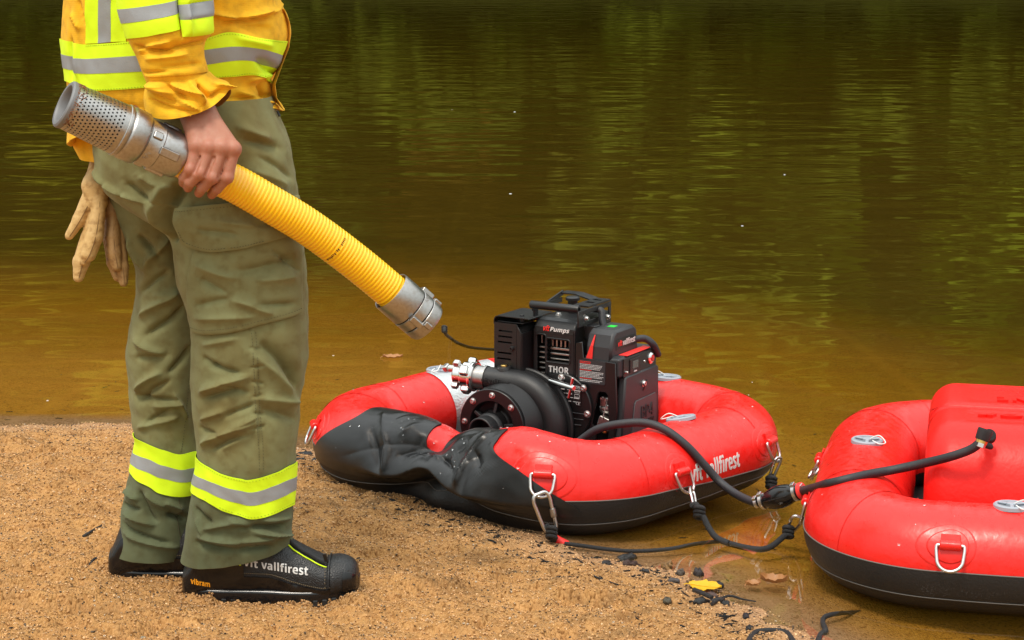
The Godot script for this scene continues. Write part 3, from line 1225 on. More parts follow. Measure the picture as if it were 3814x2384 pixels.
func raft_body(rf: Dictionary, root: Node3D) -> void:
	part(root, "tube", skin_sheet(rf, 0, 1, -28, 205, 520, 90, 0.0), M.red_rubber)
	var p := PackedVector3Array()
	for j in 341:
		for i in 48:
			p.append(skin(rf, j / 340.0, lerpf(200, 361 + rim_at(rf, j / 340.0), i / 47.0), 0.0016))
	var b := B.new()
	b.grid(p, 48, 341)
	part(root, "black_hull", b, M.black_rubber)
	b = B.new()
	p.resize(340)
	for k in 340:
		p[k] = skin(rf, k / 340.0, 1.0 + rim_at(rf, k / 340.0), 0.0016)
	b.tube(p, 0.0014, 6, true)
	for k in 340:
		p[k] = skin(rf, k / 340.0, -34.0, 0.002)
	b.tube(p, 0.0011, 6, true)
	part(root, "hull_seam", b, M.seam)
	# the floor, held inside the ring
	var f := B.new()
	var row := PackedVector3Array()
	for j in 6:
		for k in 120:
			var c := ring_at(rf, k / 120.0)
			row.append(Vector3(c.x * (0.01 + 0.98 * j / 5.0), -rf.r * 0.72, c.y * (0.01 + 0.98 * j / 5.0)))
	f.grid(row, 120, 6, true, false, Vector3.UP)
	part(root, "floor", f, M.black_rubber)
	# welded joints round the tube
	for s in rf.joints:
		var w := B.new()
		w = skin_sheet(rf, s - 0.004, s + 0.004, -2, 200, 3, 60, 0.0011)
		part(root, "welded_joint", w, M.red_rubber)
	# rain and splash drops that stand on the skin
	var drop := B.new()
	drop.ball(Vector3.ZERO, Vector3(1, 0.55, 1), 8)
	var r := RandomNumberGenerator.new()
	r.seed = int(rf.a * 1000)
	var places := []
	for k in rf.drops:
		var s := r.randf()
		var phi := r.randf_range(8, 165)
		if noise_a.get_noise_2d(s * 14.0, phi * 0.02) < r.randf_range(-0.35, 0.3):
			continue
		var n := skin_normal(rf, s, phi)
		var x := n.cross(Vector3(0.3, 0.2, 1)).normalized()
		var k2 := 0.0006 + 0.0017 * pow(r.randf(), 2.5)
		places.append(Transform3D(Basis(x * k2 * r.randf_range(0.8, 1.5), n * k2 * 0.7, x.cross(n) * k2 * r.randf_range(0.8, 1.5)), skin(rf, s, phi, 0.0012 + (0.004 if rf.slack and (s > 0.965 or s < 0.2) else 0.0))))
	scatter(root, "water_drops", drop.mesh(), M.drop, places)


func build_near_raft() -> void:
	var rf := {"a": 0.385, "b": 0.35, "corner": 0.175, "r": 0.098, "slack": true, "folds": [[Vector2(0.0446, 0.1334), Vector2(0.1106, 0.0564), 0.0098, 0.0090], [Vector2(0.1106, 0.0564), Vector2(0.1320, -0.0026), 0.0098, 0.0110], [Vector2(0.0528, 0.0795), Vector2(0.1172, 0.0000), 0.0137, -0.0140], [Vector2(0.0165, 0.0872), Vector2(0.0709, 0.0436), 0.0137, 0.0050], [Vector2(0.0908, 0.1231), Vector2(0.0924, 0.1795), 0.0098, -0.0050], [Vector2(0.1353, 0.0795), Vector2(0.1633, 0.1231), 0.0118, 0.0050], [Vector2(0.1518, 0.0333), Vector2(0.1914, 0.0641), 0.0108, -0.0060], [Vector2(0.1815, 0.0385), Vector2(0.2277, 0.0718), 0.0088, 0.0060], [Vector2(0.2030, 0.0949), Vector2(0.2096, 0.1154), 0.0088, 0.0040], [Vector2(0.1914, 0.0641), Vector2(0.2409, 0.0487), 0.0098, -0.0050], [Vector2(0.2640, 0.0641), Vector2(0.3201, 0.0282), 0.0118, -0.0160], [Vector2(0.2409, 0.0744), Vector2(0.2756, 0.0539), 0.0078, 0.0080], [Vector2(0.3036, 0.0590), Vector2(0.3135, 0.0282), 0.0078, 0.0070], [Vector2(0.3465, 0.0077), Vector2(0.3548, 0.0564), 0.0098, 0.0120], [Vector2(0.3548, 0.0564), Vector2(0.3795, 0.1129), 0.0108, 0.0100], [Vector2(0.3713, 0.0718), Vector2(0.3993, 0.0410), 0.0137, -0.0120], [Vector2(0.3102, 0.0744), Vector2(0.3284, 0.0923), 0.0098, -0.0060], [Vector2(0.4026, 0.0923), Vector2(0.4323, 0.0616), 0.0118, 0.0040], [Vector2(0.3399, 0.1359), Vector2(-0.6385, -0.2283), 0.0098, -0.0040], [Vector2(0.3366, 0.1026), Vector2(0.3498, 0.1385), 0.0088, 0.0040]], "rim": -1.0, "joints": [0.216, 0.255, 0.405, 0.47, 0.56, 0.70, 0.885, 0.93], "drops": 520}
	var root := thing("inflatable_raft", "red and black inflatable raft with the pump inside, half on the sand", "raft", "inflatable rafts tied in a row", Vector3(0.078, 0.046, -4.63), -deg_to_rad(41))
	raft_body(rf, root)
	# black reinforcing flap over the slack front, with a torn-looking notch
	var ns := 200
	var np := 60
	var top := func(sw: float) -> float:
		var t := 120.0 - 24.0 * smoothstep(0.10, 0.17, sw) - 16.0 * smoothstep(0.02, 0.07, sw)
		t -= 46.0 * smoothstep(0.070, 0.078, sw) * smoothstep(0.106, 0.090, sw)
		return t - 6.0 * sin(sw * 95.0)
	var p := PackedVector3Array()
	var q := PackedVector3Array()
	for j in ns:
		for i in np:
			var f := float(i) / (np - 1)
			var ph0 := -20.0 + 130.0 * f
			var sl := lerpf(-0.040, -0.003, smoothstep(-20.0, 62.0, ph0))
			var sr := lerpf(0.212, 0.158, smoothstep(-14.0, 75.0, ph0))
			var sw := lerpf(sl, sr, float(j) / (ns - 1))
			var ph: float = -20.0 + (top.call(sw) + 20.0) * f
			p.append(skin(rf, sw, ph, 0.0042))
			q.append(skin(rf, sw, ph, 0.0008))
	var b := B.new()
	b.shell(p, q, np, ns)
	part(root, "front_flap", b, M.black_flap)
	# silver heat patch on the inner face, beside the exhaust
	part(root, "foil_patch", skin_sheet(rf, 0.745, 0.829, 88, 204, 40, 40, 0.0022), M.foil)
	for d in [[0.957, 24.0, 0.0], [0.1925, 26.0, 0.0], [0.285, 15.0, 0.2], [0.409, 15.0, 0.1], [0.58, 25.0, 0.0], [0.70, 25.0, 0.0]]:
		hooks.append(anchor(rf, root, d[0], d[1], d[2]))
	valve(rf, root, 0.346, 103, 0.4)
	valve(rf, root, 0.808, 86, 2.2)
	valve(rf, root, 0.545, 86, 0.6)
	var per := length_of(rf)
	lettering(root, "lettering", "vft vallfirest", 0.040, M.white_print, func(x: float, y: float, z: float) -> Vector3: return skin(rf, 0.299 + x / per, -4.5 + rad_to_deg(y / rf.r), z + 0.0004), "Droid Sans", 700, 0.0008, 0.186)


func build_far_raft() -> void:
	var rf := {"a": 0.48, "b": 0.433, "corner": 0.172, "r": 0.103, "slack": false, "rim": -1.0, "joints": [0.0, 0.145, 0.20, 0.70, 0.745, 0.905, 0.955], "drops": 160}
	var root := thing("inflatable_raft", "red and black inflatable raft floating with a red fuel tank inside", "raft", "inflatable rafts tied in a row", Vector3(1.22, 0.048, -4.06), -deg_to_rad(13))
	raft_body(rf, root)
	for d in [[0.0045, 27.0, 0.0], [0.800, 14.0, 0.0], [0.890, 8.0, 0.0], [0.20, 25.0, 0.0]]:
		hooks.append(anchor(rf, root, d[0], d[1], d[2]))
	valve(rf, root, 0.8375, 91, 2.6)
	valve(rf, root, 0.0369, 93, 2.4)
	valve(rf, root, 0.62, 90, 1.0)


func build_fuel_tank() -> void:
	var root := thing("fuel_tank", "red moulded plastic fuel tank lying in the far raft", "fuel tank", "", Vector3(1.22, 0.062, -4.06), -deg_to_rad(13))
	# a loaf of rounded rectangles from end to end, softened at the rims, with a waist groove along the top
	var outline := PackedVector2Array()
	var knots := [Vector2(0.262, -0.085), Vector2(0.268, -0.02), Vector2(0.262, 0.06), Vector2(0.240, 0.120), Vector2(0.205, 0.160), Vector2(0.165, 0.181), Vector2(0.120, 0.186), Vector2(0.055, 0.188), Vector2(0.040, 0.184), Vector2(0.026, 0.184), Vector2(0.012, 0.191), Vector2(-0.06, 0.194), Vector2(-0.15, 0.193), Vector2(-0.195, 0.183), Vector2(-0.222, 0.150), Vector2(-0.232, 0.08), Vector2(-0.235, -0.02), Vector2(-0.23, -0.085)]
	for k in knots.size() - 1:
		for i in 5:
			outline.append(knots[k].cubic_interpolate(knots[k + 1], knots[maxi(k - 1, 0)], knots[mini(k + 2, knots.size() - 1)], i / 5.0))
	outline.append(knots[-1])
	var p := PackedVector3Array()
	var rows := []
	for k in 9:
		var a := PI / 2 * k / 8
		rows.append(Vector2(-0.297 - 0.055 * cos(a), 0.0))
	for k in range(1, 60):
		rows.append(Vector2(lerpf(-0.297, 0.297, k / 60.0), 0.0))
	for k in 9:
		var a := PI / 2 * (8 - k) / 8
		rows.append(Vector2(0.297 + 0.055 * cos(a), 0.0))
	var n := outline.size()
	for w in rows:
		var inset := 0.055 * (1.0 - sqrt(maxf(0.0, 1.0 - pow(clampf((absf(w.x) - 0.297) / 0.055, 0.0, 1.0), 2.0))))
		for i in n:
			var o := outline[i]
			var e := (outline[mini(i + 1, n - 1)] - outline[maxi(i - 1, 0)]).normalized()
			var nn := Vector2(e.y, -e.x)
			if nn.dot(o - Vector2(0.01, 0.05)) < 0:
				nn = -nn
			var q := o - nn * inset
			# two shallow label panels moulded into the top
			var pan := smoothstep(-0.275, -0.268, w.x) * (smoothstep(-0.155, -0.148, o.x) * smoothstep(-0.002, -0.009, o.x) + smoothstep(0.062, 0.069, o.x) * smoothstep(0.15, 0.14, o.x))
			if o.y > 0.15:
				q -= nn * 0.0035 * pan
			# the slight swell of the front face
			if o.x > 0.2:
				q += nn * 0.010 * bell(w.x, -0.05, 0.14) * bell(o.y, -0.01, 0.06)
			p.append(Vector3(w.x, q.y, q.x))
	var b := B.new()
	b.grid(p, n, rows.size(), false, false, Vector3.ZERO)
	# end caps
	for e in [0, rows.size() - 1]:
		var ctr := Vector3(rows[e].x, 0.05, 0.01)
		var out := Vector3(-1 if e == 0 else 1, 0, 0)
		var c := b.vert(ctr, out)
		var st := b.v.size()
		for i in n:
			b.vert(p[e * n + i], out)
		for i in n - 1:
			b.tri(c, st + i, st + i + 1)
	part(root, "tank_shell", b, M.red_plastic)
	# moulded lettering, upside down as seen from the bank
	var top := func(at: Vector3) -> Callable:
		return plane_place(at, Vector3(-1, 0, 0), Vector3(0, 0, 1))
	lettering(root, "moulded_lettering", "LINE", 0.030, M.red_plastic, top.call(Vector3(-0.098, 0.1905, -0.045)), "Droid Sans", 700, 0.0042, 0.115)
	lettering(root, "moulded_lettering", "pter", 0.026, M.red_plastic, top.call(Vector3(-0.07, 0.1845, 0.082)), "Droid Sans", 700, 0.0045, 0.17, 0.5)
	# three lines of small moulded print, too worn to read
	var r := RandomNumberGenerator.new()
	r.seed = 12
	var worn := B.new()
	for line in 3:
		var x := -0.045
		while x > -0.215 + 0.02 * line:
			var w := r.randf_range(0.003, 0.007)
			worn.cube(Vector3(x - w / 2, 0.1905, -0.122 + 0.022 * line), Vector3(w, 0.003, r.randf_range(0.006, 0.009)), 0.001)
			x -= w + (0.002 if r.randf() < 0.8 else 0.008)
	part(root, "moulded_lettering", worn, M.red_plastic)
	for k in 3:
		lettering(root, "moulded_lettering", ["GALLONS", "GALLONS", "CAPACITY"][k], 0.0075, M.print_red, plane_place(Vector3(-0.085 - 0.01 * (k % 2), 0.088 - 0.016 * k, 0.2535 + 0.0035 * k), Vector3(-1, 0, 0), Vector3(0, -0.96, 0.26).normalized()), "Droid Sans", 700, 0.003, 0.06)
	# outlet elbow under the black fuel connector
	var el := B.new()
	el.turned(Vector3(-0.229, 0.1796, 0.246), Vector3(-0.2302, 0.2066, 0.3), [Vector2(0.014, -0.012), Vector2(0.014, 0.002), Vector2(0.012, 0.006), Vector2(0.0001, 0.006)], 24)
	part(root, "outlet_collar", el, M.rope_black)


# ---------------------------------------------------------------- the motor pump in the near raft
# its own axes: x along the front to the right, y up, z out of the front
func cap_screw(b: B, at: Vector3, n: Vector3, r := 0.0062) -> void:
	b.turned(at, at + n, [Vector2(r * 1.35, -0.001), Vector2(r * 1.35, 0.0012), Vector2(r, 0.0016), Vector2(r, 0.0052), Vector2(r * 0.85, 0.0064), Vector2(r * 0.5, 0.0064), Vector2(r * 0.45, 0.003), Vector2(0.0001, 0.003)], 18)


# a flat wall in the x-y plane at depth z with oblong openings [x, y, w, h], made of strips between them
func pierced(b: B, x0: float, y0: float, x1: float, y1: float, z: float, thick: float, holes: Array) -> void:
	var ys := [y0, y1]
	for h in holes:
		ys.append(h[1] - h[3] / 2)
		ys.append(h[1] + h[3] / 2)
	ys.sort()
	for k in ys.size() - 1:
		var lo: float = ys[k]
		var hi: float = ys[k + 1]
		if hi - lo < 0.0003:
			continue
		var x := x0
		var mid := (lo + hi) / 2
		var row := []
		for h in holes:
			if absf(mid - h[1]) < h[3] / 2:
				row.append(h)
		row.sort_custom(func(p, q): return p[0] < q[0])
		for h in row + [[x1 + 1.0, 0, 2.0, 0]]:
			var e: float = minf(h[0] - h[2] / 2, x1)
			if e - x > 0.0003:
				b.cube(Vector3((x + e) / 2, mid, z), Vector3(e - x, hi - lo, thick), 0.0)
			x = h[0] + h[2] / 2


func build_pump() -> void:
	var root := thing("motor_pump", "black motor driven water pump with silver coupling inside the raft", "pump", "", Vector3(0.085, -0.03, -4.70), -deg_to_rad(31))
	var b := B.new()
	# base frame and rubber feet
	b.cube(Vector3(0.02, 0.012, -0.04), Vector3(0.36, 0.02, 0.26), 0.004)
	part(root, "base_frame", b, M.powder_black)
	# --- volute casing
	var c := Vector3(-0.055, 0.115, 0)
	b = B.new()
	var cs := c + Vector3(0.022, -0.012, 0)
	b.turned(cs + Vector3(0, 0, 0.045), cs + Vector3(0, 0, 1), [Vector2(0.0001, 0.0), Vector2(0.130, 0.0), Vector2(0.133, 0.002), Vector2(0.133, 0.009), Vector2(0.130, 0.012), Vector2(0.10, 0.013)], 64)
	# the scroll: a pipe that winds round the wheel and leaves to the left at the top
	var pts := PackedVector3Array()
	var rad := PackedFloat32Array()
	for k in 49:
		var t := k / 48.0
		var a := deg_to_rad(lerpf(-200.0, 92.0, t))
		var rr := lerpf(0.096, 0.101, t)
		pts.append(cs + Vector3(cos(a) * rr, sin(a) * rr, 0.082))
		rad.append(lerpf(0.026, 0.0305, t))
	var from := pts[48]
	for k in range(1, 9):
		pts.append(from + Vector3(-0.0105 * k, 0.0006 * k, 0.0012 * k))
		rad.append(lerpf(0.0305, 0.0275, k / 8.0))
	b.tube(pts, rad, 28)
	# drum between back plate and front flange
	b.turned(c + Vector3(0.006, -0.004, 0.055), c + Vector3(0.006, -0.004, 1), [Vector2(0.122, 0), Vector2(0.120, 0.02), Vector2(0.106, 0.040), Vector2(0.096, 0.062), Vector2(0.0865, 0.090), Vector2(0.082, 0.104)], 64)
	var casing := part(root, "volute_casing", b, M.cast_black)
	b = B.new()
	b.bar(c + Vector3(-0.045, 0.076, 0.128), c + Vector3(0.030, 0.086, 0.118), 0.006, 0.010, Vector3(0, 0, 1), 0.002)
	part(casing, "rib", b, M.cast_black)
	# front flange, inset hub with ribs and the suction stub
	b = B.new()
	b.turned(c + Vector3(0, 0, 0.157), c + Vector3(0, 0, 1), [Vector2(0.086, -0.004), Vector2(0.0875, -0.002), Vector2(0.0875, 0.008), Vector2(0.086, 0.0098), Vector2(0.060, 0.0098), Vector2(0.058, 0.008), Vector2(0.054, -0.006), Vector2(0.040, -0.010), Vector2(0.036, -0.006), Vector2(0.034, 0.014)], 64)
	var flange := part(root, "front_flange", b, M.plate_black)
	for k in 5:
		var a := deg_to_rad(78 + 72 * k)
		b = B.new()
		b.bar(c + Vector3(cos(a) * 0.032, sin(a) * 0.032, 0.160), c + Vector3(cos(a) * 0.057, sin(a) * 0.057, 0.158), 0.008, 0.012, Vector3(0, 0, 1), 0.0015)
		part(flange, "rib", b, M.cast_black)
	for k in 8:
		var a := deg_to_rad(88 + 45 * k)
		b = B.new()
		cap_screw(b, c + Vector3(cos(a) * 0.0735, sin(a) * 0.0735, 0.1668), Vector3(0, 0, 1), 0.0058)
		part(flange, "bolt", b, M.steel)
	b = B.new()
	b.turned(c + Vector3(-0.002, -0.004, 0.16), c + Vector3(-0.002, -0.004, 1), [Vector2(0.0375, 0.0), Vector2(0.036, 0.018), Vector2(0.0325, 0.022), Vector2(0.0325, 0.052), Vector2(0.031, 0.0535), Vector2(0.0285, 0.0535), Vector2(0.0275, 0.052), Vector2(0.0265, 0.0)], 48)
	var stub := part(root, "suction_port", b, M.cast_black)
	b = B.new()
	b.turned(c + Vector3(-0.002, -0.004, 0.16), c + Vector3(-0.002, -0.004, 1), [Vector2(0.0263, 0.006), Vector2(0.0001, 0.006)], 32)
	part(stub, "bore", b, M.dark_void)
	# raised casting text on the outlet, priming plug on its top
	var oc := from + Vector3(-0.080, 0.004, 0.011)
	lettering(casing, "cast_lettering", "vft vallfirest", 0.013, M.cast_black, func(x: float, y: float, z: float) -> Vector3:
		var t := deg_to_rad(12.0) + (y - 0.010) / 0.029
		return Vector3(oc.x + 0.004 + x, from.y + 0.004 - x * 0.04 + sin(t) * (0.0278 + x * 0.03 + z), 0.0915 - x * 0.11 + cos(t) * (0.0278 + x * 0.03 + z)), "Droid Sans", 700, 0.0016, 0.074)
	b = B.new()
	b.turned(from + Vector3(-0.034, 0.026, 0.002), from + Vector3(-0.034, 1, 0.002), [Vector2(0.018, 0), Vector2(0.0165, 0.008), Vector2(0.015, 0.0105), Vector2(0.0001, 0.0105)], 28)
	part(casing, "priming_boss", b, M.cast_black)
	b = B.new()
	b.turned(from + Vector3(-0.034, 0.036, 0.002), from + Vector3(-0.034, 1, 0.002), [Vector2(0.0085, 0), Vector2(0.0085, 0.003), Vector2(0.007, 0.0045), Vector2(0.0001, 0.0045)], 6)
	part(casing, "priming_plug", b, M.brass)
	# --- outlet coupling, along -x
	var o := pts[pts.size() - 1] + Vector3(0.004, 0, 0)
	var ax := Vector3(-1, 0.03, 0.10).normalized()
	b = B.new()
	b.turned(o, o + ax, [Vector2(0.0295, -0.004), Vector2(0.0295, 0.003), Vector2(0.0275, 0.004), Vector2(0.0275, 0.023), Vector2(0.030, 0.0245)], 40)
	var cup := part(root, "outlet_coupling", b, M.aluminium)
	b = B.new()
	b.turned(o + ax * 0.0245, o + ax, [Vector2(0.026, 0), Vector2(0.0335, 0.0), Vector2(0.0365, 0.003), Vector2(0.0365, 0.008), Vector2(0.0345, 0.011), Vector2(0.033, 0.012), Vector2(0.033, 0.030), Vector2(0.029, 0.034), Vector2(0.027, 0.036), Vector2(0.027, 0.052), Vector2(0.024, 0.055), Vector2(0.0001, 0.055)], 40)
	part(cup, "coupling_ring", b, M.chrome)
	var sx := Vector3.UP.cross(ax).normalized()
	var sy := ax.cross(sx)
	for k in 4:
		var a := TAU * k / 4 + 0.55
		var e := sx * cos(a) + sy * sin(a)
		var t := ax.cross(e)
		b = B.new()
		b.box(Transform3D(Basis(t, e, t.cross(e)), o + ax * 0.043 + e * 0.036), Vector3(0.026, 0.018, 0.024), 0.006)
		part(cup, "coupling_lug", b, M.chrome)
	for k in 3:
		var a := TAU * k / 3 + 1.2
		var e := sx * cos(a) + sy * sin(a)
		var t := ax.cross(e)
		b = B.new()
		b.box(Transform3D(Basis(t, e, t.cross(e)), o + ax * 0.072 + e * 0.031), Vector3(0.016, 0.014, 0.018), 0.004)
		part(cup, "coupling_lug", b, M.steel)
	b = B.new()
	b.rod(o + ax * 0.078 + sy * 0.012, o + ax * 0.112 + sy * 0.010 + sx * -0.005, 0.0085, 16, 0.002)
	b.cube(o + ax * 0.105 + sy * 0.012, Vector3(0.016, 0.016, 0.02), 0.004, Vector3(0.4, 0, 0.3))
	part(cup, "drain_cock", b, M.steel)
	b = B.new()
	b.bar(o + ax * 0.013 - sy * 0.031 - sx * 0.01, o + ax * 0.013 - sy * 0.031 + sx * 0.012, 0.010, 0.006, Vector3.UP, 0.002)
	part(cup, "clamp_lug", b, M.aluminium)
	# --- engine shroud
	b = B.new()
	var front := 0.034
	pierced(b, -0.016, 0.190, 0.088, 0.322, front - 0.002, 0.004, [[0.047, 0.281, 0.060, 0.052], [0.0015, 0.252, 0.022, 0.125]])
	b.cube(Vector3(0.090, 0.26, -0.055), Vector3(0.004, 0.14, 0.178), 0.0015)
	b.cube(Vector3(-0.018, 0.26, -0.055), Vector3(0.004, 0.14, 0.178), 0.0015)
	b.cube(Vector3(0.036, 0.26, -0.146), Vector3(0.108, 0.14, 0.004), 0.0015)
	# sloping upper band and lid
	var hull := PackedVector2Array([Vector2(0.0345, 0.3225), Vector2(0.0335, 0.335), Vector2(0.022, 0.350), Vector2(0.008, 0.354), Vector2(-0.14, 0.354), Vector2(-0.148, 0.346), Vector2(-0.148, 0.3225)])
	b.prism(hull, 0.1115, Transform3D(Basis(Vector3(0, 0, 1), Vector3(0, 1, 0), Vector3(-1, 0, 0)), Vector3(0.036, 0, 0)), 0.004)
	var shroud := part(root, "engine_shroud", b, M.powder_black)
	# window rims
	for w in [[0.047, 0.281, 0.060, 0.052], [0.0015, 0.252, 0.022, 0.125]]:
		b = B.new()
		var rim := round_rect(w[2] + 0.006, w[3] + 0.006, 0.007)
		var line := PackedVector3Array()
		for q in rim:
			line.append(Vector3(w[0] + q.x, w[1] + q.y, front + 0.0002))
		b.tube(line, 0.0022, 6, true)
		part(shroud, "window_rim", b, M.powder_black)
	# cylinder fins seen through the windows
	b = B.new()
	b.cube(Vector3(0.036, 0.25, -0.04), Vector3(0.09, 0.12, 0.09), 0.002)
	part(shroud, "cylinder", b, M.dark_void)
	for k in 3:
		b = B.new()
		b.bar(Vector3(0.018, 0.258 + 0.0125 * k, 0.012), Vector3(0.078, 0.258 + 0.0125 * k, 0.012), 0.005 + 0.001 * k, 0.018, Vector3(0, 0, 1), 0.002)
		part(shroud, "cooling_fin", b, M.aluminium)
	for k in 5:
		b = B.new()
		b.bar(Vector3(0.024 + 0.0115 * k, 0.287, 0.012), Vector3(0.024 + 0.0115 * k, 0.309, 0.012), 0.005, 0.016, Vector3(0, 0, 1), 0.0015)
		part(shroud, "cooling_fin", b, M.aluminium)
	for k in 8:
		b = B.new()
		b.bar(Vector3(-0.010, 0.196 + 0.0125 * k, 0.016), Vector3(0.012, 0.196 + 0.0125 * k, 0.016), 0.0045, 0.016, Vector3(0, 0, 1), 0.0015)
		part(shroud, "cooling_fin", b, M.aluminium)
	for k in 2:
		b = B.new()
		b.bar(Vector3(-0.004 + 0.010 * k, 0.292, 0.014), Vector3(-0.004 + 0.010 * k, 0.314, 0.014), 0.003, 0.016, Vector3(0, 0, 1), 0.0012)
		part(shroud, "cooling_fin", b, M.aluminium)
	lettering(shroud, "lettering", "THOR", 0.0155, M.print_grey, plane_place(Vector3(0.0225, 0.2285, front + 0.0004), Vector3.RIGHT, Vector3.UP), "Droid Sans", 700, 0.0006, 0.054)
	var up_y := Vector3(0, 0.95, -0.1).normalized()
	lettering(shroud, "lettering", "vft", 0.0135, M.print_red, plane_place(Vector3(0.006, 0.3265, front + 0.0018), Vector3.RIGHT, up_y), "Droid Sans", 700, 0.0006, 0.017, 0.25)
	lettering(shroud, "lettering", "Pumps", 0.0135, M.white_print, plane_place(Vector3(0.0255, 0.3235, front + 0.0018), Vector3.RIGHT, up_y), "Droid Sans", 700, 0.0006, 0.050, 0.25)
	for q in [Vector3(0.018, 0.355, -0.02), Vector3(0.070, 0.355, -0.045)]:
		b = B.new()
		cap_screw(b, q, Vector3.UP, 0.006)
		part(shroud, "bolt", b, M.steel)
	# --- muffler box at the left, standing proud of the shroud
	b = B.new()
	pierced(b, -0.103, 0.215, -0.043, 0.342, 0.072, 0.003, [[-0.073, 0.323, 0.038, 0.0042], [-0.074, 0.3095, 0.038, 0.0042], [-0.075, 0.296, 0.038, 0.0042], [-0.076, 0.270, 0.038, 0.0042], [-0.077, 0.256, 0.038, 0.0042]])
	b.prism(PackedVector2Array([Vector2(-0.043, 0.215), Vector2(-0.031, 0.215), Vector2(-0.031, 0.322), Vector2(-0.043, 0.342)]), 0.003, Transform3D(Basis.IDENTITY, Vector3(0, 0, 0.0715)), 0.0006)
	b.cube(Vector3(-0.0295, 0.268, 0.012), Vector3(0.003, 0.108, 0.120), 0.0012)
	b.cube(Vector3(-0.1045, 0.278, 0.012), Vector3(0.003, 0.128, 0.120), 0.0012)
	b.cube(Vector3(-0.067, 0.343, 0.008), Vector3(0.074, 0.003, 0.112), 0.001)
	var muff := part(root, "muffler_guard", b, M.powder_black)
	b = B.new()
	b.cube(Vector3(-0.067, 0.275, 0.012), Vector3(0.066, 0.116, 0.09), 0.01)
	part(muff, "muffler", b, M.dark_void)
	# heat shield bent over the top
	b = B.new()
	var sh := PackedVector3Array()
	var sh2 := PackedVector3Array()
	var bent := [Vector2(-0.108, 0.338), Vector2(-0.1075, 0.350), Vector2(-0.103, 0.356), Vector2(-0.094, 0.358), Vector2(-0.014, 0.3575)]
	for q in bent:
		for k in 5:
			sh.append(Vector3(q.x, q.y, lerpf(-0.045, 0.070, k / 4.0)))
			sh2.append(Vector3(q.x + 0.0015, q.y - 0.002, lerpf(-0.045, 0.070, k / 4.0)))
	b.shell(sh, sh2, 5, bent.size())
	part(muff, "heat_shield", b, M.powder_black)
	for q in [Vector3(-0.0545, 0.2835, 0.0735)]:
		b = B.new()
		cap_screw(b, q, Vector3(0, 0, 1), 0.0045)
		part(muff, "bolt", b, M.powder_black)
	b = B.new()
	b.rod(Vector3(-0.045, 0.344, 0.045), Vector3(-0.045, 0.361, 0.045), 0.006, 12)
	part(muff, "bolt", b, M.powder_black)
	# --- carrying handle on top: front bar, side plates, bridging straps
	b = B.new()
	b.turned(Vector3(-0.026, 0.386, 0.036), Vector3(1, 0.386, 0.036), [Vector2(0.0001, 0.003), Vector2(0.005, 0.0), Vector2(0.0085, 0.0005), Vector2(0.0095, 0.002), Vector2(0.0095, 0.128), Vector2(0.0085, 0.1305), Vector2(0.005, 0.1305), Vector2(0.0045, 0.122), Vector2(0.0001, 0.122)], 24)
	var hd := part(root, "carrying_handle", b, M.powder_black)
	b = B.new()
	# right cheek: a plate with a long opening
	var cheek := Transform3D(Basis(Vector3(0, 0, -1), Vector3(0, 1, 0), Vector3(1, 0, 0)), Vector3(0.106, 0, 0))
	for s in [[-0.045, 0.3435, -0.022, 0.3820], [0.105, 0.3435, 0.115, 0.3820]]:
		b.prism(PackedVector2Array([Vector2(s[0], s[1]), Vector2(s[2], s[1]), Vector2(s[2], s[3]), Vector2(s[0], s[3])]), 0.004, cheek, 0.0008)
	for s in [[-0.022, 0.3435, 0.105, 0.3540], [-0.022, 0.3710, 0.105, 0.3820]]:
		b.prism(PackedVector2Array([Vector2(s[0], s[1]), Vector2(s[2], s[1]), Vector2(s[2], s[3]), Vector2(s[0], s[3])]), 0.004, cheek, 0.0008)
	# left cheek
	b.cube(Vector3(-0.022, 0.3760, -0.035), Vector3(0.004, 0.012, 0.14), 0.001)
	b.cube(Vector3(-0.022, 0.3620, 0.020), Vector3(0.004, 0.026, 0.02), 0.001)
	part(hd, "cheek_plate", b, M.powder_black)
	b = B.new()
	for q in [[0.066, 0.106, -0.115, -0.095], [0.066, 0.106, -0.083, -0.060], [0.066, 0.106, -0.045, -0.005], [0.066, 0.074, -0.095, -0.083], [0.096, 0.106, -0.095, -0.083], [0.066, 0.074, -0.060, -0.045], [0.096, 0.106, -0.060, -0.045]]:
		b.cube(Vector3((q[0] + q[1]) / 2, 0.3855, (q[2] + q[3]) / 2), Vector3(q[1] - q[0], 0.004, q[3] - q[2]), 0.0)
	part(hd, "slotted_plate", b, M.powder_black)
	b = B.new()
	b.bar(Vector3(0.070, 0.3865, -0.10), Vector3(0.02, 0.3930, -0.115), 0.03, 0.004, Vector3.UP, 0.001)
	part(hd, "strap", b, M.powder_black)
	b = B.new()
	b.cube(Vector3(0.0, 0.3930, -0.115), Vector3(0.045, 0.004, 0.03), 0.001)
	part(hd, "strap", b, M.powder_black)
	b = B.new()
	b.bar(Vector3(-0.022, 0.3930, -0.112), Vector3(-0.024, 0.3770, -0.04), 0.012, 0.004, Vector3.RIGHT, 0.001)
	part(hd, "strap", b, M.powder_black)
	b = B.new()
	b.bar(Vector3(0.074, 0.3860, -0.020), Vector3(0.050, 0.3770, -0.004), 0.02, 0.004, Vector3.UP, 0.001)
	part(hd, "strap", b, M.powder_black)
	b = B.new()
	b.turned(Vector3(0.028, 0.354, -0.07), Vector3(0.028, 1, -0.07), [Vector2(0.012, 0), Vector2(0.012, 0.030), Vector2(0.017, 0.031), Vector2(0.017, 0.037), Vector2(0.013, 0.040), Vector2(0.0001, 0.040)], 24)
	part(hd, "filler_cap", b, M.powder_black)
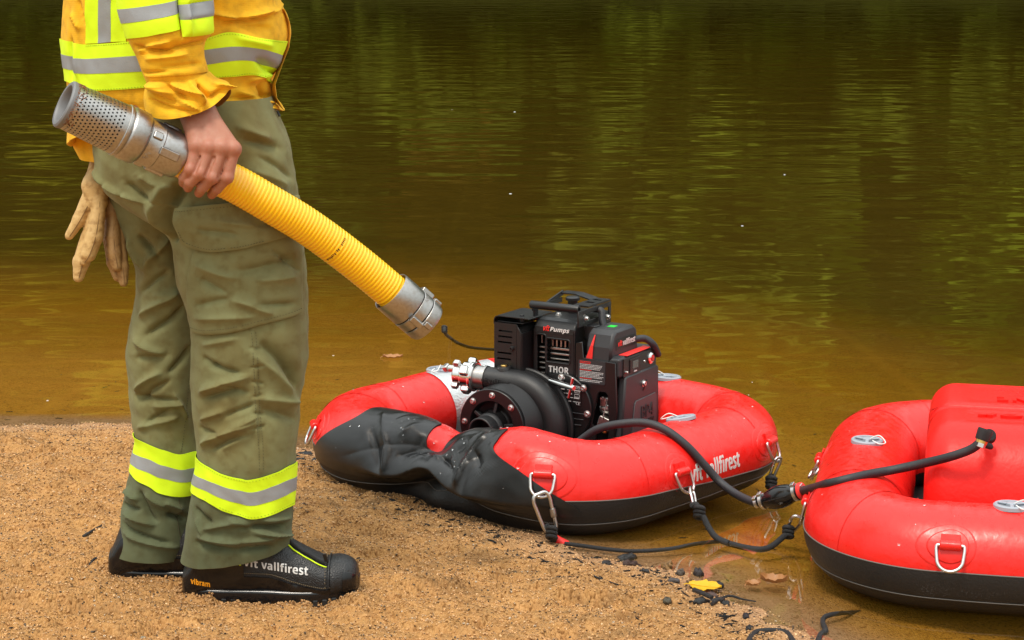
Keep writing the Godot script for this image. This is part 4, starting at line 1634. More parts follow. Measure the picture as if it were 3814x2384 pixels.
	for q in [Vector3(0.1085, 0.3610, 0.010), Vector3(0.1085, 0.3480, -0.095)]:
		b = B.new()
		cap_screw(b, q, Vector3.RIGHT, 0.0048)
		part(hd, "bolt", b, M.steel)
	# --- front plate and right-hand housing
	b = B.new()
	var pl := PackedVector2Array([Vector2(0.070, 0.060), Vector2(0.070, 0.205), Vector2(0.094, 0.212), Vector2(0.094, 0.305), Vector2(0.112, 0.310), Vector2(0.116, 0.272), Vector2(0.200, 0.268), Vector2(0.205, 0.150), Vector2(0.195, 0.060), Vector2(0.180, 0.060), Vector2(0.1845, 0.110), Vector2(0.180, 0.190), Vector2(0.175, 0.196), Vector2(0.159, 0.196), Vector2(0.154, 0.190), Vector2(0.139, 0.118), Vector2(0.150, 0.102), Vector2(0.150, 0.060)])
	b.prism(pl, 0.006, Transform3D(Basis.IDENTITY, Vector3(0, 0, 0.031)), 0.001)
	var plate := part(root, "front_plate", b, M.plate_black)
	b = B.new()
	b.cube(Vector3(0.14, 0.16, -0.075), Vector3(0.115, 0.20, 0.12), 0.006)
	part(plate, "engine_block", b, M.dark_void)
	# round cover behind the volute
	b = B.new()
	b.turned(Vector3(0.062, 0.150, 0.0345), Vector3(0.062, 0.150, 1), [Vector2(0.080, 0), Vector2(0.080, 0.006), Vector2(0.078, 0.008), Vector2(0.0001, 0.008)], 56)
	part(plate, "round_cover", b, M.plate_black)
	b = B.new()
	for k in 3:
		b.bar(Vector3(0.085, 0.140 - 0.014 * k, 0.0435), Vector3(0.128 - 0.006 * k, 0.140 - 0.014 * k, 0.0435), 0.0018, 0.002, Vector3(0, 0, 1), 0.0005)
	part(plate, "cast_line", b, M.grey_inset)
	for q in [Vector3(0.062, 0.221, 0.0425), Vector3(0.121, 0.202, 0.0425), Vector3(0.132, 0.141, 0.0425)]:
		b = B.new()
		cap_screw(b, q, Vector3(0, 0, 1), 0.0065)
		part(plate, "bolt", b, M.steel)
	# name plate with rows of small print and the conformity mark
	b = B.new()
	b.cube(Vector3(0.086, 0.184, 0.0436), Vector3(0.060, 0.052, 0.001), 0.0003)
	var np := part(plate, "name_plate", b, M.plate_black)
	b = B.new()
	for k in 5:
		for j in 3:
			var w := 0.010 + 0.005 * ((k * 7 + j * 5) % 3)
			b.cube(Vector3(0.064 + 0.020 * j, 0.203 - 0.009 * k, 0.0444), Vector3(w, 0.0012 + 0.001 * ((k + j) % 2), 0.0006), 0.0)
	for k in 3:
		var y := 0.202 - 0.010 * k
		for e in [[0.105, y + 0.003, 0.013, 0.0007], [0.105, y - 0.003, 0.013, 0.0007], [0.0985, y, 0.0007, 0.0067], [0.1115, y, 0.0007, 0.0067]]:
			b.cube(Vector3(e[0], e[1], 0.0444), Vector3(e[2], e[3], 0.0006), 0.0)
	part(np, "plate_print", b, M.print_grey)
	lettering(np, "lettering", "CE", 0.0070, M.white_print, plane_place(Vector3(0.1025, 0.1605, 0.0441), Vector3.RIGHT, Vector3.UP), "Droid Sans", 400, 0.0006)
	# T-handle of the priming shaft
	b = B.new()
	b.rod(Vector3(0.038, 0.213, 0.055), Vector3(0.118, 0.209, 0.082), 0.0068, 18, 0.0015)
	var th := part(root, "tee_handle", b, M.chrome)
	b = B.new()
	b.rod(Vector3(0.1135, 0.234, 0.080), Vector3(0.102, 0.183, 0.080), 0.0038, 14, 0.001)
	part(th, "cross_bar", b, M.chrome)
	# warning label
	b = B.new()
	b.prism(round_rect(0.072, 0.055, 0.005), 0.0008, Transform3D(Basis.IDENTITY, Vector3(0.1385, 0.2405, 0.0346)), 0.0002)
	var lb := part(plate, "warning_label", b, M.grey_plastic)
	b = B.new()
	var bt := B.new()
	var r := RandomNumberGenerator.new()
	r.seed = 9
	for k in 15:
		var x := 0.107
		var red: bool = k in [0, 1, 6, 12]
		var till := 0.135 if red else r.randf_range(0.155, 0.170)
		while x < till:
			var w := r.randf_range(0.002, 0.006)
			(bt if red else b).cube(Vector3(x + w / 2, 0.2640 - 0.0033 * k, 0.0352), Vector3(w, 0.0014, 0.0004), 0.0)
			x += w + 0.0009
	part(lb, "small_print", b, M.print_grey)
	part(lb, "small_print", bt, M.print_red)
	# carburettor seen through the opening
	b = B.new()
	b.rod(Vector3(0.148, 0.150, 0.0), Vector3(0.178, 0.150, 0.0), 0.014, 18)
	b.cube(Vector3(0.165, 0.118, 0.008), Vector3(0.034, 0.030, 0.03), 0.003, Vector3(0, 0, -0.3))
	b.cube(Vector3(0.158, 0.168, 0.006), Vector3(0.016, 0.022, 0.02), 0.002)
	b.rod(Vector3(0.17, 0.172, 0.016), Vector3(0.163, 0.128, 0.026), 0.0012, 8)
	var cb := part(root, "carburettor", b, M.aluminium)
	b = B.new()
	b.turned(Vector3(0.165, 0.095, 0.016), Vector3(0.165, 1, 0.016), [Vector2(0.007, 0), Vector2(0.007, 0.010), Vector2(0.005, 0.014), Vector2(0.0001, 0.014)], 6)
	part(cb, "drain_nut", b, M.brass)
	b = B.new()
	for q in [Vector3(0.170, 0.176, 0.018), Vector3(0.158, 0.178, 0.018), Vector3(0.176, 0.160, 0.022)]:
		cap_screw(b, q, Vector3(0, 0, 1), 0.0028)
	part(cb, "bolt", b, M.steel)
	# --- control unit with the domed cover
	b = B.new()
	var dome := [Vector2(0.028, 0.268), Vector2(0.026, 0.300), Vector2(0.016, 0.328), Vector2(0.002, 0.338), Vector2(-0.085, 0.338), Vector2(-0.102, 0.328), Vector2(-0.112, 0.268)]
	b.prism(PackedVector2Array(dome), 0.068, Transform3D(Basis(Vector3(0, 0, 1), Vector3(0, 1, 0), Vector3(-1, 0, 0)), Vector3(0.151, 0, 0)), 0.006)
	var cu := part(root, "control_unit", b, M.grey_plastic)
	b = B.new()
	b.cube(Vector3(0.159, 0.2535, -0.068), Vector3(0.100, 0.050, 0.190), 0.008)
	part(cu, "lower_case", b, M.grey_plastic)
	b = B.new()
	b.prism(PackedVector2Array([Vector2(0.1195, 0.270), Vector2(0.1365, 0.270), Vector2(0.1385, 0.3015), Vector2(0.1310, 0.3015)]), 0.0012, Transform3D(Basis.IDENTITY, Vector3(0.0, 0.0, 0.0290)), 0.0002)
	b.prism(PackedVector2Array([Vector2(0.1310, 0.0), Vector2(0.1385, 0.0), Vector2(0.1390, 0.026), Vector2(0.1370, 0.026)]), 0.0012, Transform3D(Basis(Vector3.RIGHT, -0.345), Vector3(0.0, 0.302, 0.0278)), 0.0002)
	part(cu, "red_stripe", b, M.print_red)
	b = B.new()
	b.cube(Vector3(0.1975, 0.279, -0.070), Vector3(0.023, 0.0014, 0.125), 0.0005)
	part(cu, "red_strip", b, M.print_red)
	b = B.new()
	b.cube(Vector3(0.152, 0.3385, -0.040), Vector3(0.018, 0.0016, 0.020), 0.0006)
	part(cu, "green_sticker", b, M.print_green)
	b = B.new()
	b.cube(Vector3(0.1852, 0.304, -0.044), Vector3(0.001, 0.027, 0.096), 0.0004)
	part(cu, "black_badge", b, M.plate_black)
	lettering(cu, "lettering", "vft", 0.0135, M.print_red, plane_place(Vector3(0.1858, 0.2985, -0.004), Vector3(0, 0, -1), Vector3.UP), "Droid Sans", 700, 0.0006, 0.021, 0.1)
	lettering(cu, "lettering", "vallfirest", 0.0145, M.white_print, plane_place(Vector3(0.1858, 0.2975, -0.028), Vector3(0, 0, -1), Vector3.UP), "Droid Sans", 700, 0.0006, 0.062, 0.1)
	# instrument panel on the right face
	b = B.new()
	b.cube(Vector3(0.2102, 0.2535, -0.068), Vector3(0.003, 0.044, 0.165), 0.001)
	var ip := part(cu, "instrument_panel", b, M.plate_black)
	b = B.new()
	b.cube(Vector3(0.2125, 0.2535, -0.040), Vector3(0.003, 0.032, 0.052), 0.001)
	part(ip, "display_bezel", b, M.powder_black)
	b = B.new()
	b.cube(Vector3(0.2142, 0.2545, -0.040), Vector3(0.001, 0.018, 0.028), 0.0003)
	part(ip, "display", b, M.screen)
	b = B.new()
	b.cube(Vector3(0.2142, 0.2385, -0.040), Vector3(0.001, 0.003, 0.014), 0.0002)
	part(ip, "print", b, M.white_print)
	b = B.new()
	b.turned(Vector3(0.2115, 0.2545, -0.122), Vector3(1, 0.2545, -0.122), [Vector2(0.0145, 0), Vector2(0.0145, 0.002), Vector2(0.012, 0.0045), Vector2(0.009, 0.006), Vector2(0.008, 0.003), Vector2(0.0001, 0.003)], 28)
	var sw := part(ip, "switch_bezel", b, M.chrome)
	b = B.new()
	b.turned(Vector3(0.2145, 0.2545, -0.122), Vector3(1, 0.2545, -0.122), [Vector2(0.0078, 0), Vector2(0.0072, 0.004), Vector2(0.0001, 0.0045)], 20)
	part(sw, "red_button", b, M.red_glass)
	b = B.new()
	b.turned(Vector3(0.2115, 0.252, -0.090), Vector3(1, 0.252, -0.090), [Vector2(0.0035, 0), Vector2(0.003, 0.002), Vector2(0.0001, 0.002)], 12)
	part(ip, "small_screw", b, M.steel)
	b = B.new()
	cap_screw(b, Vector3(0.2115, 0.243, 0.004), Vector3.RIGHT, 0.0025)
	part(ip, "small_screw", b, M.steel)
	# battery door
	b = B.new()
	var door := PackedVector2Array([Vector2(-0.010, 0.228), Vector2(-0.004, 0.233), Vector2(0.150, 0.234), Vector2(0.160, 0.228), Vector2(0.166, 0.05), Vector2(-0.030, 0.05)])
	var right := Transform3D(Basis(Vector3(0, 0, -1), Vector3(0, 1, 0), Vector3(1, 0, 0)), Vector3(0.205, 0, 0))
	b.prism(door, 0.020, right, 0.004)
	var bd := part(root, "battery_cover", b, M.grey_plastic)
	b = B.new()
	var inset := PackedVector2Array([Vector2(0.034, 0.160), Vector2(0.042, 0.166), Vector2(0.140, 0.168), Vector2(0.146, 0.162), Vector2(0.150, 0.055), Vector2(0.014, 0.055)])
	b.prism(inset, 0.003, Transform3D(right.basis, Vector3(0.2155, 0, 0)), 0.001)
	part(bd, "recessed_panel", b, M.grey_inset)
	lettering(bd, "moulded_lettering", "BP4", 0.030, M.grey_plastic, plane_place(Vector3(0.2172, 0.118, -0.066), Vector3(0, 0, -1), Vector3.UP), "Droid Sans", 400, 0.0020, 0.060)
	lettering(bd, "moulded_lettering", "pump", 0.009, M.grey_plastic, plane_place(Vector3(0.2172, 0.103, -0.104), Vector3(0, 0, -1), Vector3.UP), "Droid Sans", 700, 0.0018, 0.026)
	b = B.new()
	cap_screw(b, Vector3(0.2155, 0.2015, -0.078), Vector3.RIGHT, 0.006)
	part(bd, "bolt", b, M.steel)
	b = B.new()
	b.prism(PackedVector2Array([Vector2(0.076, 0.184), Vector2(0.090, 0.188), Vector2(0.097, 0.208), Vector2(0.088, 0.196)]), 0.0015, Transform3D(right.basis, Vector3(0.2158, 0, 0)), 0.0003)
	part(bd, "latch_arrow", b, M.plate_black)
	# cables
	b = B.new()
	b.tube(smooth_path([Vector3(0.092, 0.372, -0.055), Vector3(0.112, 0.368, -0.058), Vector3(0.120, 0.345, -0.050), Vector3(0.130, 0.322, -0.045)], 8), 0.0085, 12)
	part(root, "cable", b, M.hose_black)
	b = B.new()
	b.tube(smooth_path([Vector3(0.180, 0.300, -0.10), Vector3(0.198, 0.300, -0.118), Vector3(0.214, 0.285, -0.13), Vector3(0.212, 0.255, -0.16)], 8), 0.0085, 12)
	part(root, "cable", b, M.hose_black)
	b = B.new()
	b.cube(Vector3(0.112, 0.325, -0.015), Vector3(0.03, 0.035, 0.03), 0.003)
	part(root, "air_filter_box", b, M.powder_black)


# ---------------------------------------------------------------- fuel line with priming bulb
func hose_clamp(parent: Node3D, at: Vector3, dir: Vector3, r: float) -> void:
	var b := B.new()
	b.turned(at - dir * 0.004, at + dir, [Vector2(r + 0.0002, 0.0), Vector2(r + 0.0014, 0.0004), Vector2(r + 0.0014, 0.0076), Vector2(r + 0.0002, 0.008)], 28)
	var up := (Vector3(0.2, 1, 0.5) - dir * dir.dot(Vector3(0.2, 1, 0.5))).normalized()
	b.box(Transform3D(Basis(dir, up, dir.cross(up)), at + up * (r + 0.003)), Vector3(0.009, 0.006, 0.012), 0.001)
	part(parent, "hose_clamp", b, M.steel)


func build_fuel_line() -> void:
	var root := thing("fuel_line", "black fuel hose with a priming bulb joining tank and pump", "fuel hose")
	var b := B.new()
	var a := [Vector3(0.1141, 0.0687, -4.3813), Vector3(0.1532, 0.1062, -4.3682), Vector3(0.1898, 0.1363, -4.3485), Vector3(0.2357, 0.1521, -4.3312), Vector3(0.2886, 0.1592, -4.3142), Vector3(0.3334, 0.1508, -4.2902), Vector3(0.3788, 0.1197, -4.274), Vector3(0.4181, 0.0776, -4.271), Vector3(0.4532, 0.0395, -4.2637), Vector3(0.4862, 0.0219, -4.2247), Vector3(0.5157, 0.0223, -4.1636), Vector3(0.5352, 0.0293, -4.1395)]
	b.tube(smooth_path(a, 8), 0.0092, 14)
	part(root, "hose_to_pump", b, M.hose_black)
	# bulb
	var p0: Vector3 = Vector3(0.5248, 0.0256, -4.149)
	var p1: Vector3 = Vector3(0.6183, 0.0734, -4.0818)
	var dir := (p1 - p0).normalized()
	var l := (p1 - p0).length()
	b = B.new()
	b.turned(p0, p1, [Vector2(0.0001, 0.004), Vector2(0.014, 0.004), Vector2(0.0155, 0.006), Vector2(0.0158, 0.018), Vector2(0.0185, 0.026), Vector2(0.0235, 0.042), Vector2(0.0252, 0.056), Vector2(0.0235, 0.070), Vector2(0.0195, 0.083), Vector2(0.0170, 0.090), Vector2(0.0170, 0.103), Vector2(0.015, 0.105), Vector2(0.0001, 0.105)], 40)
	var bulb := part(root, "priming_bulb", b, M.gloss_rubber)
	b = B.new()
	for k in 6:
		var q := Basis(dir, TAU * k / 6)
		var line := []
		for w in [[0.0188, 0.026], [0.0238, 0.042], [0.0254, 0.056], [0.0238, 0.070], [0.0198, 0.083]]:
			line.append(p0 + dir * w[1] + q * Vector3.UP.cross(dir).normalized() * w[0])
		b.tube(smooth_path(line, 3), 0.0009, 6)
	part(bulb, "moulded_rib", b, M.gloss_rubber)
	b = B.new()
	b.turned(p0 + dir * 0.105, p1 + dir, [Vector2(0.0165, 0.0), Vector2(0.0185, 0.001), Vector2(0.0185, 0.007), Vector2(0.016, 0.009), Vector2(0.011, 0.0095), Vector2(0.0001, 0.0095)], 36)
	part(bulb, "red_end_ring", b, M.print_red)
	hose_clamp(bulb, p0 + dir * 0.012, dir, 0.0158)
	hose_clamp(bulb, p0 + dir * 0.097, dir, 0.0170)
	hose_clamp(root, p0 - dir * 0.004, dir, 0.0094)
	hose_clamp(root, p0 + dir * 0.113, dir, 0.0094)
	# hose on to the tank
	b = B.new()
	var e := [p0 + dir * 0.108, Vector3(0.6212, 0.0972, -4.01), Vector3(0.6277, 0.132, -3.9108), Vector3(0.6446, 0.1455, -3.8808), Vector3(0.668, 0.1529, -3.8761), Vector3(0.6952, 0.1555, -3.8889), Vector3(0.7292, 0.1547, -3.9142), Vector3(0.765, 0.1579, -3.925), Vector3(0.8194, 0.1769, -3.9032), Vector3(0.8645, 0.2017, -3.8621), Vector3(0.8976, 0.2198, -3.8452), Vector3(0.9135, 0.2345, -3.8379), Vector3(0.9193, 0.2443, -3.8398)]
	b.tube(smooth_path(e, 8), 0.0090, 14)
	part(root, "hose_to_tank", b, M.hose_black)
	# quick connector on the tank
	var t0: Vector3 = Vector3(0.9185, 0.237, -3.8384)
	var t1: Vector3 = Vector3(0.9284, 0.2638, -3.8435)
	var td := (t1 - t0).normalized()
	b = B.new()
	b.turned(t0 + td * 0.004, t1 + td, [Vector2(0.0001, 0), Vector2(0.0135, 0.0), Vector2(0.0145, 0.002), Vector2(0.0155, 0.020), Vector2(0.0145, 0.0235), Vector2(0.0001, 0.0235)], 28)
	b.box(Transform3D(Basis.from_euler(Vector3(0.5, 0.2, -0.4)), t0 + Vector3(0.016, -0.010, -0.012)), Vector3(0.026, 0.012, 0.014), 0.005)
	var con := part(root, "tank_connector", b, M.rope_black)
	b = B.new()
	b.turned(t0 - td * 0.003, t1 + td, [Vector2(0.0105, 0), Vector2(0.0118, 0.001), Vector2(0.0118, 0.009), Vector2(0.0105, 0.0095)], 24)
	part(con, "brass_collar", b, M.brass)
	hose_clamp(con, t0 - td * 0.006, td, 0.0094)


# ---------------------------------------------------------------- tethers between the rafts
# closed link of bent rod with a gate, hanging from a to b
func snap_hook(label: String, a: Vector3, b: Vector3, width: float, face: Vector3, screw: bool, wire := 0.0036) -> Node3D:
	var root := thing("carabiner", label, "carabiner", "steel snap hooks on the rafts", a)
	var y := (b - a)
	var l := y.length()
	y = y.normalized()
	var x := y.cross(face).normalized()
	var p := []
	for q in [[0.0, 0.0], [0.35, 0.02], [0.5, 0.16], [0.47, 0.40], [0.40, 0.75], [0.30, 0.94], [0.0, 1.0], [-0.34, 0.93], [-0.42, 0.75], [-0.48, 0.40], [-0.5, 0.16], [-0.35, 0.02]]:
		p.append(x * q[0] * width + y * q[1] * l)
	var w := B.new()
	w.tube(smooth_path(p, 5, true), wire, 10, true)
	part(root, "link", w, M.steel)
	w = B.new()
	if screw:
		w.turned(-x * 0.47 * width + y * 0.46 * l, -x * 0.41 * width + y * 0.75 * l, [Vector2(wire, 0), Vector2(wire * 1.7, 0.001), Vector2(wire * 1.75, 0.009), Vector2(wire * 1.75, 0.017), Vector2(wire * 1.6, 0.019), Vector2(wire, 0.0195)], 10)
		part(root, "screw_gate", w, M.aluminium)
	else:
		w.rod(x * 0.47 * width + y * 0.36 * l, x * 0.39 * width + y * 0.80 * l, wire * 1.12, 10, 0.001)
		part(root, "gate", w, M.chrome)
	return root


func cord(called: String, label: String, pts: Array, r: float, m: Material, knot_at: Vector3 = Vector3.ZERO) -> MeshInstance3D:
	var b := B.new()
	b.tube(smooth_path(pts, 6), r, 10)
	if knot_at != Vector3.ZERO:
		for k in 3:
			var l := []
			for i in 8:
				var a := TAU * i / 8 + k
				l.append(knot_at + Vector3(cos(a) * r * 1.25, sin(a) * r * 0.8 + (k - 1) * r * 1.3, sin(a + 0.6) * r * 1.25))
			b.tube(smooth_path(l, 3, true), r * 0.75, 8, true)
	var o := part(self, called, b, m)
	tag(o, label, "tether cord")
	return o


func build_tethers() -> void:
	var up := Vector3(0.1, 0.3, 1).normalized()
	var h0: Vector3 = hooks[1]
	var h1: Vector3 = hooks[2]
	var h2: Vector3 = hooks[3]
	var h3: Vector3 = hooks[7]
	var h4: Vector3 = hooks[8]
	# near corner of the pump raft
	var e0: Vector3 = Vector3(0.0828, -0.0135, -4.0651)
	snap_hook("large steel carabiner with a screw gate on the raft's near corner", h0 + Vector3(-0.002, 0.006, 0.006), e0, 0.036, Vector3(0.35, 0.2, 1).normalized(), true, 0.0040)
	cord("tether_cord", "black knotted cord below the screw-gate carabiner, lying along the waterline", [Vector3(0.0713, 0.0004, -4.0678), Vector3(0.0774, -0.0086, -4.0609), Vector3(0.0853, -0.0155, -4.0596), Vector3(0.0854, -0.0257, -4.0627), Vector3(0.0964, -0.0371, -4.0758)], 0.0068, M.rope_black, Vector3(0.0826, -0.0132, -4.055))
	var tape := B.new()
	tape.tube(smooth_path([Vector3(0.0909, -0.0304, -4.072), Vector3(0.1016, -0.0365, -4.0708), Vector3(0.1158, -0.0434, -4.0695)], 4), 0.0088, 10)
	tag(part(self, "red_tape", tape, M.print_red), "short red taped end of the black cord on the sand", "tape")
	cord("tether_cord", "thin black cord running from the red tape through shallow water", [Vector3(0.1092, -0.026, -4.0221), Vector3(0.1497, -0.033, -4.027), Vector3(0.2018, -0.036, -4.0132), Vector3(0.2538, -0.037, -4.0048), Vector3(0.3256, -0.04, -4.0289), Vector3(0.3918, -0.044, -4.0802), Vector3(0.4485, -0.043, -4.095)], 0.0042, M.rope_black)
	# second anchor
	var e1: Vector3 = Vector3(0.3905, 0.0113, -4.1564)
	snap_hook("slim steel snap hook hanging beside the white lettering", h1 + Vector3(0.001, 0.006, 0.004), e1, 0.020, Vector3(0.75, 0.2, 0.7).normalized(), false, 0.0030)
	cord("tether_cord", "thick black elastic cord from the snap hook down into the water", [Vector3(0.382, 0.0163, -4.1523), Vector3(0.3914, 0.0212, -4.1482), Vector3(0.3964, 0.0111, -4.1411), Vector3(0.4062, -0.0011, -4.1286), Vector3(0.416, -0.0193, -4.1149), Vector3(0.4301, -0.0345, -4.0916), Vector3(0.4547, -0.0408, -4.07)], 0.0068, M.rope_black, Vector3(0.3979, 0.0067, -4.1372))
	cord("tether_cord", "thick black elastic cord rising from the water to the far raft's hook", [Vector3(0.4551, -0.042, -4.0738), Vector3(0.4841, -0.042, -4.0471), Vector3(0.515, -0.04, -4.026), Vector3(0.5389, -0.0365, -4.0352), Vector3(0.5621, -0.0245, -4.0528), Vector3(0.5793, -0.0135, -4.0651), Vector3(0.5889, -0.0063, -4.0716)], 0.0064, M.rope_black, Vector3(0.5772, -0.0135, -4.062))
	# third anchor
	var e2: Vector3 = Vector3(0.5941, -0.0098, -4.4782)
	snap_hook("steel snap hook on the pump raft's right end anchor", h2 + Vector3(0, 0.006, 0.004), e2, 0.022, Vector3(0.75, 0.2, 0.7).normalized(), false, 0.0032)
	cord("tether_cord", "short black cord hanging from the right end snap hook into water", [Vector3(0.5941, -0.0041, -4.4793), Vector3(0.5909, -0.0148, -4.4671), Vector3(0.5935, -0.0254, -4.4549), Vector3(0.5903, -0.0473, -4.4405)], 0.0070, M.rope_black, Vector3(0.5922, -0.0173, -4.4615))
	# far raft
	snap_hook("steel snap hook under the priming bulb on the far raft", h4 + Vector3(0, 0.008, 0.0), Vector3(0.5843, -0.013, -4.0754), 0.024, Vector3(0.1, 0.2, 1).normalized(), false, 0.0032)
	snap_hook("steel snap hook on the far raft's upper left anchor", h3 + Vector3(0, 0.006, 0.0), Vector3(0.6721, 0.0552, -4.2973), 0.022, Vector3(0.5, 0.2, 0.8).normalized(), false, 0.0032)
	cord("tether_cord", "black strap end sticking out of the water behind the pump raft", [Vector3(-0.1972, 0.0849, -5.7898), Vector3(-0.1947, 0.0655, -5.7861), Vector3(-0.1919, -0.045, -6.2578), Vector3(-0.1658, -0.055, -6.2267), Vector3(-0.1212, -0.09, -6.3301), Vector3(-0.0133, -0.14, -6.5303)], 0.0048, M.rope_black, Vector3(-0.1972, 0.0776, -5.7884))


# ---------------------------------------------------------------- clothes: tubes of cloth laid through rings, with folds
var near_leg := {"rings": [[Vector3(-0.6991, 0.9270, -3.6800), Vector3(-0.4378, 0.9270, -3.6800), 0.125, 0, 0], [Vector3(-0.7240, 0.8929, -3.6750), Vector3(-0.4241, 0.8929, -3.6750), 0.13, 0, 0], [Vector3(-0.7586, 0.8472, -3.6700), Vector3(-0.4076, 0.8472, -3.6700), 0.125, 0, 0], [Vector3(-0.7575, 0.8092, -3.6650), Vector3(-0.4001, 0.8092, -3.6650), 0.12, 0, 0], [Vector3(-0.7496, 0.7743, -3.6650), Vector3(-0.3939, 0.7743, -3.6650), 0.118, 0, 0], [Vector3(-0.7322, 0.7456, -3.6650), Vector3(-0.3900, 0.7409, -3.6650), 0.115, 0, 0], [Vector3(-0.6890, 0.7167, -3.6600), Vector3(-0.3861, 0.7128, -3.6600), 0.11, 0, 0], [Vector3(-0.6405, 0.6870, -3.6600), Vector3(-0.3836, 0.6855, -3.6600), 0.105, 0, 0], [Vector3(-0.6235, 0.6620, -3.6600), Vector3(-0.3825, 0.6604, -3.6600), 0.102, 0, 0], [Vector3(-0.6201, 0.6228, -3.6600), Vector3(-0.3801, 0.6228, -3.6600), 0.1, 0, 0], [Vector3(-0.6115, 0.5754, -3.6600), Vector3(-0.3780, 0.5754, -3.6600), 0.098, 0, 0], [Vector3(-0.5966, 0.5289, -3.6550), Vector3(-0.3760, 0.5289, -3.6550), 0.095, 0, 0], [Vector3(-0.5891, 0.4901, -3.6500), Vector3(-0.3755, 0.4901, -3.6500), 0.092, 0, 0], [Vector3(-0.5919, 0.4503, -3.6500), Vector3(-0.3770, 0.4503, -3.6500), 0.09, 0, 0], [Vector3(-0.5949, 0.4023, -3.6500), Vector3(-0.3850, 0.4023, -3.6500), 0.088, 0, 0], [Vector3(-0.5930, 0.3621, -3.6500), Vector3(-0.3928, 0.3621, -3.6500), 0.087, 0, 0], [Vector3(-0.5910, 0.3217, -3.6500), Vector3(-0.3976, 0.3217, -3.6500), 0.087, 0, 0], [Vector3(-0.5867, 0.2812, -3.6500), Vector3(-0.4015, 0.2812, -3.6500), 0.086, 0, 0], [Vector3(-0.5869, 0.2486, -3.6500), Vector3(-0.4030, 0.2486, -3.6500), 0.086, 0, 0], [Vector3(-0.5963, 0.1996, -3.6500), Vector3(-0.4055, 0.1996, -3.6500), 0.085, 0, 0], [Vector3(-0.6045, 0.1627, -3.6500), Vector3(-0.4086, 0.1668, -3.6500), 0.083, 0, 0], [Vector3(-0.6087, 0.1298, -3.6500), Vector3(-0.4116, 0.1380, -3.6500), 0.081, 0, 0], [Vector3(-0.6106, 0.1081, -3.6480), Vector3(-0.4141, 0.1196, -3.6480), 0.078, 0, 0], [Vector3(-0.6150, 0.0839, -3.6460), Vector3(-0.4125, 0.1087, -3.6460), 0.072, -0.005, 0], [Vector3(-0.6203, 0.0627, -3.6450), Vector3(-0.4118, 0.1007, -3.6450), 0.068, -0.013, 0]], "rho": 0.10, "rough": 1.0}
var far_leg := {"rings": [[Vector3(-0.7655, 0.7631, -3.7900), Vector3(-0.5822, 0.7551, -3.7900), 0.1, 0, 0], [Vector3(-0.7606, 0.7230, -3.7900), Vector3(-0.5916, 0.7069, -3.7900), 0.1, 0, 0], [Vector3(-0.7450, 0.6705, -3.7900), Vector3(-0.5996, 0.6543, -3.7900), 0.095, 0, 0], [Vector3(-0.7279, 0.6324, -3.7900), Vector3(-0.6055, 0.6178, -3.7900), 0.09, 0, 0], [Vector3(-0.7139, 0.5975, -3.7900), Vector3(-0.5952, 0.5852, -3.7900), 0.085, 0, 0], [Vector3(-0.7157, 0.5444, -3.7900), Vector3(-0.5883, 0.5444, -3.7900), 0.082, 0, 0], [Vector3(-0.7255, 0.4951, -3.7900), Vector3(-0.5881, 0.4951, -3.7900), 0.08, 0, 0], [Vector3(-0.7343, 0.4539, -3.7900), Vector3(-0.5912, 0.4456, -3.7900), 0.078, 0, 0], [Vector3(-0.7366, 0.4125, -3.7900), Vector3(-0.5942, 0.3959, -3.7900), 0.078, 0, 0], [Vector3(-0.7334, 0.3667, -3.7900), Vector3(-0.5979, 0.3542, -3.7900), 0.077, 0, 0], [Vector3(-0.7312, 0.3124, -3.7900), Vector3(-0.6002, 0.3040, -3.7900), 0.077, 0, 0], [Vector3(-0.7283, 0.2788, -3.7900), Vector3(-0.5989, 0.2620, -3.7900), 0.077, 0, 0], [Vector3(-0.7243, 0.2536, -3.7900), Vector3(-0.5962, 0.2435, -3.7900), 0.077, 0, 0], [Vector3(-0.7312, 0.2198, -3.7900), Vector3(-0.5929, 0.2156, -3.7900), 0.077, 0, 0], [Vector3(-0.7397, 0.1902, -3.7900), Vector3(-0.5936, 0.1927, -3.7900), 0.077, 0, 0], [Vector3(-0.7480, 0.1619, -3.7850), Vector3(-0.5996, 0.1576, -3.7850), 0.075, 0, 0], [Vector3(-0.7530, 0.1335, -3.7800), Vector3(-0.6070, 0.1293, -3.7800), 0.072, 0, 0], [Vector3(-0.7572, 0.1035, -3.7750), Vector3(-0.6130, 0.0967, -3.7750), 0.07, 0, 0], [Vector3(-0.7617, 0.0683, -3.7700), Vector3(-0.6190, 0.0598, -3.7700), 0.067, 0, 0], [Vector3(-0.7676, 0.0374, -3.7650), Vector3(-0.6323, 0.0297, -3.7650), 0.062, 0, 0]], "rho": 0.085, "rough": 1.0}
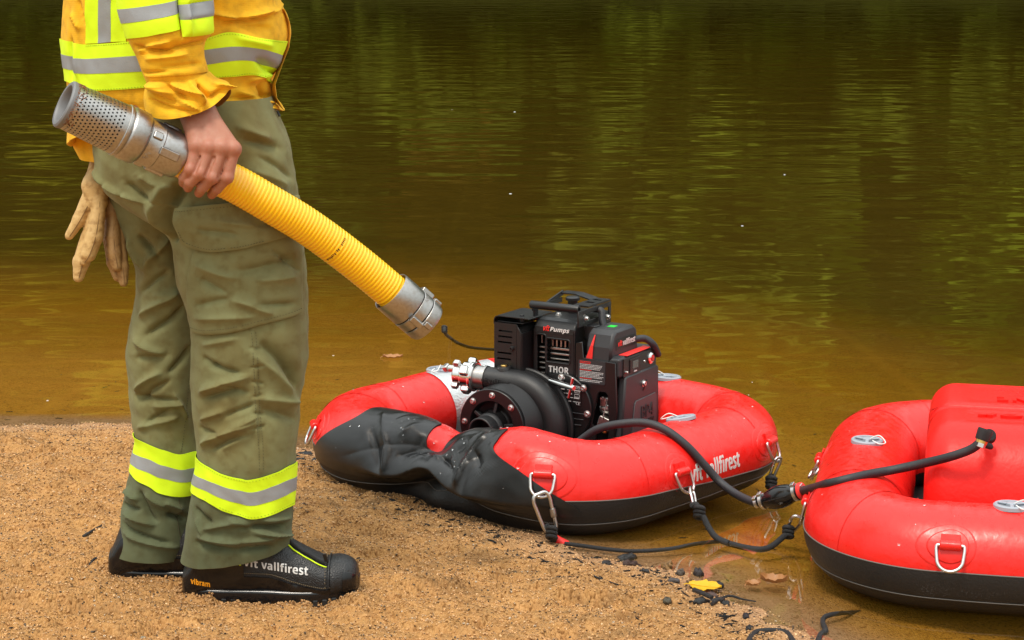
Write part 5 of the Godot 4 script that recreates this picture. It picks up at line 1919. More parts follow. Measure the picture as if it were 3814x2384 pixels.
var jacket := {"rings": [[Vector3(-0.6889, 1.4185, -3.7200), Vector3(-0.5222, 1.4185, -3.7200), 0.07, 0, 0], [Vector3(-0.7543, 1.3927, -3.7200), Vector3(-0.4624, 1.3890, -3.7200), 0.16, 0, 0], [Vector3(-0.7866, 1.3446, -3.7200), Vector3(-0.4330, 1.3446, -3.7200), 0.2, 0, 0], [Vector3(-0.8036, 1.2476, -3.7200), Vector3(-0.4108, 1.2476, -3.7200), 0.19, 0, 0], [Vector3(-0.8085, 1.1649, -3.7200), Vector3(-0.4156, 1.1649, -3.7200), 0.18, 0, 0], [Vector3(-0.8106, 1.0966, -3.7200), Vector3(-0.4232, 1.0966, -3.7200), 0.175, 0, 0], [Vector3(-0.8144, 1.0623, -3.7200), Vector3(-0.4115, 1.0661, -3.7200), 0.172, 0, 0], [Vector3(-0.8163, 1.0355, -3.7200), Vector3(-0.4060, 1.0355, -3.7200), 0.17, 0, 0], [Vector3(-0.8152, 1.0048, -3.7200), Vector3(-0.4121, 1.0048, -3.7200), 0.17, 0, 0], [Vector3(-0.8134, 0.9740, -3.7200), Vector3(-0.4258, 0.9779, -3.7200), 0.168, 0, 0], [Vector3(-0.8107, 0.9447, -3.7200), Vector3(-0.4412, 0.9470, -3.7200), 0.165, 0, 0], [Vector3(-0.8098, 0.9122, -3.7200), Vector3(-0.4349, 0.9184, -3.7200), 0.165, 0, 0], [Vector3(-0.8129, 0.8733, -3.7200), Vector3(-0.4243, 0.9044, -3.7200), 0.162, 0.02, 0], [Vector3(-0.8162, 0.8304, -3.7200), Vector3(-0.4183, 0.8951, -3.7200), 0.16, 0.035, 0]], "rho": 0.20, "rough": 0.9}
var sleeve := {"rings": [[Vector3(-0.6432, 1.3506, -3.5800), Vector3(-0.4643, 1.3399, -3.5800), 0.085, 0, 0], [Vector3(-0.6641, 1.2751, -3.5600), Vector3(-0.4891, 1.2679, -3.5600), 0.085, 0, 0], [Vector3(-0.6703, 1.1892, -3.5300), Vector3(-0.5125, 1.1892, -3.5300), 0.078, 0, 0], [Vector3(-0.6722, 1.1322, -3.5100), Vector3(-0.5191, 1.1322, -3.5100), 0.072, 0, 0], [Vector3(-0.6720, 1.0930, -3.5050), Vector3(-0.5194, 1.0966, -3.5050), 0.07, 0, 0], [Vector3(-0.6656, 1.0644, -3.5000), Vector3(-0.5172, 1.0716, -3.5000), 0.07, 0, 0], [Vector3(-0.6578, 1.0378, -3.5000), Vector3(-0.5179, 1.0464, -3.5000), 0.068, 0, 0], [Vector3(-0.6531, 1.0262, -3.5000), Vector3(-0.5277, 1.0334, -3.5000), 0.062, 0, 0], [Vector3(-0.6436, 1.0067, -3.5000), Vector3(-0.5312, 1.0139, -3.5000), 0.06, 0, 0], [Vector3(-0.6370, 0.9886, -3.5000), Vector3(-0.5288, 0.9973, -3.5000), 0.06, 0, 0], [Vector3(-0.6324, 0.9726, -3.5000), Vector3(-0.5249, 0.9813, -3.5000), 0.06, 0, 0], [Vector3(-0.6264, 0.9559, -3.5000), Vector3(-0.5194, 0.9668, -3.5000), 0.052, 0, 0]], "rho": 0.07, "rough": 0.6}
var cuff := {"rings": [[Vector3(-0.6258, 0.9741, -3.5000), Vector3(-0.5219, 0.9828, -3.5000), 0.056, -0.006, -0.006], [Vector3(-0.6321, 0.9595, -3.5000), Vector3(-0.5091, 0.9726, -3.5000), 0.062, -0.014, -0.014], [Vector3(-0.6341, 0.9435, -3.5000), Vector3(-0.4917, 0.9654, -3.5000), 0.066, -0.024, -0.028], [Vector3(-0.6332, 0.9282, -3.5000), Vector3(-0.4853, 0.9588, -3.5000), 0.068, -0.034, -0.042]], "rho": 0.07, "rough": 0.9}


# a point of the cloth: th round it (0 to the right, quarter turn towards the pond's bank), y the height of its ring, off metres proud
func cloth(g: Dictionary, th: float, y: float, off := 0.0, folded := true) -> Vector3:
	var rings: Array = g.rings
	if not g.has("my"):
		var my := PackedFloat32Array()
		for q in rings:
			my.append((q[0].y + q[1].y) * 0.5)
		g.my = my
	var my: PackedFloat32Array = g.my
	var n := my.size()
	var i := 0
	while i < n - 2 and y < my[i + 1]:
		i += 1
	var t := clampf((my[i] - y) / (my[i] - my[i + 1]), -0.5, 1.5)
	var a: Array = rings[maxi(i - 1, 0)]
	var b: Array = rings[i]
	var c: Array = rings[mini(i + 1, n - 1)]
	var d: Array = rings[mini(i + 2, n - 1)]
	var left: Vector3 = b[0].cubic_interpolate(c[0], a[0], d[0], t)
	var right: Vector3 = b[1].cubic_interpolate(c[1], a[1], d[1], t)
	var bb := cubic_interpolate(b[2], c[2], a[2], d[2], t)
	var co := cos(th)
	var si := sin(th)
	var lift := cubic_interpolate(b[3], c[3], a[3], d[3], t) if si > 0 else cubic_interpolate(b[4], c[4], a[4], d[4], t)
	var cs := signf(co) * pow(absf(co), 2.0 / 2.3)
	var ss := signf(si) * pow(absf(si), 2.0 / 2.3)
	var half := (right - left) * 0.5
	var p := (left + right) * 0.5 + half * cs + Vector3(0, lift * absf(si), bb * ss)
	var nrm := Vector3(cs / maxf(half.length(), 0.01), 0, ss / bb).normalized()
	var k := off
	if folded:
		k += crease(g, th, y)
		# loose cloth is never smooth: soft slanting billows and fine puckers
		var w: float = g.rough
		k += w * (0.0038 * noise_a.get_noise_3d(p.x * 9.0 + p.y * 3.0, p.y * 7.0 - p.x * 4.0, p.z * 8.0) + 0.0022 * noise_b.get_noise_3d(p.x * 21.0 + p.y * 9.0, p.y * 15.0, p.z * 18.0))
	return p + nrm * k


func crease(g: Dictionary, th: float, y: float) -> float:
	var k := 0.0
	var rho: float = g.rho
	var q := Vector2(wrapf(th, -PI / 2, 3 * PI / 2) * rho, y)
	for f in g.get("folds", []):
		var w: float = f[2] * 0.82
		var a := Vector2(f[0].x * rho, f[0].y)
		var e := Vector2(f[1].x * rho, f[1].y) - a
		var v := q - a
		var t := v.dot(e) / e.length_squared()
		if t < -0.25 or t > 1.25:
			continue
		var tc := clampf(t, 0.0, 1.0)
		var dd := (v - e * tc).length_squared() / (w * w)
		if dd > 7.0:
			continue
		var x := sqrt(dd + 0.04) - 0.2
		k += f[3] * exp(-x * 1.25 - dd * 0.4) * (1.0 - pow(2.0 * tc - 1.0, 4.0) * 0.75)
	return k * 2.5


func cloth_tube(g: Dictionary, nt: int, ny: int, y0: float, y1: float, off := 0.0) -> B:
	var p := PackedVector3Array()
	for j in ny:
		for i in nt:
			p.append(cloth(g, TAU * i / nt, lerpf(y0, y1, float(j) / (ny - 1)), off))
	var b := B.new()
	b.grid(p, nt, ny, true)
	return b


# open end turned in: the inside of a hem or cuff
func hem(g: Dictionary, nt: int, y0: float, thick: float, deep: float) -> B:
	var p := PackedVector3Array()
	for j in 5:
		for i in nt:
			var e: float = [0.0, 0.35, 0.8, 1.0, 1.0][j]
			p.append(cloth(g, TAU * i / nt, y0 + [0.0, -0.0012, -0.0006, 0.006, deep][j], -thick * e - (0.0 if j < 3 else [0.006, 0.014][j - 3]), j < 4))
	var b := B.new()
	b.grid(p, nt, 5, true, false, Vector3(0, -1, 0))
	return b


func along(line: Array, f: float) -> Vector2:
	var x := f * (line.size() - 1)
	var i := mini(int(x), line.size() - 2)
	var t := x - i
	return line[i].cubic_interpolate(line[i + 1], line[maxi(i - 1, 0)], line[mini(i + 2, line.size() - 1)], t)


# a piece sewn on between an upper and a lower line of (th, y) points
func sewn(parent: Node3D, called: String, g: Dictionary, top: Array, bottom: Array, m: Material, off: float, nu := 60, nv := 16, thick := 0.002, puff := 0.0) -> MeshInstance3D:
	var p := PackedVector3Array()
	var q := PackedVector3Array()
	for j in nv:
		for i in nu:
			var f := float(i) / (nu - 1)
			var h := float(j) / (nv - 1)
			var c := along(top, f).lerp(along(bottom, f), h)
			var swell := puff * pow(4.0 * f * (1 - f), 0.35) * pow(clampf(h * 1.6, 0, 1), 0.5) * pow(clampf((1 - h) * 4.0, 0.0, 1.0), 0.4)
			p.append(cloth(g, c.x, c.y, off + swell))
			q.append(cloth(g, c.x, c.y, off - thick))
	var b := B.new()
	b.shell(p, q, nu, nv)
	return part(parent, called, b, m)


func stitched(parent: Node3D, g: Dictionary, line: Array, m: Material, off: float, every := 0.0045) -> void:
	var b := B.new()
	var n := 120
	var last := cloth(g, line[0].x, line[0].y, off)
	var run := 0.0
	for k in range(1, n):
		var c := along(line, k / float(n - 1))
		var p := cloth(g, c.x, c.y, off)
		run += (p - last).length()
		if run > every:
			run = 0.0
		elif run < every * 0.65 and (p - last).length() > 0.0002:
			b.bar(last, p, 0.0009, 0.0009, Vector3(0, 0, 1), 0.0002)
		last = p
	var o := part(parent, "stitching", b, m)
	o.set_meta("kind", "stuff")


# tape round the garment behind what the lines show: closes from the last point round the back to the first
func ring_tape(parent: Node3D, called: String, g: Dictionary, top: Array, bottom: Array, m: Material, off: float) -> void:
	var back := func(l: Array) -> Array:
		var f: Vector2 = l[0]
		var e: Vector2 = l[-1]
		var r := [Vector2(f.x + 1.2, lerpf(f.y, e.y, 0.2)), Vector2(f.x + 0.5, f.y)]
		r.append_array(l)
		return r
	sewn(parent, called, g, back.call(top), back.call(bottom), m, off, 90, 8, 0.0012)


func build_person() -> void:
	var root := thing("person", "person in yellow jacket and olive trousers holding the yellow suction hose", "person")
	near_leg.folds = [
		[Vector2(2.336, 0.3962), Vector2(1.498, 0.4306), 0.0109, 0.0070], [Vector2(2.266, 0.3869), Vector2(1.618, 0.4057), 0.0094, -0.0060], [Vector2(2.127, 0.4518), Vector2(1.586, 0.4345), 0.0086, -0.0060], [Vector2(2.304, 0.4621), Vector2(1.985, 0.4473), 0.0070, -0.0040], [Vector2(2.384, 0.3435), Vector2(1.808, 0.3647), 0.0086, 0.0045],
		[Vector2(2.481, 0.2963), Vector2(1.356, 0.3427), 0.0094, 0.0060], [Vector2(2.132, 0.2914), Vector2(1.351, 0.3253), 0.0078, -0.0050], [Vector2(1.890, 0.2950), Vector2(1.351, 0.3268), 0.0094, 0.0040], [Vector2(1.361, 0.4911), Vector2(0.342, 0.3990), 0.0187, -0.0090], [Vector2(1.466, 0.4728), Vector2(0.566, 0.3905), 0.0156, 0.0060], [Vector2(1.232, 0.3674), Vector2(0.214, 0.3353), 0.0156, -0.0060], [Vector2(1.299, 0.3904), Vector2(0.194, 0.3670), 0.0125, 0.0050],
		[Vector2(1.895, 0.4176), Vector2(1.456, 0.3986), 0.0078, -0.0035], [Vector2(1.808, 0.3544), Vector2(1.376, 0.3787), 0.0078, -0.0040], [Vector2(1.701, 0.3350), Vector2(1.329, 0.3544), 0.0070, 0.0040], [Vector2(2.466, 0.3280), Vector2(1.900, 0.3184), 0.0070, -0.0040], [Vector2(2.319, 0.4845), Vector2(1.643, 0.5008), 0.0094, 0.0030],
		[Vector2(1.456, 0.5180), Vector2(1.434, 0.4608), 0.0035, 0.0022], [Vector2(1.434, 0.4608), Vector2(1.346, 0.3826), 0.0035, 0.0022], [Vector2(1.346, 0.3826), Vector2(1.289, 0.3031), 0.0035, 0.0022], [Vector2(1.508, 0.4851), Vector2(1.309, 0.4780), 0.0039, -0.0020], [Vector2(1.476, 0.4471), Vector2(1.284, 0.4513), 0.0039, -0.0020], [Vector2(1.446, 0.4222), Vector2(1.237, 0.4152), 0.0039, -0.0020], [Vector2(1.409, 0.3924), Vector2(1.229, 0.3962), 0.0039, -0.0020], [Vector2(1.376, 0.3625), Vector2(1.162, 0.3558), 0.0039, -0.0020], [Vector2(1.356, 0.3332), Vector2(1.147, 0.3367), 0.0039, -0.0020],
		[Vector2(2.880, 0.7977), Vector2(2.613, 0.7724), 0.0094, 0.0050], [Vector2(2.613, 0.7724), Vector2(2.331, 0.7563), 0.0094, 0.0060], [Vector2(2.331, 0.7563), Vector2(2.074, 0.7457), 0.0078, 0.0050], [Vector2(1.566, 0.7839), Vector2(1.755, 0.7387), 0.0101, -0.0110], [Vector2(1.755, 0.7387), Vector2(2.576, 0.6712), 0.0101, -0.0110], [Vector2(1.738, 0.7814), Vector2(1.922, 0.7453), 0.0101, 0.0080], [Vector2(1.922, 0.7453), Vector2(2.581, 0.6780), 0.0101, 0.0080], [Vector2(2.172, 0.7832), Vector2(2.005, 0.7487), 0.0094, -0.0060], [Vector2(1.985, 0.7958), Vector2(1.828, 0.7772), 0.0094, 0.0040],
		[Vector2(1.000, 0.8799), Vector2(0.524, 0.8544), 0.0140, 0.0050], [Vector2(0.970, 0.8582), Vector2(0.392, 0.8382), 0.0125, -0.0050], [Vector2(0.937, 0.8054), Vector2(0.367, 0.7692), 0.0140, 0.0040], [Vector2(0.790, 0.8273), Vector2(0.189, 0.7817), 0.0094, -0.0035],
		[Vector2(2.027, 0.6349), Vector2(1.528, 0.6116), 0.0125, 0.0040], [Vector2(1.985, 0.6103), Vector2(1.638, 0.5849), 0.0109, -0.0040], [Vector2(1.518, 0.6236), Vector2(0.556, 0.6389), 0.0140, -0.0050], [Vector2(1.648, 0.5773), Vector2(1.110, 0.5456), 0.0125, 0.0050], [Vector2(1.309, 0.6071), Vector2(0.591, 0.6086), 0.0125, 0.0040], [Vector2(2.194, 0.5594), Vector2(1.561, 0.5773), 0.0109, -0.0040], [Vector2(0.990, 0.6603), Vector2(0.461, 0.6147), 0.0109, -0.0040], [Vector2(1.361, 0.5619), Vector2(0.648, 0.5598), 0.0094, -0.0040], [Vector2(2.294, 0.5354), Vector2(1.386, 0.5431), 0.0109, 0.0035],
		[Vector2(1.461, 0.7169), Vector2(1.105, 0.7085), 0.0094, 0.0030], [Vector2(1.162, 0.7087), Vector2(0.608, 0.7123), 0.0094, -0.0030], [Vector2(1.728, 0.7010), Vector2(1.399, 0.6937), 0.0094, -0.0030],
		[Vector2(2.508, 0.1759), Vector2(1.970, 0.1508), 0.0078, -0.0050], [Vector2(1.666, 0.1629), Vector2(1.257, 0.1404), 0.0094, 0.0050], [Vector2(1.543, 0.1469), Vector2(0.529, 0.1358), 0.0094, -0.0070], [Vector2(1.252, 0.1346), Vector2(0.167, 0.1053), 0.0078, 0.0070], [Vector2(2.162, 0.1413), Vector2(1.546, 0.1549), 0.0086, 0.0040], [Vector2(2.384, 0.1148), Vector2(1.523, 0.1040), 0.0070, -0.0060], [Vector2(1.523, 0.1040), Vector2(0.880, 0.0992), 0.0070, -0.0060], [Vector2(2.261, 0.1261), Vector2(1.456, 0.1131), 0.0078, 0.0050], [Vector2(1.461, 0.1164), Vector2(0.758, 0.1145), 0.0078, 0.0050], [Vector2(1.100, 0.1553), Vector2(0.287, 0.1463), 0.0078, 0.0040], [Vector2(2.419, 0.1576), Vector2(2.152, 0.1294), 0.0062, 0.0040]]
	far_leg.folds = [
		[Vector2(2.094, 0.6554), Vector2(2.052, 0.5944), 0.0109, 0.0060], [Vector2(1.785, 0.6667), Vector2(1.429, 0.6341), 0.0109, -0.0070], [Vector2(1.962, 0.5952), Vector2(1.085, 0.6680), 0.0109, 0.0060], [Vector2(2.341, 0.5543), Vector2(1.277, 0.6006), 0.0094, -0.0050], [Vector2(2.226, 0.5123), Vector2(1.157, 0.5581), 0.0125, 0.0060], [Vector2(1.910, 0.4769), Vector2(0.915, 0.5316), 0.0109, -0.0070], [Vector2(2.294, 0.4645), Vector2(1.439, 0.4364), 0.0094, 0.0050], [Vector2(2.194, 0.4263), Vector2(1.336, 0.4383), 0.0094, -0.0040],
		[Vector2(2.289, 0.3595), Vector2(1.523, 0.4053), 0.0094, 0.0060], [Vector2(2.122, 0.3457), Vector2(1.329, 0.3900), 0.0078, -0.0050], [Vector2(2.304, 0.3510), Vector2(1.095, 0.3522), 0.0070, -0.0050], [Vector2(1.723, 0.3380), Vector2(0.962, 0.3434), 0.0078, 0.0040], [Vector2(1.937, 0.3040), Vector2(1.336, 0.3322), 0.0078, -0.0040], [Vector2(2.314, 0.2910), Vector2(1.100, 0.3197), 0.0094, 0.0040], [Vector2(1.329, 0.4067), Vector2(0.723, 0.4517), 0.0094, -0.0060], [Vector2(1.219, 0.3649), Vector2(0.753, 0.3128), 0.0070, 0.0040], [Vector2(1.823, 0.5503), Vector2(1.157, 0.5581), 0.0109, 0.0030],
		[Vector2(2.665, 0.1669), Vector2(2.000, 0.1553), 0.0070, 0.0060], [Vector2(2.870, 0.1337), Vector2(1.942, 0.1352), 0.0070, -0.0060], [Vector2(2.541, 0.1274), Vector2(1.503, 0.1087), 0.0070, 0.0060], [Vector2(2.057, 0.1716), Vector2(1.503, 0.1087), 0.0078, -0.0060], [Vector2(1.414, 0.1542), Vector2(0.890, 0.1346), 0.0070, 0.0070], [Vector2(1.294, 0.1291), Vector2(0.676, 0.1159), 0.0070, -0.0070], [Vector2(2.571, 0.1016), Vector2(1.127, 0.0724), 0.0070, -0.0050], [Vector2(2.461, 0.0867), Vector2(0.823, 0.0613), 0.0062, 0.0040], [Vector2(1.858, 0.1690), Vector2(1.381, 0.1416), 0.0078, 0.0050]]
	jacket.folds = [
		[Vector2(1.147, 1.0788), Vector2(0.910, 1.0673), 0.0070, 0.0070], [Vector2(0.910, 1.0673), Vector2(0.357, 1.0846), 0.0070, 0.0070], [Vector2(1.090, 1.0628), Vector2(0.439, 1.0682), 0.0078, -0.0060], [Vector2(0.394, 1.0775), Vector2(0.000, 1.0939), 0.0062, 0.0050], [Vector2(0.932, 1.0550), Vector2(0.496, 1.0496), 0.0109, -0.0040], [Vector2(0.900, 0.9274), Vector2(0.130, 0.9249), 0.0094, -0.0050], [Vector2(0.775, 0.9403), Vector2(0.224, 0.9115), 0.0094, 0.0050], [Vector2(0.434, 0.9479), Vector2(0.085, 0.8994), 0.0078, -0.0060], [Vector2(0.618, 0.9571), Vector2(0.209, 0.9637), 0.0078, 0.0050], [Vector2(0.701, 0.9963), Vector2(0.000, 0.9535), 0.0109, -0.0060], [Vector2(0.917, 0.9191), Vector2(0.085, 0.9082), 0.0062, 0.0030], [Vector2(2.498, 1.0815), Vector2(2.341, 1.0502), 0.0078, 0.0040], [Vector2(2.371, 1.1020), Vector2(2.271, 1.0584), 0.0078, -0.0040], [Vector2(2.513, 1.0333), Vector2(2.546, 0.9593), 0.0062, -0.0040], [Vector2(2.419, 1.0263), Vector2(2.414, 0.9565), 0.0070, 0.0030], [Vector2(2.137, 0.9264), Vector2(1.701, 0.9151), 0.0109, -0.0040], [Vector2(0.947, 1.0352), Vector2(0.496, 1.0177), 0.0125, 0.0040]]
	sleeve.folds = [[Vector2(1.142, 1.1502), Vector2(1.162, 1.0410), 0.0047, -0.0050], [Vector2(0.980, 1.1501), Vector2(1.005, 1.0427), 0.0062, 0.0040], [Vector2(2.446, 1.0312), Vector2(1.334, 1.0183), 0.0062, -0.0060], [Vector2(2.294, 1.0223), Vector2(1.439, 1.0349), 0.0062, 0.0050], [Vector2(1.434, 1.0235), Vector2(0.267, 1.0328), 0.0062, -0.0040], [Vector2(2.079, 1.0084), Vector2(0.947, 1.0126), 0.0055, 0.0030], [Vector2(1.743, 0.9935), Vector2(0.481, 0.9940), 0.0078, -0.0030], [Vector2(2.419, 0.9863), Vector2(1.561, 0.9869), 0.0047, -0.0030]]
	cuff.folds = [[Vector2(1.748, 0.9722), Vector2(1.361, 0.9588), 0.0062, -0.0070], [Vector2(1.686, 0.9736), Vector2(1.075, 0.9603), 0.0047, 0.0060], [Vector2(1.132, 0.9703), Vector2(1.080, 0.9501), 0.0055, 0.0100], [Vector2(0.905, 0.9687), Vector2(0.863, 0.9506), 0.0047, -0.0100], [Vector2(0.461, 0.9651), Vector2(0.142, 0.9474), 0.0055, 0.0090], [Vector2(2.279, 0.9696), Vector2(1.441, 0.9649), 0.0062, 0.0060], [Vector2(2.361, 0.9600), Vector2(1.232, 0.9458), 0.0031, -0.0040], [Vector2(0.915, 0.9515), Vector2(0.357, 0.9511), 0.0062, -0.0070], [Vector2(2.513, 0.9718), Vector2(1.785, 0.9715), 0.0055, 0.0060], [Vector2(2.152, 0.9646), Vector2(1.598, 0.9560), 0.0070, -0.0050], [Vector2(1.518, 0.9577), Vector2(1.232, 0.9458), 0.0055, 0.0060]]

	# ---- the body, one surface from head to ankles; each hand and the head has finer cells
	var body := B.new()
	var hip := Vector3(-0.63, 0.93, -3.72)
	var elbow: Vector3 = Vector3(-0.6029, 1.1344, -3.5682)
	var wrist: Vector3 = Vector3(-0.5411, 0.919, -3.4799)
	nets([
		[hip + Vector3(0, 0, 0.06), hip + Vector3(0, 0, -0.06), 0.105, 0.105, 0.03], [hip, Vector3(-0.64, 1.12, -3.72), 0.11, 0.11, 0.05], [Vector3(-0.64, 1.12, -3.72), Vector3(-0.63, 1.32, -3.72), 0.115, 0.125, 0.05],
		[Vector3(-0.62, 1.40, -3.60), Vector3(-0.62, 1.40, -3.84), 0.065, 0.065, 0.06], [Vector3(-0.62, 1.42, -3.72), Vector3(-0.605, 1.52, -3.72), 0.06, 0.055, 0.03],
		[Vector3(-0.62, 1.39, -3.57), elbow, 0.052, 0.042, 0.03], [elbow, wrist, 0.042, 0.028, 0.02],
		[Vector3(-0.62, 1.39, -3.87), Vector3(-0.66, 1.08, -3.92), 0.052, 0.042, 0.03], [Vector3(-0.66, 1.08, -3.92), Vector3(-0.56, 0.86, -3.92), 0.042, 0.028, 0.02],
		[Vector3(-0.60, 0.88, -3.665), Vector3(-0.4839, 0.4583, -3.65), 0.085, 0.055, 0.03], [Vector3(-0.4839, 0.4583, -3.65), Vector3(-0.5202, 0.0859, -3.645), 0.055, 0.035, 0.03],
		[Vector3(-0.64, 0.88, -3.78), Vector3(-0.6563, 0.4373, -3.79), 0.075, 0.05, 0.03], [Vector3(-0.6563, 0.4373, -3.79), Vector3(-0.6938, 0.0408, -3.79), 0.05, 0.034, 0.03]], 0.014, body)
	# right hand round the hose
	var ka: Vector3 = Vector3(-0.5392, 0.8588, -3.4418)
	var kb: Vector3 = Vector3(-0.5171, 0.857, -3.4384)
	var kc: Vector3 = Vector3(-0.495, 0.8561, -3.4403)
	var kd: Vector3 = Vector3(-0.4755, 0.8534, -3.4448)
	var bones := [[wrist + (wrist - elbow) * -0.15, wrist, 0.027, 0.0255, 0.008, Vector3(0, 0, 1), 0.82]]
	var wl: Vector3 = Vector3(-0.5525, 0.907, -3.4755)
	var wr: Vector3 = Vector3(-0.5273, 0.9118, -3.4785)
	bones.append([wl, ka, 0.0175, 0.0128, 0.014])
	bones.append([wl.lerp(wr, 0.35), kb, 0.0185, 0.0128, 0.014])
	bones.append([wl.lerp(wr, 0.7), kc, 0.0185, 0.0130, 0.014])
	bones.append([wr, kd, 0.0180, 0.0132, 0.014])
	var fingers := [
		[ka, Vector3(-0.548, 0.821, -3.4304), Vector3(-0.5618, 0.8044, -3.4415), Vector3(-0.5677, 0.7933, -3.4669), 0.0104],
		[kb, Vector3(-0.5302, 0.815, -3.4262), Vector3(-0.5505, 0.7977, -3.4372), Vector3(-0.5587, 0.7848, -3.4642), 0.0110],
		[kc, Vector3(-0.5108, 0.8073, -3.4298), Vector3(-0.5306, 0.7883, -3.4425), Vector3(-0.541, 0.7752, -3.4705), 0.0112],
		[kd, Vector3(-0.4868, 0.8062, -3.4388), Vector3(-0.5071, 0.7851, -3.45), Vector3(-0.5202, 0.7713, -3.4779), 0.0108]]
	for f in fingers:
		var r: float = f[4]
		bones.append([f[0], f[1], r * 1.02, r * 0.92, 0.0055])
		bones.append([f[1], f[1], r * 1.04, r * 1.04, 0.004])
		bones.append([f[1], f[2], r * 0.92, r * 0.84, 0.003])
		bones.append([f[2], f[3], r * 0.84, r * 0.74, 0.003])
		bones.append([f[0] + Vector3(0, 0.002, 0.002), f[0] + Vector3(0, 0.002, 0.002), r * 1.12, r * 1.12, 0.006])
	# thumb: leaves the palm's side low by the wrist and closes round the far side
	bones.append([Vector3(-0.5239, 0.8951, -3.4865), Vector3(-0.5136, 0.8576, -3.5098), 0.015, 0.0125, 0.012])
	bones.append([Vector3(-0.5136, 0.8576, -3.5098), Vector3(-0.5225, 0.8208, -3.5282), 0.0118, 0.0105, 0.004])
	bones.append([Vector3(-0.5225, 0.8208, -3.5282), Vector3(-0.5339, 0.8009, -3.5264), 0.0105, 0.0085, 0.003])
	var grooves := []
	for k in 3:
		var a: Vector3 = fingers[k][0].lerp(fingers[k + 1][0], 0.5) + Vector3(-0.001, -0.016, 0.010)
		var e: Vector3 = fingers[k][1].lerp(fingers[k + 1][1], 0.5) + Vector3(0, 0, 0.010)
		grooves.append([a, e, 0.0028, 0.0036, 0.003])
	nets(bones, 0.0026, body, grooves)
	# left hand, hanging half closed on the far side
	var lw := Vector3(-0.56, 0.86, -3.92)
	var lb := [[lw, lw + Vector3(0.012, -0.03, 0), 0.026, 0.022, 0.01]]
	for k in 4:
		var kn := lw + Vector3(0.045 - 0.020 * k, -0.095 + 0.004 * absf(k - 1), -0.004)
		lb.append([lw + Vector3(0.014 - 0.01 * k, -0.02, 0), kn, 0.015, 0.012, 0.012])
		lb.append([kn, kn + Vector3(0.008, -0.040, 0.012), 0.0100, 0.0092, 0.004])
		lb.append([kn + Vector3(0.008, -0.040, 0.012), kn + Vector3(0.004, -0.062, 0.032), 0.0092, 0.008, 0.003])
		lb.append([kn + Vector3(0.004, -0.062, 0.032), kn + Vector3(0, -0.060, 0.052 - 0.004 * k), 0.008, 0.007, 0.003])
	lb.append([lw + Vector3(0.018, -0.025, 0.006), lw + Vector3(0.052, -0.065, 0.022), 0.014, 0.011, 0.010])
	lb.append([lw + Vector3(0.052, -0.065, 0.022), lw + Vector3(0.058, -0.100, 0.030), 0.0105, 0.008, 0.004])
	nets(lb, 0.004, body)
	# head, looking to the right
	var hc := Vector3(-0.60, 1.625, -3.72)
	var hb := [[hc + Vector3(-0.02, 0.015, 0), hc + Vector3(0.0, 0.03, 0), 0.083, 0.080, 0.03], [hc + Vector3(0.03, -0.02, 0), hc + Vector3(0.035, -0.075, 0), 0.060, 0.042, 0.03], [hc + Vector3(0.045, -0.085, 0), hc + Vector3(0.06, -0.088, 0), 0.028, 0.022, 0.02],
		[hc + Vector3(0.085, 0.005, 0), hc + Vector3(0.108, -0.026, 0), 0.009, 0.013, 0.012], [hc + Vector3(0.074, 0.022, -0.03), hc + Vector3(0.074, 0.022, 0.03), 0.012, 0.012, 0.012], [hc + Vector3(0.085, -0.056, -0.018), hc + Vector3(0.085, -0.056, 0.018), 0.0075, 0.0075, 0.006], [hc + Vector3(0.083, -0.066, -0.014), hc + Vector3(0.083, -0.066, 0.014), 0.008, 0.008, 0.006],
		[hc + Vector3(0, -0.10, 0), hc + Vector3(-0.01, -0.15, 0), 0.055, 0.056, 0.03]]
	for s in [-1, 1]:
		hb.append([hc + Vector3(-0.012, 0.012, 0.080 * s), hc + Vector3(-0.008, -0.022, 0.078 * s), 0.014, 0.009, 0.004])
	nets(hb, 0.0045, body, [[hc + Vector3(0.090, 0.006, 0.030), hc + Vector3(0.090, 0.006, 0.030), 0.014, 0.014, 0.008], [hc + Vector3(0.090, 0.006, -0.030), hc + Vector3(0.090, 0.006, -0.030), 0.014, 0.014, 0.008]])
	# redder knuckles, like the skin of a cold hand
	for i in body.v.size():
		var red := 0.0
		for f in fingers:
			red = maxf(red, maxf(bell((body.v[i] - f[0]).length(), 0, 0.012), maxf(bell((body.v[i] - f[1]).length(), 0, 0.010) * 0.8, bell((body.v[i] - f[3]).length(), 0, 0.014))))
		body.c[i] = Color(1, 1, 1).lerp(Color(0.95, 0.62, 0.58), red * 0.85)
	part(root, "body", body, M.skin)
	var b := B.new()
	for s in [-1, 1]:
		b.ball(hc + Vector3(0.076, 0.006, 0.030 * s), Vector3.ONE * 0.012, 12)
	part(root, "eyes", b, M.eye).set_meta("kind", "stuff")
	b = B.new()
	b.ball(hc + Vector3(-0.018, 0.038, 0), Vector3(0.094, 0.080, 0.086), 24, Basis.from_euler(Vector3(0, 0, 0.35)))
	part(root, "hair", b, M.hair)

	# ---- trousers
	b = cloth_tube(near_leg, 220, 330, Vector3(-0.9298, 0.9247, -3.68).y, (near_leg.rings[-1][0].y + near_leg.rings[-1][1].y) / 2)
	tint_legs(b)
	var trousers := part(root, "trousers", b, M.trousers)
	b = cloth_tube(far_leg, 160, 240, (far_leg.rings[0][0].y + far_leg.rings[0][1].y) / 2, (far_leg.rings[-1][0].y + far_leg.rings[-1][1].y) / 2)
	tint_legs(b)
	part(trousers, "far_leg", b, M.trousers)
	for g in [near_leg, far_leg]:
		part(trousers, "hem", hem(g, 120, (g.rings[-1][0].y + g.rings[-1][1].y) / 2, 0.004, 0.04), M.trousers)
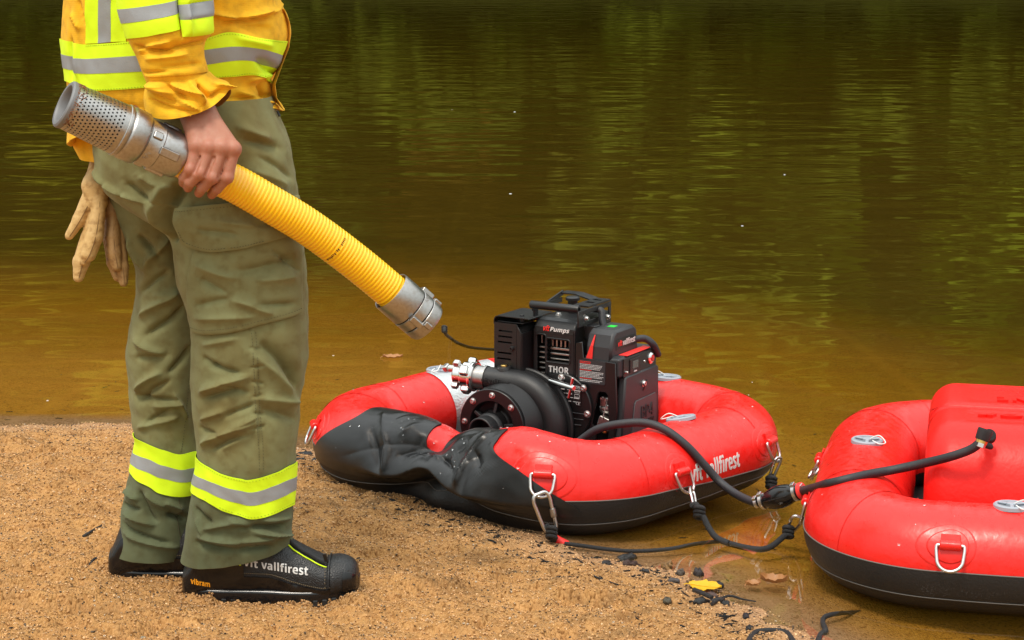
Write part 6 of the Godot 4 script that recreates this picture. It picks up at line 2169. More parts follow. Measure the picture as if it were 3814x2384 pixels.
	# cargo pocket and its flap
	var bag_top := [Vector2(1.860, 0.7140), Vector2(1.651, 0.7149), Vector2(1.429, 0.7154), Vector2(1.080, 0.7146), Vector2(0.696, 0.7116), Vector2(0.234, 0.7056)]
	var bag_bot := [Vector2(2.598, 0.5077), Vector2(2.241, 0.5051), Vector2(1.728, 0.5125), Vector2(1.346, 0.5251), Vector2(0.922, 0.5330), Vector2(0.434, 0.5400)]
	var bag := sewn(trousers, "cargo_pocket", near_leg, bag_top, bag_bot, M.trousers, 0.0060, 90, 90, 0.005, 0.008)
	var flap_top := [Vector2(1.755, 0.7380), Vector2(1.623, 0.7415), Vector2(1.429, 0.7466), Vector2(1.167, 0.7508), Vector2(0.853, 0.7542), Vector2(0.282, 0.7540)]
	var flap_bot := [Vector2(2.057, 0.6954), Vector2(2.142, 0.6720), Vector2(1.843, 0.6607), Vector2(1.513, 0.6641), Vector2(1.067, 0.6769), Vector2(0.247, 0.6961)]
	sewn(trousers, "pocket_flap", near_leg, flap_top, flap_bot, M.trousers, 0.0185, 90, 36, 0.0035, 0.003)
	stitched(trousers, near_leg, [Vector2(2.005, 0.6957), Vector2(2.067, 0.6770), Vector2(1.818, 0.6655), Vector2(1.503, 0.6692), Vector2(1.057, 0.6827), Vector2(0.299, 0.7018)], M.dark_stitch, 0.0222)
	stitched(trousers, near_leg, [Vector2(1.775, 0.7319), Vector2(1.643, 0.7355), Vector2(1.446, 0.7405), Vector2(1.179, 0.7447), Vector2(0.863, 0.7483), Vector2(0.299, 0.7483)], M.dark_stitch, 0.0200)
	stitched(trousers, near_leg, [Vector2(2.486, 0.5163), Vector2(2.214, 0.5149), Vector2(1.713, 0.5217), Vector2(1.334, 0.5343), Vector2(0.915, 0.5424), Vector2(0.491, 0.5494)], M.dark_stitch, 0.0115)
	# side seams: near leg behind the pocket, far leg down its middle
	for l in [[Vector2(1.461, 0.5126), Vector2(1.446, 0.4609), Vector2(1.376, 0.3984), Vector2(1.314, 0.3425), Vector2(1.272, 0.3030), Vector2(1.257, 0.2538)], [Vector2(1.399, 0.5125), Vector2(1.386, 0.4607), Vector2(1.304, 0.3981), Vector2(1.232, 0.3420), Vector2(1.189, 0.3025), Vector2(1.177, 0.2547)]]:
		stitched(trousers, near_leg, l, M.dark_stitch, 0.0012)
	stitched(trousers, far_leg, [Vector2(0.633, 0.4433), Vector2(0.713, 0.3890), Vector2(0.813, 0.3220), Vector2(0.985, 0.2714), Vector2(1.115, 0.2506)], M.dark_stitch, 0.0008)
	var seam := B.new()
	var sl := PackedVector3Array()
	for k in 30:
		var c := along([Vector2(1.090, 0.1626), Vector2(0.957, 0.1313), Vector2(0.917, 0.1068), Vector2(0.718, 0.0732), Vector2(0.476, 0.0472)], k / 29.0)
		sl.append(cloth(far_leg, c.x, c.y, 0.0005))
	seam.tube(sl, 0.0012, 6)
	part(trousers, "leg_seam", seam, M.dark_stitch)
	# reflective tape round the shins: lime, silver, lime
	var n1 := [Vector2(2.713, 0.2644), Vector2(2.157, 0.2545), Vector2(1.613, 0.2404), Vector2(1.424, 0.2362), Vector2(0.995, 0.2437), Vector2(0.504, 0.2507), Vector2(0.000, 0.2486)]
	var n2 := [Vector2(3.010, 0.2315), Vector2(2.241, 0.2319), Vector2(1.661, 0.2204), Vector2(1.371, 0.2133), Vector2(0.927, 0.2211), Vector2(0.486, 0.2256), Vector2(0.000, 0.2211)]
	var n3 := [Vector2(3.017, 0.2129), Vector2(2.246, 0.2129), Vector2(1.638, 0.1966), Vector2(1.346, 0.1885), Vector2(0.905, 0.1946), Vector2(0.466, 0.1994), Vector2(0.042, 0.1966)]
	var n4 := [Vector2(3.017, 0.1988), Vector2(2.251, 0.1946), Vector2(1.643, 0.1740), Vector2(1.309, 0.1606), Vector2(0.875, 0.1660), Vector2(0.419, 0.1710), Vector2(0.000, 0.1648)]
	ring_tape(trousers, "lime_tape", near_leg, n1, n2, M.lime_tape, 0.0035)
	ring_tape(trousers, "silver_tape", near_leg, n2, n3, M.silver_tape, 0.0042)
	ring_tape(trousers, "lime_tape", near_leg, n3, n4, M.lime_tape, 0.0035)
	stitched(trousers, near_leg, [Vector2(2.655, 0.2621), Vector2(2.132, 0.2518), Vector2(1.603, 0.2372), Vector2(1.419, 0.2330), Vector2(0.995, 0.2403), Vector2(0.504, 0.2477), Vector2(0.095, 0.2473)], M.stitch, 0.0042)
	stitched(trousers, near_leg, [Vector2(3.017, 0.2003), Vector2(2.231, 0.1976), Vector2(1.643, 0.1783), Vector2(1.314, 0.1645), Vector2(0.880, 0.1707), Vector2(0.429, 0.1760), Vector2(0.130, 0.1733)], M.stitch, 0.0042)
	var f1 := [Vector2(2.461, 0.2645), Vector2(1.932, 0.2623), Vector2(1.571, 0.2540), Vector2(1.184, 0.2465), Vector2(0.748, 0.2490), Vector2(0.142, 0.2466)]
	var f2 := [Vector2(2.957, 0.2318), Vector2(2.027, 0.2345), Vector2(1.596, 0.2252), Vector2(1.199, 0.2158), Vector2(0.805, 0.2158), Vector2(0.247, 0.2121)]
	var f3 := [Vector2(2.875, 0.2139), Vector2(2.005, 0.2115), Vector2(1.551, 0.1991), Vector2(1.167, 0.1898), Vector2(0.775, 0.1870), Vector2(0.189, 0.1833)]
	var f4 := [Vector2(2.827, 0.2013), Vector2(1.922, 0.1870), Vector2(1.538, 0.1702), Vector2(1.137, 0.1629), Vector2(0.681, 0.1608), Vector2(0.000, 0.1536)]
	ring_tape(trousers, "lime_tape", far_leg, f1, f2, M.lime_tape, 0.0035)
	ring_tape(trousers, "silver_tape", far_leg, f2, f3, M.silver_tape, 0.0042)
	ring_tape(trousers, "lime_tape", far_leg, f3, f4, M.lime_tape, 0.0035)

	# ---- jacket
	var jy0: float = (jacket.rings[0][0].y + jacket.rings[0][1].y) / 2
	var jy1: float = (jacket.rings[-1][0].y + jacket.rings[-1][1].y) / 2
	var coat := part(root, "jacket", cloth_tube(jacket, 220, 200, jy0, jy1), M.jacket)
	part(coat, "jacket_hem", hem(jacket, 140, jy1, 0.004, 0.05), M.jacket)
	var sy0: float = (sleeve.rings[0][0].y + sleeve.rings[0][1].y) / 2
	var sy1: float = (sleeve.rings[-1][0].y + sleeve.rings[-1][1].y) / 2
	part(coat, "sleeve", cloth_tube(sleeve, 120, 170, sy0, sy1), M.jacket)
	# far sleeve
	b = B.new()
	b.tube(smooth_path([Vector3(-0.62, 1.43, -3.83), Vector3(-0.63, 1.30, -3.90), Vector3(-0.66, 1.08, -3.92), Vector3(-0.60, 0.95, -3.92), Vector3(-0.565, 0.885, -3.92)], 6), 0.066, 24)
	part(coat, "sleeve", b, M.jacket)
	# turned-up cuff, open below
	var cy0: float = (cuff.rings[0][0].y + cuff.rings[0][1].y) / 2
	var cy1: float = (cuff.rings[-1][0].y + cuff.rings[-1][1].y) / 2
	var turned_up := part(coat, "cuff", cloth_tube(cuff, 120, 60, cy0, cy1), M.jacket)
	part(turned_up, "cuff_lining", hem(cuff, 100, cy1, 0.004, 0.05), M.lining)
	stitched(coat, cuff, [Vector2(2.429, 0.9596), Vector2(1.932, 0.9574), Vector2(1.556, 0.9515), Vector2(1.172, 0.9135)], M.print_orange, 0.0008)
	# cuff strap band above the fold
	sewn(coat, "cuff_band", sleeve, [Vector2(2.429, 1.0142), Vector2(1.618, 1.0196), Vector2(1.080, 1.0241), Vector2(0.209, 1.0268)], [Vector2(2.518, 0.9789), Vector2(1.638, 0.9787), Vector2(1.042, 0.9783), Vector2(0.061, 0.9789)], M.jacket, 0.0035, 60, 20, 0.003, 0.002)
	# reflective tape round the waist
	var far_back := 0.0
	var w1 := [Vector2(2.638, 1.0278), Vector2(2.419, 1.0248), Vector2(2.251, 1.0236), Vector2(1.980, 1.0270), Vector2(1.785, 1.0305), Vector2(1.523, 1.0314), Vector2(1.272, 1.0348), Vector2(1.027, 1.0455), Vector2(0.723, 1.0347), Vector2(0.434, 1.0283), Vector2(0.147, 1.0243)]
	var w2 := [Vector2(2.645, 1.0019), Vector2(2.434, 0.9993), Vector2(2.256, 0.9989), Vector2(1.980, 1.0023), Vector2(1.708, 1.0065), Vector2(1.518, 1.0089), Vector2(1.257, 1.0158), Vector2(0.985, 1.0207), Vector2(0.708, 1.0155), Vector2(0.429, 1.0065), Vector2(0.194, 0.9986)]
	var w3 := [Vector2(2.623, 0.9787), Vector2(2.434, 0.9742), Vector2(2.266, 0.9737), Vector2(1.952, 0.9764), Vector2(1.661, 0.9794), Vector2(1.471, 0.9819), Vector2(1.189, 0.9900), Vector2(0.947, 0.9957), Vector2(0.733, 0.9934), Vector2(0.446, 0.9824), Vector2(0.110, 0.9714)]
	var w4 := [Vector2(2.618, 0.9547), Vector2(2.389, 0.9469), Vector2(2.174, 0.9439), Vector2(1.875, 0.9465), Vector2(1.633, 0.9503), Vector2(1.404, 0.9543), Vector2(1.090, 0.9645), Vector2(0.858, 0.9657), Vector2(0.601, 0.9657), Vector2(0.352, 0.9558), Vector2(0.020, 0.9447)]
	ring_tape(coat, "lime_tape", jacket, w1, w2, M.lime_tape, 0.0035)
	ring_tape(coat, "silver_tape", jacket, w2, w3, M.silver_tape, 0.0042)
	ring_tape(coat, "lime_tape", jacket, w3, w4, M.lime_tape, 0.0035)
	stitched(coat, jacket, [Vector2(2.251, 1.0214), Vector2(1.980, 1.0248), Vector2(1.785, 1.0283)], M.stitch, 0.0042)
	stitched(coat, jacket, [Vector2(2.384, 0.9491), Vector2(2.174, 0.9461), Vector2(1.875, 0.9487), Vector2(1.633, 0.9526)], M.stitch, 0.0042)
	stitched(coat, jacket, [Vector2(1.095, 0.9667), Vector2(0.865, 0.9680), Vector2(0.613, 0.9680), Vector2(0.028, 0.9472)], M.stitch, 0.0042)
	stitched(coat, jacket, [Vector2(1.267, 1.0318), Vector2(1.027, 1.0426), Vector2(0.723, 1.0318), Vector2(0.199, 1.0219)], M.stitch, 0.0042)
	# upright tape over the shoulder blade
	sewn(coat, "lime_tape", jacket, [Vector2(2.189, 1.2399), Vector2(2.032, 1.2398)], [Vector2(2.261, 1.0250), Vector2(2.099, 1.0265)], M.lime_tape, 0.003, 8, 60, 0.0012)
	sewn(coat, "silver_tape", jacket, [Vector2(2.027, 1.2398), Vector2(1.900, 1.2398)], [Vector2(2.099, 1.0265), Vector2(1.965, 1.0293)], M.silver_tape, 0.0036, 8, 60, 0.0012)
	sewn(coat, "lime_tape", jacket, [Vector2(1.900, 1.2398), Vector2(1.780, 1.2397)], [Vector2(1.965, 1.0293), Vector2(1.823, 1.0304)], M.lime_tape, 0.003, 8, 60, 0.0012)
	# tape round the sleeve; it breaks at the fold of the elbow
	var s1 := [Vector2(2.613, 1.1225), Vector2(1.917, 1.1268), Vector2(1.551, 1.1327), Vector2(1.137, 1.1424)]
	var s2 := [Vector2(2.586, 1.0917), Vector2(1.932, 1.0947), Vector2(1.556, 1.0996), Vector2(1.120, 1.1083)]
	var s3 := [Vector2(2.576, 1.0693), Vector2(1.942, 1.0724), Vector2(1.551, 1.0770), Vector2(1.132, 1.0844)]
	var s4 := [Vector2(2.518, 1.0449), Vector2(1.932, 1.0473), Vector2(1.561, 1.0515), Vector2(1.179, 1.0565)]
	ring_tape(coat, "lime_tape", sleeve, s1, s2, M.lime_tape, 0.0035)
	ring_tape(coat, "silver_tape", sleeve, s2, s3, M.silver_tape, 0.0042)
	ring_tape(coat, "lime_tape", sleeve, s3, s4, M.lime_tape, 0.0035)
	var t1 := [Vector2(1.157, 1.1266), Vector2(0.843, 1.1287), Vector2(0.491, 1.1301), Vector2(0.115, 1.1313)]
	var t2 := [Vector2(1.157, 1.0970), Vector2(0.853, 1.1003), Vector2(0.491, 1.1026), Vector2(0.066, 1.1038)]
	var t3 := [Vector2(1.147, 1.0715), Vector2(0.833, 1.0724), Vector2(0.496, 1.0740), Vector2(0.100, 1.0748)]
	var t4 := [Vector2(1.162, 1.0429), Vector2(0.870, 1.0420), Vector2(0.491, 1.0431), Vector2(0.115, 1.0455)]
	sewn(coat, "lime_tape", sleeve, t1, t2, M.lime_tape, 0.0075, 30, 10, 0.002, 0.003)
	sewn(coat, "silver_tape", sleeve, t2, t3, M.silver_tape, 0.0080, 30, 10, 0.002, 0.003)
	sewn(coat, "lime_tape", sleeve, t3, t4, M.lime_tape, 0.0075, 30, 10, 0.002, 0.003)
	# front placket edge that stands off, and the tail of the hem at the back
	b = B.new()
	var pp := PackedVector3Array()
	var pq := PackedVector3Array()
	for q in [[Vector3(-0.4229, 1.0806, -3.7411), Vector3(-0.4121, 1.0806, -3.7004)], [Vector3(-0.4198, 1.0615, -3.7375), Vector3(-0.4029, 1.058, -3.696)], [Vector3(-0.4166, 1.0387, -3.7331), Vector3(-0.4014, 1.0369, -3.692)], [Vector3(-0.4198, 1.0121, -3.7279), Vector3(-0.4037, 1.0128, -3.6873)], [Vector3(-0.426, 0.9816, -3.7221), Vector3(-0.4152, 0.9842, -3.6818)], [Vector3(-0.4415, 0.9436, -3.7147), Vector3(-0.429, 0.9465, -3.6746)], [Vector3(-0.4399, 0.9268, -3.7115), Vector3(-0.4259, 0.9225, -3.6699)], [Vector3(-0.4337, 0.9131, -3.7089), Vector3(-0.4121, 0.8999, -3.6656)]]:
		for k in 4:
			var c: Vector3 = q[0].lerp(q[1], k / 3.0)
			pp.append(c + Vector3(0, 0, 0.002))
			pq.append(c - Vector3(0, 0, 0.003))
	b.shell(pp, pq, 4, 8)
	part(coat, "front_placket", b, M.jacket)
	b = B.new()
	pp = PackedVector3Array()
	pq = PackedVector3Array()
	for q in [[Vector3(-0.8239, 0.859, -3.7392), Vector3(-0.7825, 0.8674, -3.7001), Vector3(-0.7505, 0.8656, -3.6794)], [Vector3(-0.8176, 0.8421, -3.7359), Vector3(-0.781, 0.8446, -3.6957), Vector3(-0.7505, 0.8429, -3.675)], [Vector3(-0.8098, 0.8252, -3.7327), Vector3(-0.7779, 0.8248, -3.6919), Vector3(-0.7505, 0.8239, -3.6713)], [Vector3(-0.7988, 0.8052, -3.7288), Vector3(-0.7717, 0.8027, -3.6876), Vector3(-0.7475, 0.8058, -3.6678)]]:
		for k in 9:
			var f := k / 8.0
			var c: Vector3 = q[0].lerp(q[1], f).lerp(q[1].lerp(q[2], f), f)
			c.z += 0.004 * sin(f * 9.0)
			pp.append(c + Vector3(-0.001, 0, 0.002))
			pq.append(c + Vector3(0.002, 0, -0.003))
	b.shell(pp, pq, 9, 4)
	part(coat, "hem_tail", b, M.jacket)
	b = B.new()
	b.rod(Vector3(-0.4252, 0.8999, -3.6656), Vector3(-0.4206, 0.8901, -3.6637), 0.0022, 8)
	part(coat, "zip_pull", b, M.powder_black)

	# ---- boots
	var boot := build_boot(root)
	var other := boot.duplicate()
	root.add_child(other, true)
	for k in other.get_children():
		if k.name.begins_with("lettering"):
			other.remove_child(k)
			k.free()
	other.position = Vector3(-0.162, -0.002, -0.118)


# splashes and wet cloth: the turn-ups are soaked darker, the pocket carries dry sand
func tint_legs(b: B) -> void:
	for i in b.v.size():
		var p := b.v[i]
		var edge := 0.235 + 0.02 * noise_a.get_noise_2d(p.x * 12.0, p.z * 12.0)
		var wet := smoothstep(edge + 0.06, edge - 0.05, p.y)
		var dirt := smoothstep(0.0, 0.55, noise_a.get_noise_3d(p.x * 4.0 + 20.0, p.y * 3.0, p.z * 4.0)) * smoothstep(0.15, 0.4, p.y) + 0.5 * smoothstep(0.05, 0.5, noise_b.get_noise_3d(p.x * 13.0, p.y * 9.0 + 5.0, p.z * 13.0))
		b.c[i] = Color(1, 1, 1).lerp(Color(0.86, 0.70, 0.50), clampf(dirt, 0, 1) * 0.75) * Color(1, 1, 1).lerp(Color(0.50, 0.58, 0.66), wet)


# right boot; built at its place, x along the foot
func build_boot(root: Node3D) -> Node3D:
	var boot := Node3D.new()
	boot.name = "boot"
	root.add_child(boot, true)
	var zc := -3.645
	# stations from heel to toe: x, bottom, top, half width
	var st := []
	for q in [[Vector3(-0.6187, 0.0344, -3.645), Vector3(-0.6195, 0.0111, -3.645), 0.016], [Vector3(-0.616, 0.0461, -3.645), Vector3(-0.6175, -0.0022, -3.645), 0.027], [Vector3(-0.6076, 0.061, -3.645), Vector3(-0.6096, -0.0072, -3.645), 0.034], [Vector3(-0.587, 0.1107, -3.645), Vector3(-0.5905, -0.0089, -3.645), 0.039], [Vector3(-0.5469, 0.1271, -3.645), Vector3(-0.5506, -0.0097, -3.645), 0.041], [Vector3(-0.4993, 0.1288, -3.645), Vector3(-0.5027, -0.0097, -3.645), 0.041], [Vector3(-0.4517, 0.1271, -3.645), Vector3(-0.4548, -0.0097, -3.645), 0.044], [Vector3(-0.4266, 0.114, -3.645), Vector3(-0.4293, -0.0106, -3.645), 0.047], [Vector3(-0.4087, 0.0966, -3.645), Vector3(-0.4109, -0.0106, -3.645), 0.049], [Vector3(-0.3812, 0.0801, -3.645), Vector3(-0.3829, -0.0106, -3.645), 0.051], [Vector3(-0.3536, 0.066, -3.645), Vector3(-0.355, -0.0089, -3.645), 0.052], [Vector3(-0.3417, 0.0635, -3.645), Vector3(-0.3429, -0.0072, -3.645), 0.051], [Vector3(-0.3258, 0.066, -3.645), Vector3(-0.3269, -0.0047, -3.645), 0.048], [Vector3(-0.3099, 0.0635, -3.645), Vector3(-0.3109, -0.0022, -3.645), 0.042], [Vector3(-0.2989, 0.0577, -3.645), Vector3(-0.2997, 0.0011, -3.645), 0.034], [Vector3(-0.2918, 0.0494, -3.645), Vector3(-0.2925, 0.0053, -3.645), 0.025], [Vector3(-0.2873, 0.0344, -3.645), Vector3(-0.2875, 0.0145, -3.645), 0.012]]:
		st.append([q[0].x, q[1].y - 0.003, q[0].y, q[2]])
	var at := func(x: float) -> Array:
		var i := 0
		while i < st.size() - 2 and x > st[i + 1][0]:
			i += 1
		var t := clampf((x - st[i][0]) / (st[i + 1][0] - st[i][0]), 0.0, 1.0)
		var r := []
		for k in [1, 2, 3]:
			r.append(cubic_interpolate(st[i][k], st[i + 1][k], st[maxi(i - 1, 0)][k], st[mini(i + 2, st.size() - 1)][k], t))
		return r
	var wrap := func(x: float, a: float, off: float) -> Vector3:
		var s: Array = at.call(x)
		var mid: float = (s[0] + s[1]) / 2
		var hh: float = (s[1] - s[0]) / 2
		var c := cos(a)
		var si := sin(a)
		var w: float = s[2] * (1.0 - 0.42 * smoothstep(0.0, 1.0, si) * smoothstep(0.02, 0.075, hh))
		var wr := 0.0032 * noise_a.get_noise_3d(x * 26.0, si * 3.0, c * 3.0) * smoothstep(0.0, 0.1, x - st[4][0]) * smoothstep(st[11][0], st[9][0], x)
		var toe := smoothstep(st[10][0], st[13][0], x)
		return Vector3(x, mid + signf(si) * pow(absf(si), lerpf(0.78, 0.95, toe)) * (hh + off), zc + signf(c) * pow(absf(c), lerpf(0.74, 0.9, toe)) * (w + off + wr))
	var x0: float = st[0][0]
	var x1: float = st[-1][0]
	var xs := PackedFloat32Array()
	for k in 97:
		var f := k / 96.0
		xs.append(lerpf(x0, x1, 0.5 - 0.5 * cos(f * PI)))
	var sheet := func(xa: float, xb: float, a0: float, a1: float, off: float, nx := 40, na := 24) -> B:
		var p := PackedVector3Array()
		var q := PackedVector3Array()
		for j in nx:
			for i in na:
				var x := lerpf(xa, xb, float(j) / (nx - 1))
				p.append(wrap.call(x, lerpf(a0, a1, float(i) / (na - 1)), off))
				q.append(wrap.call(x, lerpf(a0, a1, float(i) / (na - 1)), -0.001))
		var bb := B.new()
		bb.shell(p, q, na, nx)
		return bb
	var b := B.new()
	var p := PackedVector3Array()
	for x in xs:
		for i in 40:
			p.append(wrap.call(x, TAU * i / 40, 0.0))
	b.grid(p, 40, xs.size(), true)
	part(boot, "upper", b, M.boot_leather)
	# sole: a rim that follows the outline, and tread blocks below
	b = B.new()
	p = PackedVector3Array()
	var rows := 7
	var prof := [[0.026, -0.004], [0.0245, 0.0008], [0.020, 0.0024], [0.008, 0.0028], [0.001, 0.0015], [-0.001, -0.004], [-0.001, -0.03]]
	for r in rows:
		for k in 80:
			var a := TAU * k / 80.0
			var f := 0.5 - 0.5 * cos(a)
			var x := lerpf(x0 + 0.001, x1 - 0.001, f)
			var s: Array = at.call(x)
			var side := signf(sin(a)) if absf(sin(a)) > 0.01 else 0.0
			var w: float = maxf(s[2] * pow(absf(sin(a)), 0.32), 0.0) + prof[r][1]
			var out_x := (f - 0.5) * 2.0
			p.append(Vector3(x + (signf(out_x) * prof[r][1] if absf(out_x) > 0.9 else 0.0), s[0] + prof[r][0], zc + side * maxf(w, 0.001)))
	b.grid(p, 80, rows, true, false)
	var sole := part(boot, "sole", b, M.gloss_rubber)
	for k in 11:
		var f := (k + 0.4) / 11.0
		if k in [4]:
			continue
		var x := lerpf(x0, x1, f)
		var s: Array = at.call(x)
		for side in [-1.0, 1.0]:
			b = B.new()
			b.cube(Vector3(x, s[0] - 0.0035, zc + side * (s[2] * 0.62)), Vector3(0.020, 0.011, s[2] * 0.85), 0.0025, Vector3(0, side * 0.15, 0))
			part(sole, "tread_block", b, M.boot_rubber)
	for k in 19:
		var x := lerpf(x0 + 0.012, x1 - 0.010, k / 18.0)
		var s: Array = at.call(x)
		var s2: Array = at.call(x + 0.004)
		if k == 6 or k == 7:
			continue
		for side in [-1.0, 1.0]:
			b = B.new()
			b.cube(Vector3(x, s[0] + 0.0035, zc + side * (s[2] * 0.97 - 0.001)), Vector3(0.0105, 0.012, 0.009), 0.002, Vector3(0, -side * atan2(s2[2] - s[2], 0.004), 0))
			part(sole, "tread_block", b, M.boot_rubber)
	part(boot, "rubber_rand", sheet.call(x0 + 0.001, x1 - 0.002, -1.25, -0.18, 0.0022, 80, 12), M.gloss_rubber)
	part(boot, "rubber_rand", sheet.call(x0 + 0.001, x1 - 0.002, PI + 0.18, PI + 1.25, 0.0022, 80, 12), M.gloss_rubber)
	# heel and toe guards, stitched welt lines
	part(boot, "heel_guard", sheet.call(x0 + 0.0008, st[5][0], -0.5, 0.36, 0.0022, 40, 16), M.gloss_rubber)
	part(boot, "heel_guard", sheet.call(x0 + 0.0008, st[5][0], PI - 0.36, PI + 0.5, 0.0022, 40, 16), M.gloss_rubber)
	part(boot, "toe_cap", sheet.call(st[11][0] + 0.004, x1 - 0.001, -0.6, PI + 0.6, 0.0026, 30, 40), M.boot_leather)
	part(boot, "toe_guard", sheet.call(st[12][0] + 0.010, x1 - 0.0005, -0.6, 0.45, 0.0040, 20, 14), M.gloss_rubber)
	b = B.new()
	var line := PackedVector3Array()
	for k in 24:
		line.append(wrap.call(st[10][0] + 0.012, lerpf(-0.1, PI + 0.1, k / 23.0), 0.0022))
	b.tube(line, 0.0022, 6)
	part(boot, "toe_seam", b, M.boot_leather)
	# welt stitching and the row of stitches beside the toe seam
	b = B.new()
	for k in 60:
		var x := lerpf(st[4][0], st[12][0], k / 60.0)
		b.bar(wrap.call(x, -0.10, 0.0014), wrap.call(x + 0.0024, -0.10, 0.0014), 0.0013, 0.0013, Vector3(0, 0, 1), 0.0003)
	for k in 26:
		var a := lerpf(-0.1, PI + 0.1, k / 26.0)
		b.bar(wrap.call(st[10][0] + 0.006, a, 0.0016), wrap.call(st[10][0] + 0.006, a + 0.06, 0.0016), 0.0014, 0.0014, Vector3(1, 0, 0), 0.0003)
	part(boot, "stitching", b, M.boot_stitch).set_meta("kind", "stuff")
	# zip up the instep with lime piping and a pull tab
	b = B.new()
	line = PackedVector3Array()
	var line2 := PackedVector3Array()
	for k in 24:
		var x := lerpf(st[7][0], st[10][0] + 0.008, k / 23.0)
		line.append(wrap.call(x, 1.20 - 0.15 * k / 23.0, 0.002))
		line2.append(wrap.call(x, 0.92 - 0.10 * k / 23.0, 0.0012))
	b.tube(line, 0.0042, 8)
	var zip := part(boot, "zip", b, M.rope_black)
	b = B.new()
	b.tube(line2, 0.0013, 6)
	part(zip, "lime_piping", b, M.lime_tape)
	b = B.new()
	var tip: Vector3 = line[23]
	b.bar(tip, tip + Vector3(-0.004, 0.020, 0.004), 0.007, 0.003, Vector3(0, 0, 1), 0.001)
	part(zip, "pull_tab", b, M.powder_black)
	b = B.new()
	line = PackedVector3Array()
	for k in 10:
		line.append(wrap.call(lerpf(st[5][0] - 0.028, st[5][0] - 0.006, k / 9.0), lerpf(0.42, 0.02, k / 9.0), 0.0012))
	b.tube(line, 0.0021, 6)
	part(boot, "lime_piping", b, M.lime_tape)
	# lettering wrapped round the side
	var place := func(xa: float, a0: float, sl: float) -> Callable:
		return func(x: float, y: float, z: float) -> Vector3:
			var xx := xa + x
			var s: Array = at.call(xx)
			var hh: float = (s[1] - s[0]) / 2
			# climb the side by height rather than angle
			var target: float = a0 + y - x * sl
			var u := clampf((target - (s[0] + s[1]) / 2) / hh, -0.98, 0.98)
			return wrap.call(xx, signf(u) * asin(pow(absf(u), 1.0 / 0.78)), z + 0.0006)
	lettering(boot, "lettering", "vft vallfirest", 0.0165, M.white_print, place.call(Vector3(-0.499, 0.0419, -3.645).x, Vector3(-0.4986, 0.0602, -3.645).y, 0.137), "Droid Sans", 700, 0.0008, 0.120)
	lettering(boot, "lettering", "vibram", 0.0105, M.print_orange, place.call(Vector3(-0.5988, 0.007, -3.645).x, Vector3(-0.5983, 0.0261, -3.645).y, 0.16), "Droid Sans", 700, 0.0030, 0.036)
	return boot


